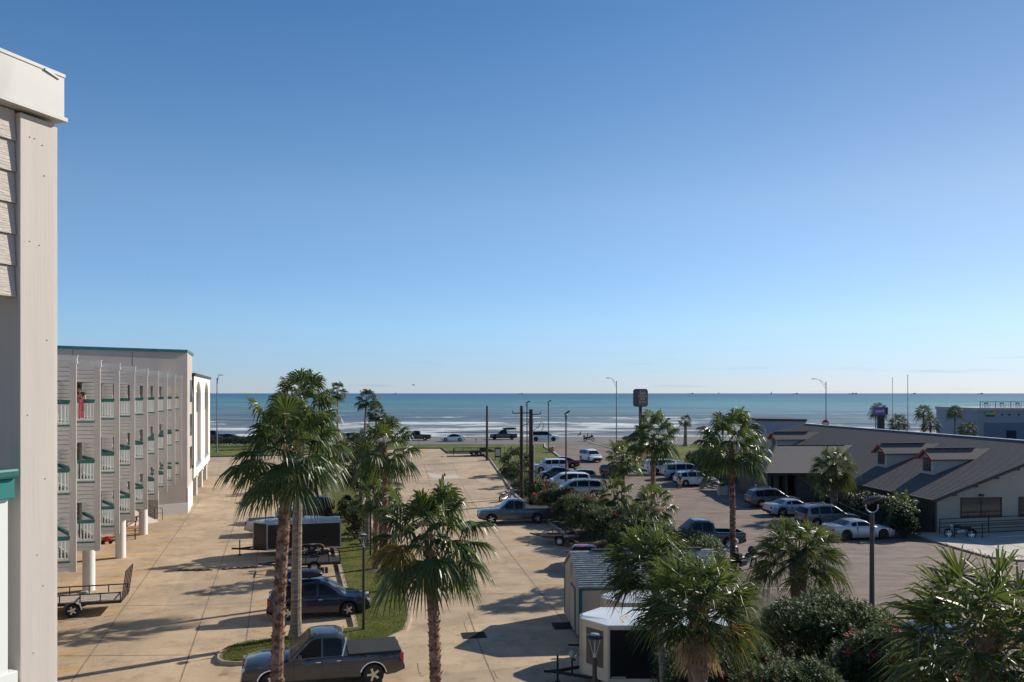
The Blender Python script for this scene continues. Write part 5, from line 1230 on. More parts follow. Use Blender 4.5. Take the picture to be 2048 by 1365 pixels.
b = MB(); x0,y0,z0 = P3(4.2,-.12,2.82); b.box((x0,y0,z0),(.34,.2,.16), .12); b.build('wall_lamp', M['black'], rs, bevel=.03)
# dormers on the left slope (face -s)
def dormer(u_, s0=3.55, label=None):
    zb = EZ+MS*s0; zw = zb+1.42; zp = zb+2.05; hw = .88; sr = (zp-EZ)/MS; sw = (zw-EZ)/MS
    b = MB()
    b.add([P3(s0,u_-hw,zb-.2),P3(s0,u_+hw,zb-.2),P3(s0,u_+hw,zw),P3(s0,u_,zp-.06),P3(s0,u_-hw,zw),P3(sw,u_-hw,zw),P3(sw,u_+hw,zw),P3(s0,u_-hw,zb),P3(s0,u_+hw,zb)],
          [(0,1,2,3,4),(0,4,5),(1,2,6)]); 
    d = b.build('dormer', M['dormer_wall'], rs)
    b = MB(); o = .28; e = .22; sl = (zp-zw)/hw
    slab(b, [P3(s0-o,u_-hw-e,zw-e*sl),P3(s0-o,u_,zp),P3(sr,u_,zp),P3(sw-e*sl/MS,u_-hw-e,zw-e*sl)], .09); slab(b, [P3(s0-o,u_,zp),P3(s0-o,u_+hw+e,zw-e*sl),P3(sw-e*sl/MS,u_+hw+e,zw-e*sl),P3(sr,u_,zp)], .09)
    b.build('dormer_roof', M['shingle'], d)
    b = MB(); b.bar(P3(s0-o+.3,u_,zp+.06),P3(s0+4.2,u_,zp+.06),.22,.09); b.build('ridge_vent', M['black_matt'], d)
    b = MB(); b.bar(P3(s0-o-.02,u_-hw-e,zw-e*sl-.09),P3(s0-o-.02,u_,zp-.09),.05,.2); b.bar(P3(s0-o-.02,u_+hw+e,zw-e*sl-.09),P3(s0-o-.02,u_,zp-.09),.05,.2); b.build('red_fascia', M['red_trim'], d)
    b = MB(); b.prism([rl2(s0-.04,u_-.5),rl2(s0+.02,u_-.5),rl2(s0+.02,u_+.5),rl2(s0-.04,u_+.5)], zb+.25, zb+1.35); wn = b.build('window', M['fascia_dark'], d)
    b = MB(); b.prism([rl2(s0-.055,u_-.42),rl2(s0-.03,u_-.42),rl2(s0-.03,u_+.42),rl2(s0-.055,u_+.42)], zb+.33, zb+1.27); b.build('pane', M['glass_house'], wn)
    b = MB()
    for i in (1,2): q = u_-.42+.28*i; b.prism([rl2(s0-.07,q-.015),rl2(s0-.05,q-.015),rl2(s0-.05,q+.015),rl2(s0-.07,q+.015)], zb+.33, zb+1.27)
    for i in (1,2,3): b.prism([rl2(s0-.068,u_-.42),rl2(s0-.052,u_-.42),rl2(s0-.052,u_+.42),rl2(s0-.068,u_+.42)], zb+.33+.235*i-.012, zb+.33+.235*i+.012)
    b.build('muntins', M['fascia_dark'], wn, fix=False)
dormer(5.55); dormer(12.2); dormer(34.5)
# wing toward the car park: hipped roof facing the camera
wx0, wx1, wy0, wy1 = 24.3, 33.5, 79.5, 92.0
def W3(x, y, z): return (x-E0.x, y-E0.y, z)
b = MB(); wz = 2.85; rg = 6.25
slab(b, [W3(wx0,wy0,wz),W3(wx1,wy0-.0,wz),W3(wx1+5,wy0+rg,wz+.36*rg),W3(wx0+3.1,wy0+rg,wz+.36*rg)]); slab(b, [W3(wx0,wy1,wz),W3(wx0,wy0,wz),W3(wx0+3.1,wy0+rg,wz+.36*rg)]); slab(b, [W3(wx0+3.1,wy0+rg,wz+.36*rg),W3(wx1+5,wy0+rg,wz+.36*rg),W3(wx1,wy1,wz),W3(wx0,wy1,wz)])
wr_ = b.build('wing_roof', mat('shingle_wing', (.165,.145,.135), .9, col2=(.205,.18,.168), vscale=6, bump=.4, bscale=18), rs)
b = MB()
for i in range(1, 30): f = i/30; b.bar(W3(wx0+3.1*f,wy0+rg*f,wz+.36*rg*f+.004), W3(wx1+5*f,wy0+rg*f,wz+.36*rg*f+.004), .018,.016)
b.build('shingle_courses', bpy.data.materials['course'], wr_, fix=False)
b = MB(); b.bar(W3(wx0+3.3,wy0+rg,wz+.36*rg+.03),W3(wx1+1,wy0+rg,wz+.36*rg+.03),.2,.06); b.bar(W3(wx0,wy0,wz+.03),W3(wx0+3.1,wy0+rg,wz+.36*rg+.03),.16,.05); b.bar(W3(wx0,wy0-.03,wz-.1),W3(wx1,wy0-.03,wz-.1),.05,.18); b.build('roof_trim', M['fascia_dark'], wr_)
b = MB(); a_ = lambda x0,x1,y0,y1,z0,z1: b.prism([W3(x0,y0,0)[:2],W3(x1,y0,0)[:2],W3(x1,y1,0)[:2],W3(x0,y1,0)[:2]], z0, z1)
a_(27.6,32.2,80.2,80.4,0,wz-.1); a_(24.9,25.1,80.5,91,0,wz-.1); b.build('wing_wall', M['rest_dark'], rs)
b = MB(); a_(25.2,27.5,82.4,82.5,0,2.6); b.build('porch_wall', M['rest_wall'], rs)
b = MB()
for x in (25.0,26.3,27.4): a_(x,x+.16,80.1,80.3,0,wz-.1)
b.build('porch_posts', M['fascia_dark'], rs)
b = MB(); 
for x in (25.4,26.6): a_(x,x+.6,82.3,82.36,.4,2.2)
b.build('porch_windows', M['glass_house'], rs)
# flat parapet block behind the roof
b = MB(); pb = [((1513-CX)*116/F,116),((1612-CX)*113/F,113),((1612-CX)*113/F+1,124),((1513-CX)*116/F+1,124)]; pb = [(x-E0.x,y-E0.y) for x,y in pb]
b.prism(pb, 0, 6.65); b.build('rear_block', M['bluegrey'], rs); b = MB(); b.prism([(pb[0][0]-.1,pb[0][1]-.15),(pb[1][0]+.1,pb[1][1]-.15),(pb[2][0]+.1,pb[2][1]),(pb[3][0]-.1,pb[3][1])], 6.65, 6.95); b.build('rear_parapet', M['fascia_dark'], rs)
# ramp railing
rr3 = empty('ramp_railing', (31.0,58.9,.12), R(9), 'dark pipe railing along the access ramp under the restaurant window', 'railing')
b = MB()
for z in (.35,.65,.98): b.tube([(.6,0,z),(17,0,z+.25)], .03, 6)
for x in (.6,2.8,7.0,11,15): b.tube([(x,0,0),(x,0,1.0+.016*x)], .035, 6)
b.build('front_rail', M['black_matt'], rr3); b = MB()
for z in (.55,.85,1.15): b.tube([(.6,1.6,z),(17,1.6,z+.25)], .03, 6)
for x in (.6,4.6,9,13): b.tube([(x,1.6,.1),(x,1.6,1.2+.016*x)], .035, 6)
b.build('rear_rail', M['black_matt'], rr3)
b = MB(); b.xprism([(3.0,0),(17,0),(17,.45)], .1, 1.5); b.build('ramp_slab', M['concrete_light'], rr3)
# blue grey building at right
bx = ((1956-CX)*140/F, 140); bg2 = empty('bluegrey_building', (bx[0],bx[1],zt(140)), R(-4), 'two tone blue grey building with roof terrace railing and a small colourful sign', 'building')
b = MB(); b.bb(0,26,0,16,0,7.0); b.build('wall', M['bluegrey'], bg2); b = MB(); b.bb(1.0,26,-.05,0,0,4.6); b.build('lower_wall', M['bluegrey_dark'], bg2)
b = MB(); b.bb(-.15,26.2,-.2,16.2,6.6,7.1); b.build('roof_band', mat('band', (.34,.33,.34), .7), bg2)
b = MB(); b.bb(4.6,6.2,-.10,-.04,0,3.3); b.build('door', M['black_matt'], bg2)
b = MB(); 
for x in [0.4+i*.42 for i in range(60)]: b.bar((x,.1,7.1),(x,.1,8.15),.02)
for x in [0.4+i*2.5 for i in range(11)]: b.bar((x,.1,7.1),(x,.1,8.2),.08)
b.bar((.3,.1,8.15),(26,.1,8.15),.07); b.bar((.3,.1,7.25),(26,.1,7.25),.04); b.build('terrace_railing', M['black_matt'], bg2, fix=False)
for i in range(7):
    x = 2.2+i*2.6; b = MB()
    for q in (.05,.6): b.bb(x+q,x+q+.05,2,2.05,7.1,7.55); b.bb(x+q,x+q+.05,2.5,2.55,7.1,8.0)
    b.bb(x,x+.7,2,2.55,7.5,7.56); b.bb(x,x+.7,2.5,2.55,7.7,8.0); b.build('terrace_chair', M['galv'], bg2)
b = MB()
for x in (3.9,5.1,6.6,8.4): b.box((x,-.06,5.95),(.2,.1,.28))
b.build('wall_lamps', M['black_matt'], bg2)
ss = b = MB(); b.box((1.9,-.09,6.15),(1.5,.08,.5)); b.box((1.5,-.1,6.25),(1.0,.08,.35)); o = b.build('sign_panel', M['green_sign'], bg2, bevel=.04)
b = MB(); 
for i in range(8): a = i; b.tube([(1.35+i*.18,-.15,6.05+.1*sin(i)),(1.42+i*.18,-.15,6.3+.06*cos(i))], .035, 5)
b.build('sign_lettering', M['gold'], o); b = MB(); b.box((2.65,-.1,6.3),(.5,.09,.5)); b.build('sign_end', M['orange'], o); b = MB(); b.box((1.9,-.08,5.75),(1.4,.06,.18)); b.build('sign_underline', M['black_matt'], o)
ut = empty('white_utility_box', ((1945-CX)*137/F,137,zt(137)), 0, 'white utility cabinet at the foot of the blue grey building', 'cabinet'); b = MB(); b.bb(-.7,.7,-.5,.5,0,2.7); b.build('cabinet_box', M['white'], ut, bevel=.04)
b = MB(); b.bb(-.02,.02,-.515,-.5,.2,2.5); b.build('cabinet_seam', M['pole_grey'], ut)

# ---------- motorcycles ----------
def motorcycle(pos, hd, label, col='black', fairing=False, cat='motorcycle', name='motorcycle', lean=True):
    r_ = empty(name, (*pos, zt(pos[1])+.015), R(hd), label, cat); r_.rotation_euler = (R(7) if lean else 0, 0, R(hd))
    for x in (-.75,.78):
        b = MB(); b.lathe([(.24,-.055),(.31,-.055),(.325,0),(.31,.055),(.24,.055),(.23,0),(.24,-.055)], 18, (x,0,.325), axis='Y'); w_ = b.build('wheel', M['rubber'], r_, smooth=.8)
        b = MB(); b.lathe([(.24,-.02),(.22,0),(.24,.02)], 18, (x,0,.325), axis='Y')
        for a in range(0,360,45): b.bar((x,0,.325),(x+.23*cos(R(a)),0,.325+.23*sin(R(a))),.018)
        b.build('rim', M['chrome'], w_, fix=False)
    b = MB(); b.tube([(-.75,.09,.33),(-.1,.12,.45),(.25,.08,.6),(.45,0,.9)], .03, 6); b.tube([(-.75,-.09,.33),(-.1,-.12,.45),(.25,-.08,.6),(.45,0,.9)], .03, 6); b.tube([(.78,.07,.33),(.45,.05,.98)], .025, 6); b.tube([(.78,-.07,.33),(.45,-.05,.98)], .025, 6); b.build('frame', M['galv'], r_)
    b = MB(); b.box((0,0,.48),(.5,.3,.36)); b.box((.05,0,.62),(.3,.38,.16)); b.build('engine', M['galv'], r_, bevel=.05)
    b = MB(); b.tube([(-.1,0,.82),(.1,0,.88),(.35,0,.86),(.48,0,.80)], [.07,.15,.14,.05], 10); b.build('fuel_tank', M[col], r_, smooth=1)
    b = MB(); b.tube([(-.75,0,.80),(-.5,0,.78),(-.15,0,.76),(0,0,.80)], [.08,.13,.14,.08], 8); b.build('seat', M['black'], r_, smooth=1)
    b = MB(); b.tube([(.30,.38,1.02),(.42,.2,1.06),(.44,0,1.0),(.42,-.2,1.06),(.30,-.38,1.02)], .016, 6); b.build('handlebar', M['chrome'], r_)
    b = MB(); b.lathe([(.001,.66),(.08,.65),(.09,.58),(.03,.5)], 12, (0,0,0)); o = b.build('headlight', M['headlamp'], r_, smooth=1); o.rotation_euler = (0,R(90),0); o.location = (0,0,.9)
    b = MB(); b.tube([(.45+.36*cos(R(a))+.33,0,.325+.36*sin(R(a))) for a in (40,70,100,130)], .05, 6); b.tube([(-.75+.37*cos(R(a)),0,.325+.37*sin(R(a))) for a in (50,80,110,140,170)], .06, 6); b.build('mudguard', M[col], r_, smooth=1)
    b = MB(); b.tube([(.1,-.16,.4),(-.4,-.18,.3),(-1.0,-.18,.34)], .045, 8); b.build('exhaust', M['chrome'], r_, smooth=1)
    if fairing:
        b = MB(); b.tube([(.35,0,1.0),(.5,0,1.1),(.68,0,1.0),(.75,0,.85)], [.12,.30,.28,.08], 10); b.build('fairing', M[col], r_, smooth=1)
        for s in (1,-1): b = MB(); b.box((-.7,s*.28,.62),(.6,.2,.34)); b.build('saddlebag', M[col], r_, bevel=.05)
        b = MB(); b.box((-.95,0,1.02),(.4,.46,.3)); b.build('top_case', M[col], r_, bevel=.06)
    return r_
motorcycle(G(1417,977), 15, 'black touring motorcycle parked beside the white crossover by the restaurant')
motorcycle(G(1490,1141), 40, 'black touring motorcycle with panniers right of the tall palm trunk', fairing=True)
motorcycle(G(1452,1118), 35, 'silver and black motorcycle left of the tall palm trunk', col='p_silver', fairing=True)
motorcycle(G(1921,1078), 170, 'black small motorbike parked on the walkway before the ramp railing')
motorcycle(G(1009,1003), 60, 'black sport motorcycle standing behind the slate grey pickup')
motorcycle((15.0,161), 0, 'black motorcycle with rider on the seawall road right of the white suv', fairing=True, lean=False, name='road_motorcycle')
# ---------- picnic tables under the wing ----------
def picnic(pos, hd, label):
    r_ = empty('picnic_table', (*pos,.014), R(hd), label, 'picnic table', 'wooden picnic tables under the hotel wing'); b = MB()
    for i in range(5): b.box((0,-.32+i*.16,.74),(1.7,.145,.04))
    b.build('table_top', M['wood_orange'], r_)
    for s in (1,-1): b = MB(); b.box((0,s*.72,.44),(1.7,.26,.04)); b.build('bench', M['wood_orange'], r_)
    b = MB()
    for x in (-.6,.6): b.bar((x,-.75,.02),(x,.25,.72),.08,.05); b.bar((x,.75,.02),(x,-.25,.72),.08,.05); b.bar((x,-.8,.40),(x,.8,.40),.08,.05)
    b.build('leg_frame', M['black_matt'], r_)
picnic(G(252,1078), 25, 'dark framed wooden picnic table beside the second white column')
picnic(G(257,1052), 15, 'orange wooden picnic table behind the other picnic table near the stairs')
mw = empty('lawn_mower', (*G(214,1088),.014), R(20), 'small red push mower standing under the hotel wing by a column', 'lawn mower')
b = MB(); b.box((0,0,.28),(.55,.42,.16)); b.box((0,0,.42),(.28,.28,.16)); b.build('mower_deck', M['red_paint'], mw, bevel=.04)
for x in (-.24,.24):
    for s in (-.22,.22): b = MB(); b.lathe([(.001,-.03),(.13,-.03),(.13,.03),(.001,.03)], 12, (x,s,.13), axis='Y'); b.build('wheel', M['rubber'], mw)
b = MB(); b.tube([(-.25,.18,.3),(-.85,.18,.95),(-.85,-.18,.95),(-.25,-.18,.3)], .015, 6); b.build('handle', M['black'], mw)
# low trailer with tyres behind the shed
open_trailer(G(1128,1088), 150, 2.6, 1.5, 'low black trailer in deep shade beside the hedge behind the shed', col='black', rims='w8', railh=.25)
# wire runs and far details
wire((-19.0,120,11.5),(34,66,6.6), .6, 'thin overhead wire crossing the restaurant front', .01) if False else None
wire((15.2,34.9,5.3),(27.6,80.1,2.7), .35, 'thin overhead wire running from the ring headed lamp to the wing eave')
# ships on the horizon
rg_ = random.Random(5)
for i, (px, w_, tall) in enumerate(((1041,10,1),(1383,9,1),(1438,2,3),(1543,3,4),(1592,9,1),(1704,10,1),(1711,8,1),(1829,6,1),(1962,10,1),(789,8,1))):
    Y = 15000; x = (px-CX)*Y/F; s = Y/F
    r_ = empty('ship', (x,Y,SEAZ), 0, ('faint grey ship on the horizon above the utility poles','faint grey ship on the horizon left of the middle palm','tiny drilling platform on the horizon near the tall middle palm','taller drilling platform on the horizon right of the middle palm','faint grey ship on the horizon left of the right street lamp','faint grey ship on the horizon, larger of two beside the purple sign','faint grey ship close behind the larger one by the purple sign','faint grey ship on the horizon right of the taller flagpole','faint grey ship on the horizon above the blue grey building','faint grey ship on the horizon above the left palms')[i], 'ship' if tall==1 else 'platform', 'ships and platforms on the horizon')
    b = MB()
    if tall == 1: b.add([(-w_/2*s,0,0),(w_/2*s,0,0),(w_/2*s*1.05,0,1.1*s),(-w_/2*s*1.05,0,1.1*s),(-w_/2*s,60,0),(w_/2*s,60,0),(w_/2*s*1.05,60,1.1*s),(-w_/2*s*1.05,60,1.1*s)],[(0,1,2,3),(7,6,5,4),(3,2,6,7),(0,3,7,4),(1,5,6,2)]); b.bb(w_*.22*s,w_*.4*s,10,50,1.1*s,2.4*s)
    else: b.bb(-w_/2*s,w_/2*s,0,40,1.0*s,1.7*s); b.bb(-w_*.3*s,-w_*.15*s,0,20,0,1*s); b.bb(w_*.15*s,w_*.3*s,0,20,0,1*s); b.bb(-.15*s,.25*s,0,20,1.7*s,tall*1.2*s)
    b.build('hull', M['ship'], r_)
# ---------- palms ----------
ZUP = V((0,0,1))
def fan_leaf(b, base, d, rp, rb, nseg, rng, mi=0, mip=1, jit=0.0, droop=.35, split=.5, costa=.0, spread=105, sag=.12, wmul=1.0, stiff=1.0):
    d = d.normalized()
    side = d.cross(ZUP)
    if side.length < .15: side = V((cos(rng.random()*6),sin(rng.random()*6),0)).cross(d)
    side.normalize(); roll = rng.uniform(-.35,.35)
    p = V(base); pts = [p.copy()]; t = d.copy(); n_ = 4
    for i in range(n_):
        p = p + t*(rp/n_); t = (t + V((0,0,-sag))).normalized(); pts.append(p.copy())
    for i in range(n_):                                     # petiole: narrow strip
        w = .022*(1-.4*i/n_); a, c = pts[i], pts[i+1]; b.add([a-side*w,a+side*w,c+side*w*.8,c-side*w*.8],[(0,1,2,3)],mip)
    side = t.cross(ZUP) if abs(t.z) < .97 else side; side.normalize()
    nrm = side.cross(t).normalized()
    side = (side*cos(roll)+nrm*sin(roll)); nrm = side.cross(t).normalized()
    hub = p; sp = R(spread); da = 2*sp/nseg
    for k in range(nseg):
        a = -sp + da*(k+.5) + rng.uniform(-.02,.02)
        L = rb*(.80+.20*cos(a*.8))*(1+rng.uniform(-.10,.08)); 
        q = t*cos(a)+side*sin(a)
        lift = .14*cos(a)
        q = (q + nrm*(lift+(rng.uniform(-jit,jit) if jit else 0))).normalized(); ls = nrm.cross(q).normalized()
        pl = (.022 if k % 2 else -.022)*rb
        w1 = split*L*math.tan(da/2)*1.06*wmul
        def pt(f, off, ww):
            g = droop*rb*(max(0,f-.3)**2.4)*2.4*(1+.35*abs(a)); cst = costa*rb*f*f
            return hub + q*(L*f*(1-.10*droop*f)) + V((0,0,-g-cst)) + nrm*off + ls*ww
        m1, m2 = split, split+(1-split)*.6
        b.add([hub, pt(m1,-pl,-w1), pt(m1,pl,w1), pt(m2,-pl*.5,-w1*.62), pt(m2,pl*.5,w1*.62), pt(1,0,0)-V((0,0,droop*rb*.10*rng.random()))], [(0,1,2),(1,3,4,2),(3,5,4)], mi)
def trunk_mesh(h, r0, r1, lean, style, rng, flare=1.35, boots=0, bulge=0):
    b = MB(); pts = []; rad = []; n = max(14, int(h/.16))
    for i in range(n+1):
        f = i/n; pts.append((lean[0]*f*f, lean[1]*f*f, h*f)); r = r0+(r1-r0)*f
        if f*h < .9: r *= 1+(flare-1)*(1-f*h/.9)**2
        r *= 1+(.055 if i % 2 else -.03)*(1 if style != 'grey' else .35)+rng.uniform(-.03,.03)
        if bulge and f > .55: r *= 1+bulge*sin((f-.55)/.45*pi*.8)
        rad.append(r)
    b.tube(pts, rad, 12)
    if boots:
        nb = int(boots*2.2)
        for i in range(nb):
            f = 1-(i/nb)*boots_len/h if h > boots_len else 1-i/nb
            a = i*2.4+rng.uniform(-.3,.3); sc_ = rng.uniform(.6,1.25)*(1 if f > 1-1.2/max(h,1.3) else .62); c = V((lean[0]*f*f, lean[1]*f*f, h*f)); r = (r0+(r1-r0)*f)*1.0
            d = V((cos(a),sin(a),0)); l = d.cross(ZUP); e = c+d*(r+.085*sc_)+ZUP*.15*sc_; w = .055*sc_
            b.add([c+d*r*.8-l*w-ZUP*.06, c+d*r*.8+l*w-ZUP*.06, e+l*w*.6, e-l*w*.6, c+d*r*.7+ZUP*.02-l*w*.7, c+d*r*.7+ZUP*.02+l*w*.7], [(0,1,2,3),(4,5,2,3),(0,3,4),(1,2,5)])
    return b
boots_len = 2.0
def palm(pos, hz, rc, label, kind='wash', seed=1, sd=.5, sc=.2, n=34, tr=(.22,.17), lean=(0,0), style='red', far=False, dead=0, group=None, squash=1.0, leaf=None, zb=None, boots=24, yellow=.0, bl=1.6, name='palm_tree', cat='palm tree', young=.18, nseg=None, bulge=0, dip=-38, flare=1.35):
    """hz = height of the crown centre above the camera datum"""
    global boots_len
    boots_len = bl
    rng = random.Random(seed); z0 = zt(pos[1]) if zb is None else zb; h = hz - z0
    r = empty(name, (pos[0], pos[1], z0), 0, label, cat, group)
    tm = {'red': 'trunk_red', 'grey': 'trunk_grey', 'boot': 'trunk_boot'}[style]
    trunk_mesh(h-.02, tr[0], tr[1], lean, style, rng, boots=0 if far else boots, bulge=bulge, flare=flare).build('trunk', M[tm], r, smooth=1.2, fix=False)
    b = MB(); base0 = V((lean[0], lean[1], h)); sabal = kind == 'sabal'
    ns = nseg or ((18 if far else 36) if not sabal else (20 if far else 32))
    for i in range(n):
        f = i/(n-1); el = R(82 - (82-dip)*f**.85 + rng.uniform(-8,8)); az = i*2.39996+rng.uniform(-.25,.25)
        d = V((cos(el)*cos(az), cos(el)*sin(az), sin(el)*squash))
        base = base0 + V((cos(az),sin(az),0))*tr[1]*.6 + V((0,0,-.35*f*rc*.5))
        mi = 0
        if f < young: mi = 2
        if rng.random() < yellow and f > .5: mi = 3
        if sabal: fan_leaf(b, base, d, rc*rng.uniform(.42,.60), rc*rng.uniform(.55,.66), ns, rng, mi, 1, jit=.0 if far else .34, droop=sd, split=.34 if far else .20, costa=sc, spread=118, sag=.08, wmul=.66 if not far else .5)
        else: fan_leaf(b, base, d, rc*rng.uniform(.38,.70), rc*rng.uniform(.46,.62), ns, rng, mi, 1, jit=.08, droop=.40, split=.52, spread=110, sag=.07+.05*f)
    lm = M[leaf] if leaf else (M['sabal'] if sabal else M['palm'])
    b.build('crown', [lm, M['petiole'], M['palm_young'] if not leaf else lm, M['yellowing']], r, fix=False)
    if dead:
        b = MB()
        for i in range(dead):
            az = i*2.4+rng.random(); el = R(rng.uniform(-80,-60)); d = V((cos(el)*cos(az),cos(el)*sin(az),sin(el)))
            fan_leaf(b, base0+V((cos(az),sin(az),0))*tr[1]+V((0,0,-rng.uniform(.3,.7)*rc)), d, rc*.22, rc*rng.uniform(.25,.4), 16, rng, 0, 0, droop=.2, split=.4, spread=70, sag=.2, wmul=.5)
        b.build('dead_skirt', M['dead'], r, fix=False)
    return r
def XY(px, Y): return ((px-CX)*Y/F, Y)
def ZZ(py, Y): return CH-(py-HY)*Y/F
# --- left group ---
palm(XY(553,25.2), ZZ(898,25.2), 1.85, 'large foreground fan palm with red brown trunk in front of the grey pickup', seed=11, n=36, tr=(.195,.175), lean=(.42,0), style='red', bl=7.5, boots=95, young=.2, dip=-36, zb=0)
palm(G(592,1281), ZZ(812,35), 1.72, 'tall fan palm with smooth grey flared trunk on the round lawn tip', seed=23, n=36, tr=(.24,.17), lean=(.18,.2), style='grey', dead=7, flare=1.8, boots=34, bl=5.5)
palm(XY(872,25.5), ZZ(1072,25.5), 1.95, 'middle foreground fan palm with rusty trunk left of the garden shed', seed=37, n=38, tr=(.18,.155), lean=(-.22,0), style='red', zb=0, boots=70, bl=5, yellow=.10, dip=-36)
palm(G(772,1187), ZZ(893,43.4), 1.75, 'slender palm with red trunk on the lawn, nearest of the median row', seed=41, n=28, tr=(.17,.14), lean=(-.1,.0), boots=50, bl=6)
palm(G(752,1143), ZZ(990,48.8), 1.45, 'short bright green palm in the median row behind the nearest slender one', seed=43, n=26, tr=(.19,.15), boots=24, bl=2)
palm(G(735,1096), ZZ(925,56.5), 1.95, 'grey trunked palm in the median row beside the pink grass tuft', seed=47, n=30, tr=(.20,.16), style='grey', leaf='palm_far')
palm(G(722,1030), ZZ(930,71), 2.0, 'palm in the median row left of the tall slender one', seed=53, n=26, tr=(.19,.15), style='grey', leaf='palm_far', far=True)
palm(G(762,1100), ZZ(955,55.7), 1.5, 'palm with orange brown trunk standing close right of the grey trunked one', seed=59, n=24, tr=(.19,.16), leaf='palm_far')
palm(G(667,978), ZZ(893,91), 2.1, 'round crowned small palm at the far half of the median lawn', seed=61, n=24, tr=(.2,.16), style='grey', leaf='palm_far', far=True)
palm(G(712,955), ZZ(890,102), 2.3, 'dark crowned palm at the far end of the median lawn', seed=67, n=24, tr=(.2,.16), style='grey', leaf='palm_far', far=True)
GF = 'palms along the seawall strip'
palm(XY(675,150), ZZ(783,150), 1.9, 'tallest slim seawall palm, left of two beyond the median lawn', seed=71, n=26, tr=(.19,.14), style='grey', far=True, leaf='palm_far', group=GF)
palm(XY(729,149), ZZ(797,149), 2.1, 'seawall palm with leaning crown right of the tallest slim one', seed=73, n=26, tr=(.2,.15), style='grey', lean=(.4,0), far=True, leaf='palm_far', group=GF)
palm(XY(752,143), ZZ(825,143), 2.0, 'lower seawall palm just behind the tall slender lawn palm', seed=79, n=26, tr=(.2,.15), style='grey', far=True, leaf='palm_far', group=GF)
palm(XY(1371,148), ZZ(842,148), 1.35, 'small stout tapering palm alone on the right lawn by the road', seed=83, n=20, tr=(.36,.22), style='grey', far=True, leaf='palm_far', group=GF, flare=1.7)
GR2 = 'small palms behind the restaurant roof'
for i, (px, py, rc, Y, tr_, lab) in enumerate(((1757,815,1.75,136,.24,'round palm directly behind the purple sign board'),(1797,838,1.8,130,.24,'low round palm between the purple sign and taller flagpole'),(1847,818,1.65,134,.22,'round palm right of the taller flagpole, the higher of that pair'),(1861,841,1.7,128,.24,'round palm right of the taller flagpole, the lower of that pair'),(1910,817,1.5,131,.24,'tall round palm with clear stem left of the blue grey building'),(1936,852,1.65,126,.26,'low round palm in front of the blue grey building corner'))):
    palm(XY(px,Y), ZZ(py+6,Y), rc*.94, lab, kind='sabal', seed=91+i*3, n=36, tr=(tr_*.7,tr_*.62), style='grey', far=True, leaf='palm_far', group=GR2, dip=-35, nseg=16)
# --- right group ---
palm(XY(1306,76), ZZ(870,76), 2.45, 'tall palm with red brown stem right of the motel sign', seed=101, n=32, tr=(.24,.19), yellow=.12, boots=40, bl=3.5, dead=3)
palm(XY(1246,80), ZZ(912,80), 2.0, 'smaller palm with slim stem left of the tall sign side palm', seed=103, n=24, tr=(.18,.14))
palm(G(1466,1140), ZZ(888,49.2), 2.3, 'tall straight palm in the restaurant lot with long grey brown trunk', seed=107, n=36, tr=(.185,.15), boots=70, bl=6, lean=(-.1,0), style='red', yellow=.05)
palm(XY(1668,70), ZZ(930,70), 2.0, 'dense round palm beside the restaurant roof eave', kind='sabal', seed=109, n=40, tr=(.3,.28), style='boot', dip=-60, young=.3, dead=6)
palm(XY(1597,38), ZZ(1108,38), 2.15, 'short sabal palm with thick booted trunk rising from the oleander', kind='sabal', seed=113, n=46, tr=(.33,.36), style='boot', boots=110, bl=2.6, dip=-26, zb=0, bulge=.12)
palm(XY(1396,20.5), ZZ(1206,20.5), 1.62, 'big bushy sabal palm in front with a skirt of dead fronds', kind='sabal', seed=127, nseg=27, n=56, tr=(.26,.22), style='boot', dead=22, boots=50, bl=1.6, yellow=.07, dip=-22, zb=0, young=.32, sd=.26, sc=.10)
palm(XY(1331,25), ZZ(1128,25), 1.5, 'bushy sabal palm with slim trunk just behind the big front one', kind='sabal', seed=131, n=52, tr=(.13,.12), lean=(-.42,0), style='grey', boots=0, dip=-28, zb=0, young=.25, sd=.26, sc=.10)
palm(XY(1975,13.2), ZZ(1268,13.2), 1.62, 'huge close sabal palm filling the lower right corner', kind='sabal', seed=137, nseg=24, n=64, tr=(.22,.2), style='boot', boots=40, bl=1.4, dip=-50, zb=0, young=.3, yellow=.04, sd=.22, sc=.08)
palm(XY(1303,58), ZZ(1008,58), 1.75, 'fresh green palm with yellow heart among the middle shrubs', seed=139, n=24, tr=(.2,.17), young=.45, yellow=.35)
palm(XY(1232,62), ZZ(985,62), 1.5, 'small green palm among the middle shrubs left of the yellow hearted one', seed=149, n=22, tr=(.18,.15), young=.4)
palm(XY(1270,52), ZZ(1040,52), 1.6, 'silvery leaved low palm in the thick of the middle shrubs', seed=151, n=26, tr=(.2,.17), leaf='sabal')
palm(XY(1030,104), ZZ(925,104), 2.3, 'low spreading palm left of the twin utility poles', seed=157, n=26, tr=(.25,.2), far=True, leaf='palm_far')
palm(XY(1048,93), ZZ(950,93), 1.9, 'low palm right behind the twin utility poles', seed=163, n=22, tr=(.25,.2), far=True, leaf='palm_far')
palm(XY(1803,61), ZZ(1008,61), 1.2, 'small palm at the corner of the restaurant under the eave', seed=167, n=20, tr=(.2,.17), young=.4)

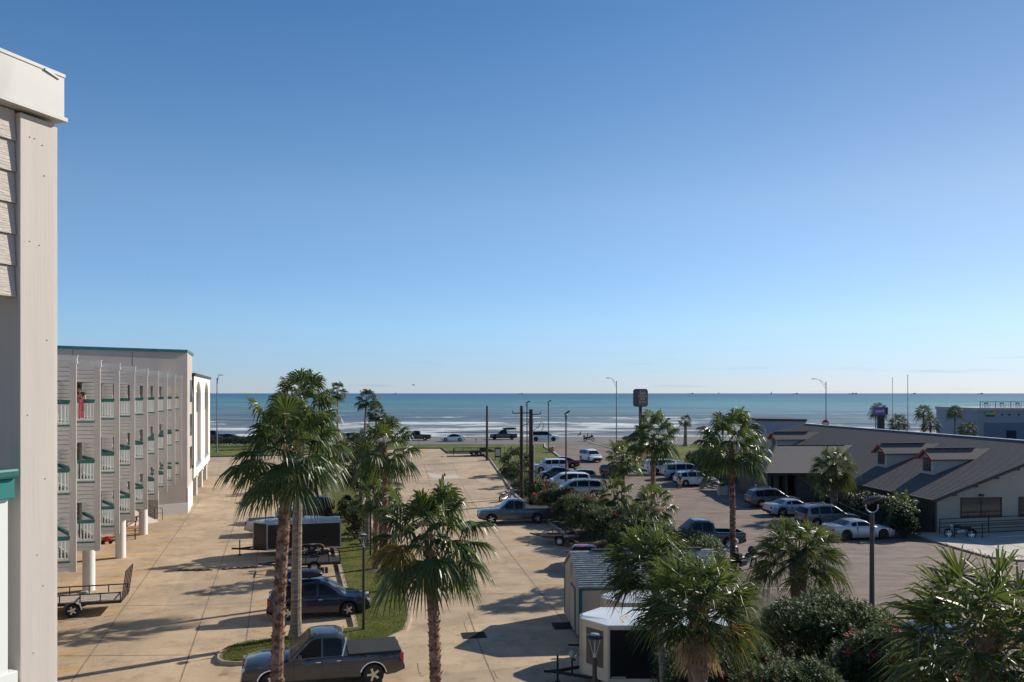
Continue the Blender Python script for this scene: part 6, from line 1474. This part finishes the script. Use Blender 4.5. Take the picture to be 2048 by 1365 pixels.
# ---------- shrubs ----------
def shrub(pos, size, label, m='oleander', n=6000, leaf=(.15,.024), seed=1, flowers=0, fm='flower', cat='shrub', name='oleander_bush', group=None, clumps=9, z0=None, sprig=7, upright=.6, stems=True):
    rng = random.Random(seed); zb = zt(pos[1]) if z0 is None else z0
    r = empty(name, (pos[0],pos[1],zb), 0, label, cat, group); sx_, sy_, sz_ = size
    cl = []
    for i in range(clumps):
        a = rng.random()*2*pi; q = sqrt(rng.random())*.62
        cl.append((V((cos(a)*q*sx_, sin(a)*q*sy_, sz_*rng.uniform(.38,.70))), V((sx_*rng.uniform(.32,.5), sy_*rng.uniform(.32,.5), sz_*rng.uniform(.26,.40)))))
    for q_ in range(max(2,clumps//3)): cl.append((V((0,0,sz_*.45)), V((sx_*.80,sy_*.80,sz_*.47)))); cl.append((V((0,0,sz_*.22)), V((sx_*.9,sy_*.9,sz_*.26))))
    b = MB(); k = 0; tips = []
    ll, lw = leaf
    for _ in range(int(n/sprig)):
        c, e = rng.choice(cl); u = V((rng.gauss(0,1),rng.gauss(0,1),rng.gauss(0,1))).normalized()
        if u.z < -.3: u.z = -u.z
        p = c + V((u.x*e.x,u.y*e.y,u.z*e.z))*rng.uniform(.78,1.05)*(1+.14*mn.noise(V((u.x*2.3+seed,u.y*2.3,u.z*2.3))))
        if p.z < .05: p.z = rng.uniform(.05,.4)
        ax = (u*(1-upright)+ZUP*upright+V((rng.uniform(-.3,.3),rng.uniform(-.3,.3),0))).normalized()
        l = ax.orthogonal().normalized(); m_ = ax.cross(l)
        if u.z > .1 and u.y < .25: tips.append(p+ax*ll)
        for j in range(sprig):
            a = j*2.4+rng.random(); o = l*cos(a)+m_*sin(a); s = p + ax*(j*ll*.18)
            d = (ax*.65+o*.85).normalized(); q = d.cross(ax).normalized()*lw; L_ = ll*rng.uniform(.8,1.25)
            b.add([s, s+d*L_*.5+q, s+d*L_, s+d*L_*.5-q], [(0,1,2,3)])
    b.build('foliage', M[m], r, fix=False)
    if stems:
        b = MB()
        for i in range(16):
            a = rng.random()*2*pi; c, e = rng.choice(cl); p = c+V((e.x*.5*cos(a),e.y*.5*sin(a),e.z*.4)); b.tube([(p.x*.25,p.y*.25,0),(p.x*.6,p.y*.6,p.z*.55),tuple(p)], [.035,.025,.012], 5)
        b.build('stems', M['stem'], r, fix=False)
    if flowers and tips:
        b = MB()
        for i in range(flowers):
            c = rng.choice(tips)
            for j in range(rng.randint(6,12)):
                p = c+V((rng.uniform(-.12,.12),rng.uniform(-.12,.08),rng.uniform(-.04,.13)))
                for q in range(5):
                    a = 2*pi*q/5+rng.random(); d = V((cos(a),sin(a),.45)); s = V((-sin(a),cos(a),0))*.024; b.add([p,p+d*.035+s,p+d*.07,p+d*.035-s],[(0,1,2,3)])
        b.build('flowers', M[fm], r, fix=False)
    return r
GO = 'flowering oleander bushes in the hedge'
shrub((12.0,31.0), (2.9,2.4,2.85), 'big rounded oleander with few red blooms below the short sabal palm', n=42000, seed=3, flowers=9, group=GO)
shrub(XY(1440,24.5), (2.0,1.7,3.3), 'front oleander with scattered red blooms right of the dead frond skirt', n=36000, seed=5, flowers=22, group=GO, leaf=(.13,.02))
shrub(XY(1765,25.5), (1.9,1.6,3.15), 'front oleander with bright red bloom clusters at the lamp post foot', n=34000, seed=7, flowers=44, group=GO, leaf=(.13,.02))
shrub(XY(1600,22.5), (1.9,1.4,3.3), 'low front oleander with red blooms at the bottom edge', n=34000, seed=9, flowers=26, group=GO, leaf=(.13,.02))
shrub(XY(1905,24), (1.7,1.4,2.4), 'low oleander with small red blooms beneath the huge close palm', n=10000, seed=11, flowers=12, group=GO, leaf=(.13,.02))
shrub(XY(1352,26.8), (.8,.9,2.3), 'small dark oleander behind the dead frond skirt', n=8000, seed=12, flowers=2, group=GO, leaf=(.13,.02))
shrub((8.0,36.5), (1.6,3.6,2.6), 'dark oleander beside the long wall of the garden shed', n=10000, seed=13, group=GO, m='oleander')
for i, (x, y, s, n_, fl, lab) in enumerate((
    (1.7,88,(1.7,2.4,1.7),5000,2,'oleander at the foot of the twin utility poles'),
    (2.6,79,(1.9,2.4,2.0),8000,30,'oleander with pink red blooms beside the twin utility poles'),
    (3.7,71.8,(2.1,2.4,2.15),10000,60,'oleander with pink blooms behind the slate grey pickup bed'),
    (5.1,66.5,(2.3,2.6,2.3),12000,40,'grey green oleander with pink blooms behind the slate grey pickup'),
    (6.0,61.5,(2.3,2.6,2.45),12000,26,'grey green oleander with a few pink blooms in the middle of the hedge'),
    (6.9,56.5,(2.4,2.8,2.6),13000,6,'plain green oleander behind the low black trailer'),
    (8.0,51.2,(2.4,2.8,2.7),13000,3,'plain green oleander beside the red sports car'),
    (8.2,69.5,(1.9,2.0,1.3),8000,14,'oleander with pink blooms below the champagne minivan'),
    (.6,101,(1.5,2.4,1.9),4500,0,'green oleander nearest to the bare utility pole'),
    (9.8,46.0,(2.5,2.4,2.9),12000,0,'plain green oleander behind the garden shed roof'),
    (9.0,62.5,(1.9,2.3,1.9),9000,6,'green oleander under the yellow hearted palm'),
    (11.0,50.5,(1.7,2.0,1.6),7000,0,'green oleander at the lot side of the hedge'))):
    shrub((x,y), s, lab, n=n_, seed=20+i, flowers=fl, group=GO, leaf=(.19,.033))
def hedge_row(pts, label, seed, h=1.5, w_=1.2, n=7000, m='hedge_dark', name='hedge'):
    rng = random.Random(seed); r = empty(name, (*pts[0], zt(pts[0][1])), 0, label, 'hedge'); b = MB(); o = V(pts[0])
    for _ in range(int(n/6)):
        k = rng.randrange(len(pts)-1); f = rng.random(); q = V(pts[k]).lerp(V(pts[k+1]), f)-o
        u = V((rng.gauss(0,1),rng.gauss(0,1),abs(rng.gauss(0,1)))).normalized(); hh = h*(.85+.25*mn.noise(V((q.x*.7,q.y*.7,seed))))
        p = V((q.x+u.x*w_*.5, q.y+u.y*w_*.5, hh*(.25+.7*abs(u.z)*rng.random()**.3+ .05)))
        for j in range(6):
            d = V((rng.gauss(0,1),rng.gauss(0,1),rng.gauss(.5,1))).normalized(); s = d.orthogonal().normalized()*.04; b.add([p,p+d*.09+s,p+d*.19,p+d*.09-s],[(0,1,2,3)])
    b.build('foliage', M[m], r, fix=False); b = MB()
    for (a, c) in zip(pts[:-1], pts[1:]):
        for f in (.1,.5,.9): q = V(a).lerp(V(c),f)-o; b.tube([(q.x,q.y,0),(q.x+.1,q.y,h*.7)],.04,5)
    b.build('stems', M['stem'], r)
    return r
hedge_row([XY(405,146),XY(470,147),XY(505,147),XY(560,148)], 'dark clipped hedge on the far left strip before the seawall road', 1, 2.1, 2.4, 14000)
for i, ((px, py), s, m_, lab) in enumerate((((697,1046),(.95,.95,1.8),'hedge','bright green topped dark shrub in the median lawn, farther of two'),((712,1082),(.9,.9,2.2),'hedge_dark','rounded dark clipped shrub in the median lawn, nearer of two'),((692,1030),(.8,.9,1.6),'hedge','small dark shrub behind the two clipped ones in the median lawn'))):
    shrub(G(px,py), s, lab, m=m_, n=7000, leaf=(.09,.03), seed=50+i, name='clipped_shrub', clumps=5, group=None)
x, Y = G(727,1069)
def tuft(pos, h, rr_, label, m, n=260, seed=1, name='grass_tuft', cat='grass tuft'):
    rng = random.Random(seed); r = empty(name, (*pos, zt(pos[1])+.14), 0, label, cat); b = MB()
    for i in range(n):
        a = rng.random()*2*pi; s = V((-sin(a),cos(a),0))*.018; t = rng.uniform(.25,1.0); p0 = V((cos(a),sin(a),0))*.1; p1 = V((cos(a)*rr_*t*.5,sin(a)*rr_*t*.5,h*.75)); p2 = V((cos(a)*rr_*t,sin(a)*rr_*t,h*rng.uniform(.8,1.05)))
        b.add([p0-s,p0+s,p1+s,p1-s,p2],[(0,1,2,3),(3,2,4)])
    b.build('blades', M[m], r, fix=False); return r
tuft((x-.4,Y-.5), 1.15, .95, 'pinkish red ornamental grass tuft left of the grey palm trunk', 'pinkgrass', 700, 1)
tuft(G(775,1070), 1.1, .8, 'pinkish ornamental grass tuft right of the orange brown palm trunk', 'pinkgrass', 500, 2)
tuft(G(724,1092), .4, .5, 'low green plant at the foot of the grey palm trunk', 'hedge', 300, 3)
# dark planting along the restaurant
shrub((28.6,60.0), (1.0,1.2,1.9), 'dark evergreen shrub in front of the small corner palm', m='hedge_dark', n=8000, leaf=(.14,.03), seed=66, name='evergreen_bush')
shrub((29.6,63.2), (1.6,2.2,2.6), 'dark evergreen shrub at the near corner of the restaurant wall', m='hedge_dark', n=14000, leaf=(.14,.03), seed=61, name='evergreen_bush')
shrub((28.6,67.8), (1.5,2.4,2.3), 'dark low shrub before the silver muscle coupe nose', m='hedge_dark', n=7000, leaf=(.14,.03), seed=62, name='evergreen_bush')
shrub((28.2,73.3), (1.2,2.4,1.9), 'dark low shrub under the dense round palm', m='hedge_dark', n=5000, leaf=(.14,.03), seed=63, name='evergreen_bush')
shrub((24.3,97.5), (2.4,2.8,4.6), 'tall dark leafy tree at the restaurant entrance behind the palm trunk', m='hedge_dark', n=14000, leaf=(.22,.05), seed=64, name='leafy_tree', cat='tree', clumps=14)
shrub((22.6,101.5), (1.7,1.8,2.9), 'dark spreading tree beside the parked white crossover nose', m='palm_far', n=6000, leaf=(.25,.04), seed=65, name='leafy_tree', cat='tree')
x, Y = XY(1424,86); pt_ = empty('planter', (x+.9,Y-.6,0), 0, 'square pale planter with a green plant by the restaurant entrance', 'planter')
b = MB(); b.box((0,0,.45),(.9,.9,.9)); b.box((0,0,.88),(1.0,1.0,.08)); b.build('planter_box', M['concrete_light'], pt_, bevel=.02); b = MB()
rng = random.Random(9)
for i in range(160): a = rng.random()*6.28; s = V((-sin(a),cos(a),0))*.03; q = V((cos(a)*.1,sin(a)*.1,.9)); e = q+V((cos(a)*.45,sin(a)*.45,rng.uniform(.2,.7))); b.add([q-s,q+s,e],[(0,1,2)])
b.build('plant', M['palm'], pt_, fix=False)
# curved kerb island at the entrance
kx = [G(1455,976),G(1430,979),G(1412,974),G(1420,968)]
kerb('kerb', kx, M['concrete_light'], .2, .15)
# mulch rings
for (px, py, r_) in ((752,1147,.55),(772,1190,.6),(667,981,.8)):
    x, Y = G(px, py); b = MB(); rng = random.Random(int(px)); pts = [(r_*rng.uniform(.85,1.1)*cos(a*pi/8), r_*rng.uniform(.85,1.1)*sin(a*pi/8)) for a in range(16)]
    b.add([(0,0,.06)]+[(p[0],p[1],0) for p in pts], [(0,i+1,(i+1)%16+1) for i in range(16)]); o = b.build('mulch_ring', M['soil']); o.location = (x,Y,zt(Y)+.155); tag(o, kind='structure')
# lawn blades near the viewer (uncountable)
def blades(poly_pts, n, label, name, seed, h=.07, z=.15):
    rng = random.Random(seed); b = MB(); xs = [p[0] for p in poly_pts]; ys = [p[1] for p in poly_pts]
    def inside(x, y):
        c = False; j = len(poly_pts)-1
        for i in range(len(poly_pts)):
            (xi,yi),(xj,yj) = poly_pts[i],poly_pts[j]
            if (yi>y)!=(yj>y) and x < (xj-xi)*(y-yi)/(yj-yi)+xi: c = not c
            j = i
        return c
    k = 0
    while k < n:
        y = min(ys)+(max(ys)-min(ys))*rng.random()**2.2; x = rng.uniform(min(xs),max(xs))
        if not inside(x,y): continue
        k += 1; a = rng.random()*6.28; s = V((cos(a),sin(a),0))*.012; hh = h*rng.uniform(.5,1.4)*(1+.5*mn.noise(V((x,y,0)))); p = V((x,y,zt(y)+z)); t = p+V((rng.uniform(-.04,.04),rng.uniform(-.04,.04),hh)); b.add([p-s,p+s,t],[(0,1,2)], 0 if mn.noise(V((x*.6,y*.6,5)))+rng.uniform(-.3,.3) < .05 else 1)
    o = b.build(name, [M['grassblade'],M['grassdry']], fix=False); tag(o, label, 'grass', kind='stuff'); return o
M['grassblade'] = leafmat('grassblade', (.060,.088,.018), (.10,.125,.032), 1, .6, .35, (.2,.26,.04), .2)
M['grassdry'] = leafmat('grassdry', (.13,.14,.035), (.20,.18,.06), 1, .6, .35, (.3,.3,.08), .2)
blades(poly, 42000, 'short lawn grass growing on the median strip', 'grass', 5)
# leaf litter and small tufts at the far lawns are left to the ground material
# fine cracks and tyre scuffs in the concrete
rng = random.Random(77); CK = []
for (px, py, n_, sx2, sy2) in ((925,1245,9,2.5,9),(640,1265,0,0,0),(420,960,8,9,5),(300,1120,6,8,1.5),(985,1345,6,2,6),(330,1180,5,10,1),(1010,1170,6,6,2),(880,985,7,9,2),(835,1330,8,1.5,7),(230,1275,5,9,1.5)):
    x, y = float(px), float(py); P_ = []
    for i in range(n_): P_.append(G(x, y)); x += sx2*rng.uniform(.3,1.4); y += sy2*rng.uniform(-.6,1.2)
    if len(P_) > 1: CK.append(P_)
tag(strips(CK, .025, .0175).build('pavement_cracks', M['joint']), kind='structure')
# ---------- people ----------
def person(pos, hd, label, joints, top='cloth_black', bottom='cloth_navy', hair='hair', z=None, scale=1.0, cap=None, sit=False, bare_legs=False):
    """joints: dict of joint positions (x forward, y left, z up) in metres"""
    z0 = zt(pos[1])+.015 if z is None else z
    r = empty('person', (*pos, z0), R(hd), label, 'person'); r.scale = (scale,)*3
    J = joints
    def skin(name, chains, m, lvl=1, root=0):
        vs, es, rs_ = [], [], []; idx = {}
        for ch in chains:
            prev = None
            for (p, rad) in ch:
                key = tuple(round(q,3) for q in p)
                if key not in idx: idx[key] = len(vs); vs.append(p); rs_.append(rad)
                if prev is not None and prev != idx[key]: es.append((prev, idx[key]))
                prev = idx[key]
        me = bpy.data.meshes.new(name); me.from_pydata(vs, es, []); o = link(name, me, None)
        o.modifiers.new('skin', 'SKIN'); 
        sv = me.skin_vertices[0].data if me.skin_vertices else None
        if sv is None:
            bpy.context.view_layer.objects.active = o
        sv = me.skin_vertices[0].data
        for i, q in enumerate(rs_): sv[i].radius = (q, q) if not hasattr(q, '__len__') else q
        sv[root].use_root = True
        s = o.modifiers.new('sub', 'SUBSURF'); s.levels = lvl; s.render_levels = lvl
        dg = bpy.context.evaluated_depsgraph_get(); dg.update()
        m2 = bpy.data.meshes.new_from_object(o.evaluated_get(dg)); bpy.data.objects.remove(o, do_unlink=True)
        m2.materials.clear(); m2.materials.append(M[m]); m2.polygons.foreach_set('use_smooth', [True]*len(m2.polygons)); m2.name = name
        return link(name, m2, r)
    pel, wa, ch, nk, hd_ = J['pelvis'], J['waist'], J['chest'], J['neck'], J['head']
    chains = [[(pel,(.15,.12)),(wa,(.14,.10)),(ch,(.17,.12)),(nk,.055),(hd_,.085),((hd_[0]+.01,hd_[1],hd_[2]+.09),.088),((hd_[0]+.0,hd_[1],hd_[2]+.17),.05)]]
    for s in ('l','r'):
        sh, el, wr_, hand = J['sh_'+s], J['el_'+s], J['wr_'+s], J['hand_'+s]
        chains.append([(ch,(.17,.12)),(sh,.062),(el,.042),(wr_,.028),(hand,.034)])
        hp, kn, an, toe = J['hip_'+s], J['kn_'+s], J['an_'+s], J['toe_'+s]
        chains.append([(pel,(.15,.12)),(hp,.085),(kn,.056),(an,.038),(toe,.035)])
    skin('body', chains, 'skin')
    # fingers
    b = MB()
    for s in ('l','r'):
        w_, h_ = V(J['wr_'+s]), V(J['hand_'+s]); d = (h_-w_).normalized(); l = d.orthogonal().normalized(); n_ = d.cross(l)
        for k in range(4):
            q = h_ + l*(-.027+.018*k); b.tube([q, q+d*.035+n_*.004, q+d*(.062+.008*(1 if k in (1,2) else 0))+n_*.02], [.009,.008,.006], 6)
        q = h_ - d*.03 + l*.035; b.tube([q, q+l*.025+d*.02, q+l*.03+d*.045+n_*.01], [.010,.009,.007], 6)
    b.build('fingers', M['skin'], r, smooth=1)
    # shirt and trousers follow the same chains, slightly larger
    ch2 = [[(pel,(.165,.135)),(wa,(.155,.12)),(ch,(.185,.135)),((nk[0],nk[1],nk[2]-.05),.08)]]
    for s in ('l','r'): sh, el = J['sh_'+s], J['el_'+s]; mid = tuple((V(sh)*.45+V(el)*.55)); ch2.append([(ch,(.185,.135)),(sh,.078),(mid,.062)])
    skin('shirt', ch2, top)
    ch3 = [[((pel[0],pel[1],pel[2]+.08),(.165,.135)),(pel,(.17,.14))]]
    for s in ('l','r'):
        hp, kn, an = J['hip_'+s], J['kn_'+s], J['an_'+s]
        ch3.append([(pel,(.17,.14)),(hp,.105),(kn,.075)] + ([] if bare_legs else [(tuple(V(an)+V((0,0,.04))),.055)]))
    skin('trousers', ch3, bottom, root=1)
    b = MB(); H = V(hd_)
    rows = []
    for i in range(6):
        a = i/5*pi*.62; rr_ = .105*sin(a)+.001; zz = .10*cos(a)
        rows.append([(H.x-.012+rr_*cos(t*pi/8)*1.08, H.y+rr_*sin(t*pi/8), H.z+.10+zz) for t in range(16)])
    b.grid(rows, close=True); b.build('cap' if cap else 'hair', M[cap or hair], r, smooth=1)
    b = MB()
    for s in (1,-1): b.lathe([(.001,.012),(.012,.006),(.012,-.006),(.001,-.012)], 8, (H.x+.088,H.y+s*.034,H.z+.07))
    b.box((H.x+.08,H.y,H.z+.01),(.02,.05,.012)); b.build('eyes_and_mouth', M['hair'], r)
    b = MB(); b.tube([(H.x+.088,H.y,H.z+.07),(H.x+.112,H.y,H.z+.04),(H.x+.09,H.y,H.z+.032)], [.010,.016,.012], 6)
    for s in (1,-1): b.tube([(H.x,H.y+s*.085,H.z+.04),(H.x-.01,H.y+s*.098,H.z+.07),(H.x,H.y+s*.088,H.z+.095)], [.008,.012,.008], 6)
    b.build('nose_and_ears', M['skin'], r, smooth=1)
    b = MB()
    for s in ('l','r'): a, t = V(J['an_'+s]), V(J['toe_'+s]); b.bar(tuple(a+(a-t)*.3-V((0,0,.03))), tuple(t+(t-a)*.15), .09, .08)
    b.build('shoes', M['black_matt'], r, bevel=.02)
    return r
def standing(arm_l=None, arm_r=None, stride=.08, lean=0.0):
    J = dict(pelvis=(0,0,.93), waist=(lean*.2,0,1.08), chest=(lean*.6,0,1.30), neck=(lean,0,1.47), head=(lean+.02,0,1.56))
    for s, q in (('l',1),('r',-1)):
        J['sh_'+s] = (lean*.8, .19*q, 1.40); J['el_'+s] = (-.03+lean*.8, .25*q, 1.12); J['wr_'+s] = (.04+lean*.8,.26*q,.88); J['hand_'+s] = (.07+lean*.8,.26*q,.80)
        J['hip_'+s] = (0,.09*q,.88); J['kn_'+s] = (.03+stride*.5*q,.10*q,.48); J['an_'+s] = (stride*q,.10*q,.08); J['toe_'+s] = (stride*q+.16,.12*q,.04)
    for arm, s in ((arm_l,'l'),(arm_r,'r')):
        if arm: J['el_'+s], J['wr_'+s], J['hand_'+s] = arm
    return J
def seated(reach=.32):
    J = dict(pelvis=(0,0,.10), waist=(-.04,0,.25), chest=(-.08,0,.48), neck=(-.08,0,.65), head=(-.05,0,.73))
    for s, q in (('l',1),('r',-1)):
        J['sh_'+s] = (-.06,.19*q,.58); J['el_'+s] = (.10,.26*q,.36); J['wr_'+s] = (reach,.17*q,.42); J['hand_'+s] = (reach+.07,.15*q,.45)
        J['hip_'+s] = (.02,.10*q,.08); J['kn_'+s] = (.42,.13*q,.10); J['an_'+s] = (.50,.13*q,-.26); J['toe_'+s] = (.66,.13*q,-.28)
    return J
# driver of the foreground pickup (left-hand drive), arms on the wheel
tp = [o for o in C.objects if o.name == 'pickup_truck'][0]; mt = Matrix.Rotation(R(195.5),4,'Z'); dp = V((.36,.42,0)); dp.rotate(mt)
dj = seated(.34); dj['el_l'] = (.12,.40,.34); dj['wr_l'] = (.34,.34,.40); dj['hand_l'] = (.42,.30,.42)
person((tp.location.x+dp.x, tp.location.y+dp.y), 195.5, 'driver in a dark red shirt seated behind the wheel of the grey pickup', dj, top='cloth_red', z=.95+.03)
person(G(1360,978), 100, 'person in black shirt and khaki shorts standing by the white crossover', standing(stride=.06), top='cloth_black', bottom='cloth_khaki', bare_legs=True)
person(G(1512,1006), 200, 'person in white cap and dark top walking from the restaurant porch', standing(stride=.14, arm_r=((.10,-.26,1.15),(.30,-.22,1.25),(.37,-.20,1.28))), top='cloth_navy', bottom='cloth_khaki', cap='cloth_white')
# balcony person in red on the top floor of the second visible bay
bp = TI(2) - vd*1.02 + ud*.55
person((bp.x,bp.y), -60, 'person in dark top with a red patterned towel leaning at the top balcony rail', standing(lean=.18, arm_l=((.25,.25,1.15),(.42,.22,1.12),(.49,.2,1.12)), arm_r=((.25,-.25,1.15),(.42,-.22,1.12),(.49,-.2,1.12))), top='cloth_black', bottom='cloth_red', z=9.11)
tw = TI(2) - vd*.86 - ud*.10
b = MB(); rows = []
for i in range(9):
    z = 10.24-.11*i; rows.append([(tw.x+.04*j+.012*sin(j*2+i*.5), tw.y-.09+.011*j+.02*sin(j*1.7), z) for j in range(6)])
b.grid(rows); b.grid([[(p[0]+.0,p[1]+.012,p[2]) for p in r_] for r_ in rows]); tag(b.build('beach_towel', M['cloth_red'], smooth=1), 'red patterned beach towel hung over the top balcony rail', 'towel')
# rider on the seawall, sitter on the wall
rj = seated(.30); person((14.75,161), 0, 'rider in black on the motorcycle travelling the seawall road', rj, z=1.1+.72, top='cloth_black', bottom='cloth_navy', cap='black')
sj = seated(.15); person(((1161-CX)*(SWY-.6)/F, SWY-.6), 180, 'person in dark clothes sitting at the seawall edge left of the motorcycle', sj, z=1.1+.28, top='cloth_black', bottom='cloth_black')
# hanging bicycle-like gear left out; distant gulls
for i, (px, py, Y) in enumerate(((827,771,120),)):
    gu = empty('gull', ((px-CX)*Y/F, Y, CH-(py-HY)*Y/F), 0, 'tiny gull flying just above the horizon over the middle palms', 'gull')
    b = MB(); b.tube([(-.25,0,0),(0,0,.02),(.25,0,0)], [.01,.07,.02], 6); b.build('gull_body', M['white'], gu, smooth=1)
    b = MB()
    for s in (1,-1): b.add([(.1,0,.02),(-.1,0,.02),(-.08,s*.35,.14),(.06,s*.35,.14),(-.12,s*.75,.04)],[(0,1,2,3),(3,2,4)])
    b.build('wings', M['pole_grey'], gu, fix=False)
